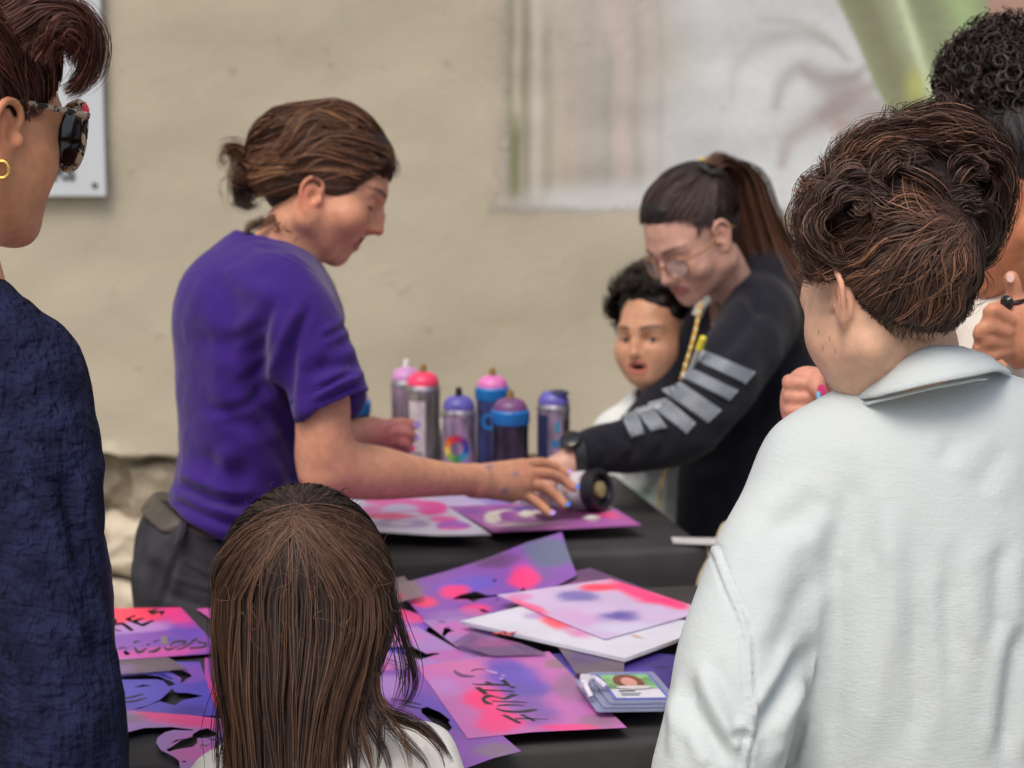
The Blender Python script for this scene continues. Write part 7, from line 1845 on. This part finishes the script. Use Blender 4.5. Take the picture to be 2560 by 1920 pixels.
for k_ in range(16):
    j_ = rng.normal(size=2) * 10
    H.lock(np.array([P(90 + j_[0], 140 + j_[1], 1.955), P(120 + j_[0], 90 + j_[1], 1.95), P(160 + j_[0], 70 + j_[1], 1.95), P(190 + j_[0], 110 + j_[1], 1.955), P(186 + j_[0], 170, 1.96)]), 30, (.010, .012, .006), .00042, HA, (.005, 1.5), 24)
for gpx, n in (([(215, 60), (240, 120), (232, 190), (200, 240), (178, 258)], 10), ([(190, 150), (205, 190), (185, 235), (165, 250)], 10), ([(205, 20), (212, 50), (205, 100)], 8), ([(92, 262), (84, 285), (74, 300)], 16)):
    H.lock(np.array([P(a, b_, 1.962 if b_ < 270 else 1.962) for a, b_ in gpx]), n, (.006, .008, .005), .0003, HA, (.002, 1.2))
H.build("hair", HAIR, W1)
m, nt, b = nodes("pale tortoiseshell")
mx = noise_mix(nt, lin(176, 160, 138), lin(30, 24, 24), 130, .50, .54, 2); nt.links.new(mx, b.inputs['Base Color']); b.inputs['Roughness'].default_value = .25; TORT = m
LENS1 = plain("dark brown lens", lin(40, 26, 30), .08, var=.3, vscale=40, spec=.7)
sg = specs("sunglasses", M1, "oversized dark sunglasses with pale tortoiseshell frame and temples", LENS1, TORT, r=.0315, zc=.006, yb=.113, wrap=.12, wide=1.10, tall=1.02, sep=.0345, rim=.0022, rimh=.0034, xw=.0745)
rd = MB(); rd.tube(to_world(M1, np.array([(.052, .102, .034), (.062, .0975, .028), (.069, .093, .018)])), .0040, 8); auto_smooth(rd.build("red_trim", plain("red acetate", lin(190, 34, 66), .25), sg), 60)
er = empty("earring", P(4, 425, 1.955), "small gold hoop earring below the ear at the left edge", "earring")
mb = MB(); mb.tube([P(6, 424, 1.972) + RX * .0065 * math.cos(a) + UP * .008 * math.sin(a) for a in np.linspace(0, 6.2832, 26)], .0022, 8); auto_smooth(mb.build("hoop", plain("gold", lin(212, 170, 96), .25, .9), er))

# ================================================================== WOMAN AT THE RIGHT EDGE
W5 = person(2600, 1000, 2.62, "dark-haired woman with a curly topknot and white knit top, raising one hand")
f_, u_ = face_dir(-112, 22)
M5 = basis(P(2545, 500, 2.66), f_, u_, 1.02)
O5 = dict(flush=.2, cheek=1.05)
SK5 = lin(186, 122, 88)
F = Field(axis((x_(1940, 2.5), x_(2160, 2.5), .0026), (x_(2160, 2.5), x_(2420, 2.5), .006), (x_(2420, 2.55), x_(2720, 2.6), .0028), (x_(2720, 2.6), x_(2900, 2.6), .006)), axis((2.36, 2.46, .0028), (2.46, 2.90, .0036)), axis((.9, 1.14, .007), (1.14, 1.78, .0028)))
head(F, M5, O5)
F.limb([P(2560, 560, 2.68), P(2570, 680, 2.70), P(2590, 800, 2.72)], [.050, .048, .06], k=.02)
F.limb([P(2700, 880, 2.70), P(2760, 1050, 2.66), P(2740, 1080, 2.62)], [.05, .045, .040], k=.02)
# raised hand, fingers curled to the left, first finger up
F.limb([P(2740, 1080, 2.62), P(2640, 960, 2.52), P(2560, 870, 2.47)], [.040, .032, .026], k=.015)
F.ell(P(2540, 815, 2.46), (.036, .022, .040), k=.015)
for q, r in (([P(2540, 780, 2.455), P(2536, 730, 2.45), P(2528, 695, 2.445)], .0098), ([P(2520, 800, 2.44), P(2486, 775, 2.43), P(2470, 790, 2.43), P(2488, 812, 2.435)], .0096), ([P(2515, 830, 2.44), P(2466, 818, 2.43), P(2450, 838, 2.43), P(2474, 852, 2.435)], .0095), ([P(2515, 855, 2.445), P(2462, 858, 2.435), P(2446, 878, 2.435), P(2470, 892, 2.44)], .0090), ([P(2520, 875, 2.45), P(2478, 890, 2.44), P(2462, 910, 2.44)], .0082)):
    finger(F, q, r, r * .88, .004)
# other arm reaches left to a fist holding a blue stick
F.limb([P(2520, 900, 2.66), P(2440, 1180, 2.62), P(2340, 1240, 2.56)], [.05, .045, .040], k=.02)
F.limb([P(2340, 1240, 2.56), P(2220, 1120, 2.52), P(2110, 1040, 2.49), P(2060, 1010, 2.48)], [.040, .036, .028, .027], k=.015)
F.ell(P(2030, 1005, 2.475), (.036, .030, .042), k=.015); F.ell(P(2008, 1010, 2.475), (.024, .022, .042), k=.012)
for yy, r in ((958, .0098), (992, .0098), (1025, .0094), (1056, .0086)):
    finger(F, [P(2010, yy + 4, 2.455), P(1975, yy - 2, 2.445), P(1985, yy + 2, 2.425), P(2030, yy + 2, 2.418)], r, r * .9, .004)
finger(F, [P(2070, 990, 2.44), P(2050, 955, 2.425), P(2040, 962, 2.41), P(2052, 985, 2.405)], .0115, .0090, .005)
V, Q = F.mesh(); C = skin_paint(V, M5, SK5, O5)
p_ = PX(V); left = (p_[:, 0] < 2350)[:, None]; C = np.where(left, lin(206, 146, 124) * (1 + .08 * fbm(V, 40, 2))[:, None], C)
rp = ((p_[:, 0] > 2420) & (p_[:, 1] > 660) & (p_[:, 2] < 2.52))[:, None]; C = np.where(rp, lin(204, 142, 112) * (1 + .06 * fbm(V, 40, 2))[:, None], C)
mesh_obj("body", V, Q, SKIN, W5, True, C)
nail("nail", NPK, P(2055, 975, 2.397), (.3, 0, -1), (.2, -1, .2), W5, .014, .012); nail("nail", NAIL("pale", (226, 190, 180)), P(2526, 694, 2.434), (-.1, 0, 1), (-.3, -1, .2), W5, .012, .009)
KNIT = cloth("white knit", lin(214, 208, 198), weave=260, bstr=.7)
F = Field(axis((x_(2060, 2.5), x_(2960, 2.6), .0045)), axis((2.34, 2.96, .0065)), axis((.85, 1.44, .006)), pad=.06)
F.limb([P(2480, 790, 2.74), P(2600, 770, 2.76), P(2780, 830, 2.76)], [.060, .066, .06], k=.03)
F.limb([P(2590, 860, 2.76), P(2600, 1100, 2.78), P(2600, 1500, 2.78)], [.125, .14, .15], k=.03)
F.limb([P(2720, 860, 2.71), P(2770, 1050, 2.67), P(2740, 1085, 2.62), P(2645, 965, 2.525), P(2590, 905, 2.485)], [.06, .058, .052, .042, .035], k=.02, n=30)
F.limb([P(2490, 860, 2.68), P(2440, 1180, 2.63), P(2340, 1245, 2.56), P(2220, 1125, 2.52), P(2140, 1060, 2.495)], [.06, .056, .050, .044, .037], k=.02, n=30)
F.ell(P(2575, 640, 2.70), (.056, .06, .058), k=.01, op='s')
V, Q = F.mesh(); V = V + vnormals(V, Q) * (.0018 * vnoise(V * [1, 1, .5], 60))[:, None]; mesh_obj("knit_top", V, Q, KNIT, W5); legs(W5, P(2600, 1000, 2.76)[0], P(2600, 1000, 2.78)[1], .86, DARKT)
rg_ = empty("ring", P(2520, 760, 2.44), "dark ring on the raised hand at the right edge", "ring")
mb = MB(); A = axis_matrix(P(2536, 752, 2.452), P(2530, 700, 2.447) - P(2538, 775, 2.455)); mb.tube([to_world(A, (.0118 * math.cos(a), .0118 * math.sin(a), 0)) for a in np.linspace(0, 6.2832, 24)], .003, 8); auto_smooth(mb.build("band", plain("dark metal", (.03, .025, .025), .3, .5), rg_))
mb = MB(); mb.lathe([(.003, 0), (.009, .001), (.0095, .004), (.006, .007)], 18, axis_matrix(P(2521, 757, 2.443), (-.8, -.6, 0))); auto_smooth(mb.build("stone", plain("black stone", (.015, .013, .014), .1), rg_))
stk = empty("stick", P(2047, 1000, 2.40), "thin light blue stick held in the fist behind the white blouse", "stick")
mb = MB(); mb.tube([P(2046, 980, 2.388), P(2049, 1005, 2.384), P(2044, 1040, 2.384), P(2046, 1070, 2.39)], [.0026, .0036, .0036, .0034], 8); auto_smooth(mb.build("shaft", plain("blue plastic", lin(110, 170, 206), .3), stk))
mb = MB(); mb.lathe([(.001, -.006), (.0048, -.002), (.0048, .006), (.003, .010)], 12, axis_matrix(P(2045, 1032, 2.384), (0, 0, 1))); auto_smooth(mb.build("grip", plain("pale grip", lin(150, 196, 214), .4), stk))
H = Hair(M5[:3, 3])
shell(H, M5, [((0, -.022, .060), (.077, .094, .079)), ((0, -.046, .015), (.064, .046, .066)), ((0, .036, .088), (.054, .050, .034))], lin(24, 22, 25), .003)
S = Scalp(M5, (0, -.012, .050), (.082, .104, .090)); tie = np.array([.0, -.35, .92])
H5 = (lin(16, 14, 16), lin(38, 34, 38), lin(84, 78, 84)); H5C = (lin(18, 14, 15), lin(42, 32, 31), lin(90, 72, 66))
hair_cap(H, S, 1800, tie, H5, .03, .002, span=(0, 1), spread=.12)
bc5 = P(2525, 210, 2.68)
Fb = Field(np.arange(bc5[0] - .13, bc5[0] + .15, .004), np.arange(2.5, 2.9, .005), np.arange(bc5[2] - .12, bc5[2] + .13, .004))
Fb.ell(bc5, (.072, .075, .066), CR, k=.02); V, Q = Fb.mesh(1); V = V + vnormals(V, Q) * (.012 * fbm(V, 36, 3))[:, None]; H.add(V, Q, lin(24, 19, 19))
I4 = np.eye(4); I4[:3, 3] = bc5
curls(H, I4, 2000, H5C, afro_gen(I4, (0, 0, 0), (.078, .080, .073), lambda v: v[:, 2] > -.8), .011, 2.2, .0011)
H.build("hair", HAIR, W5)
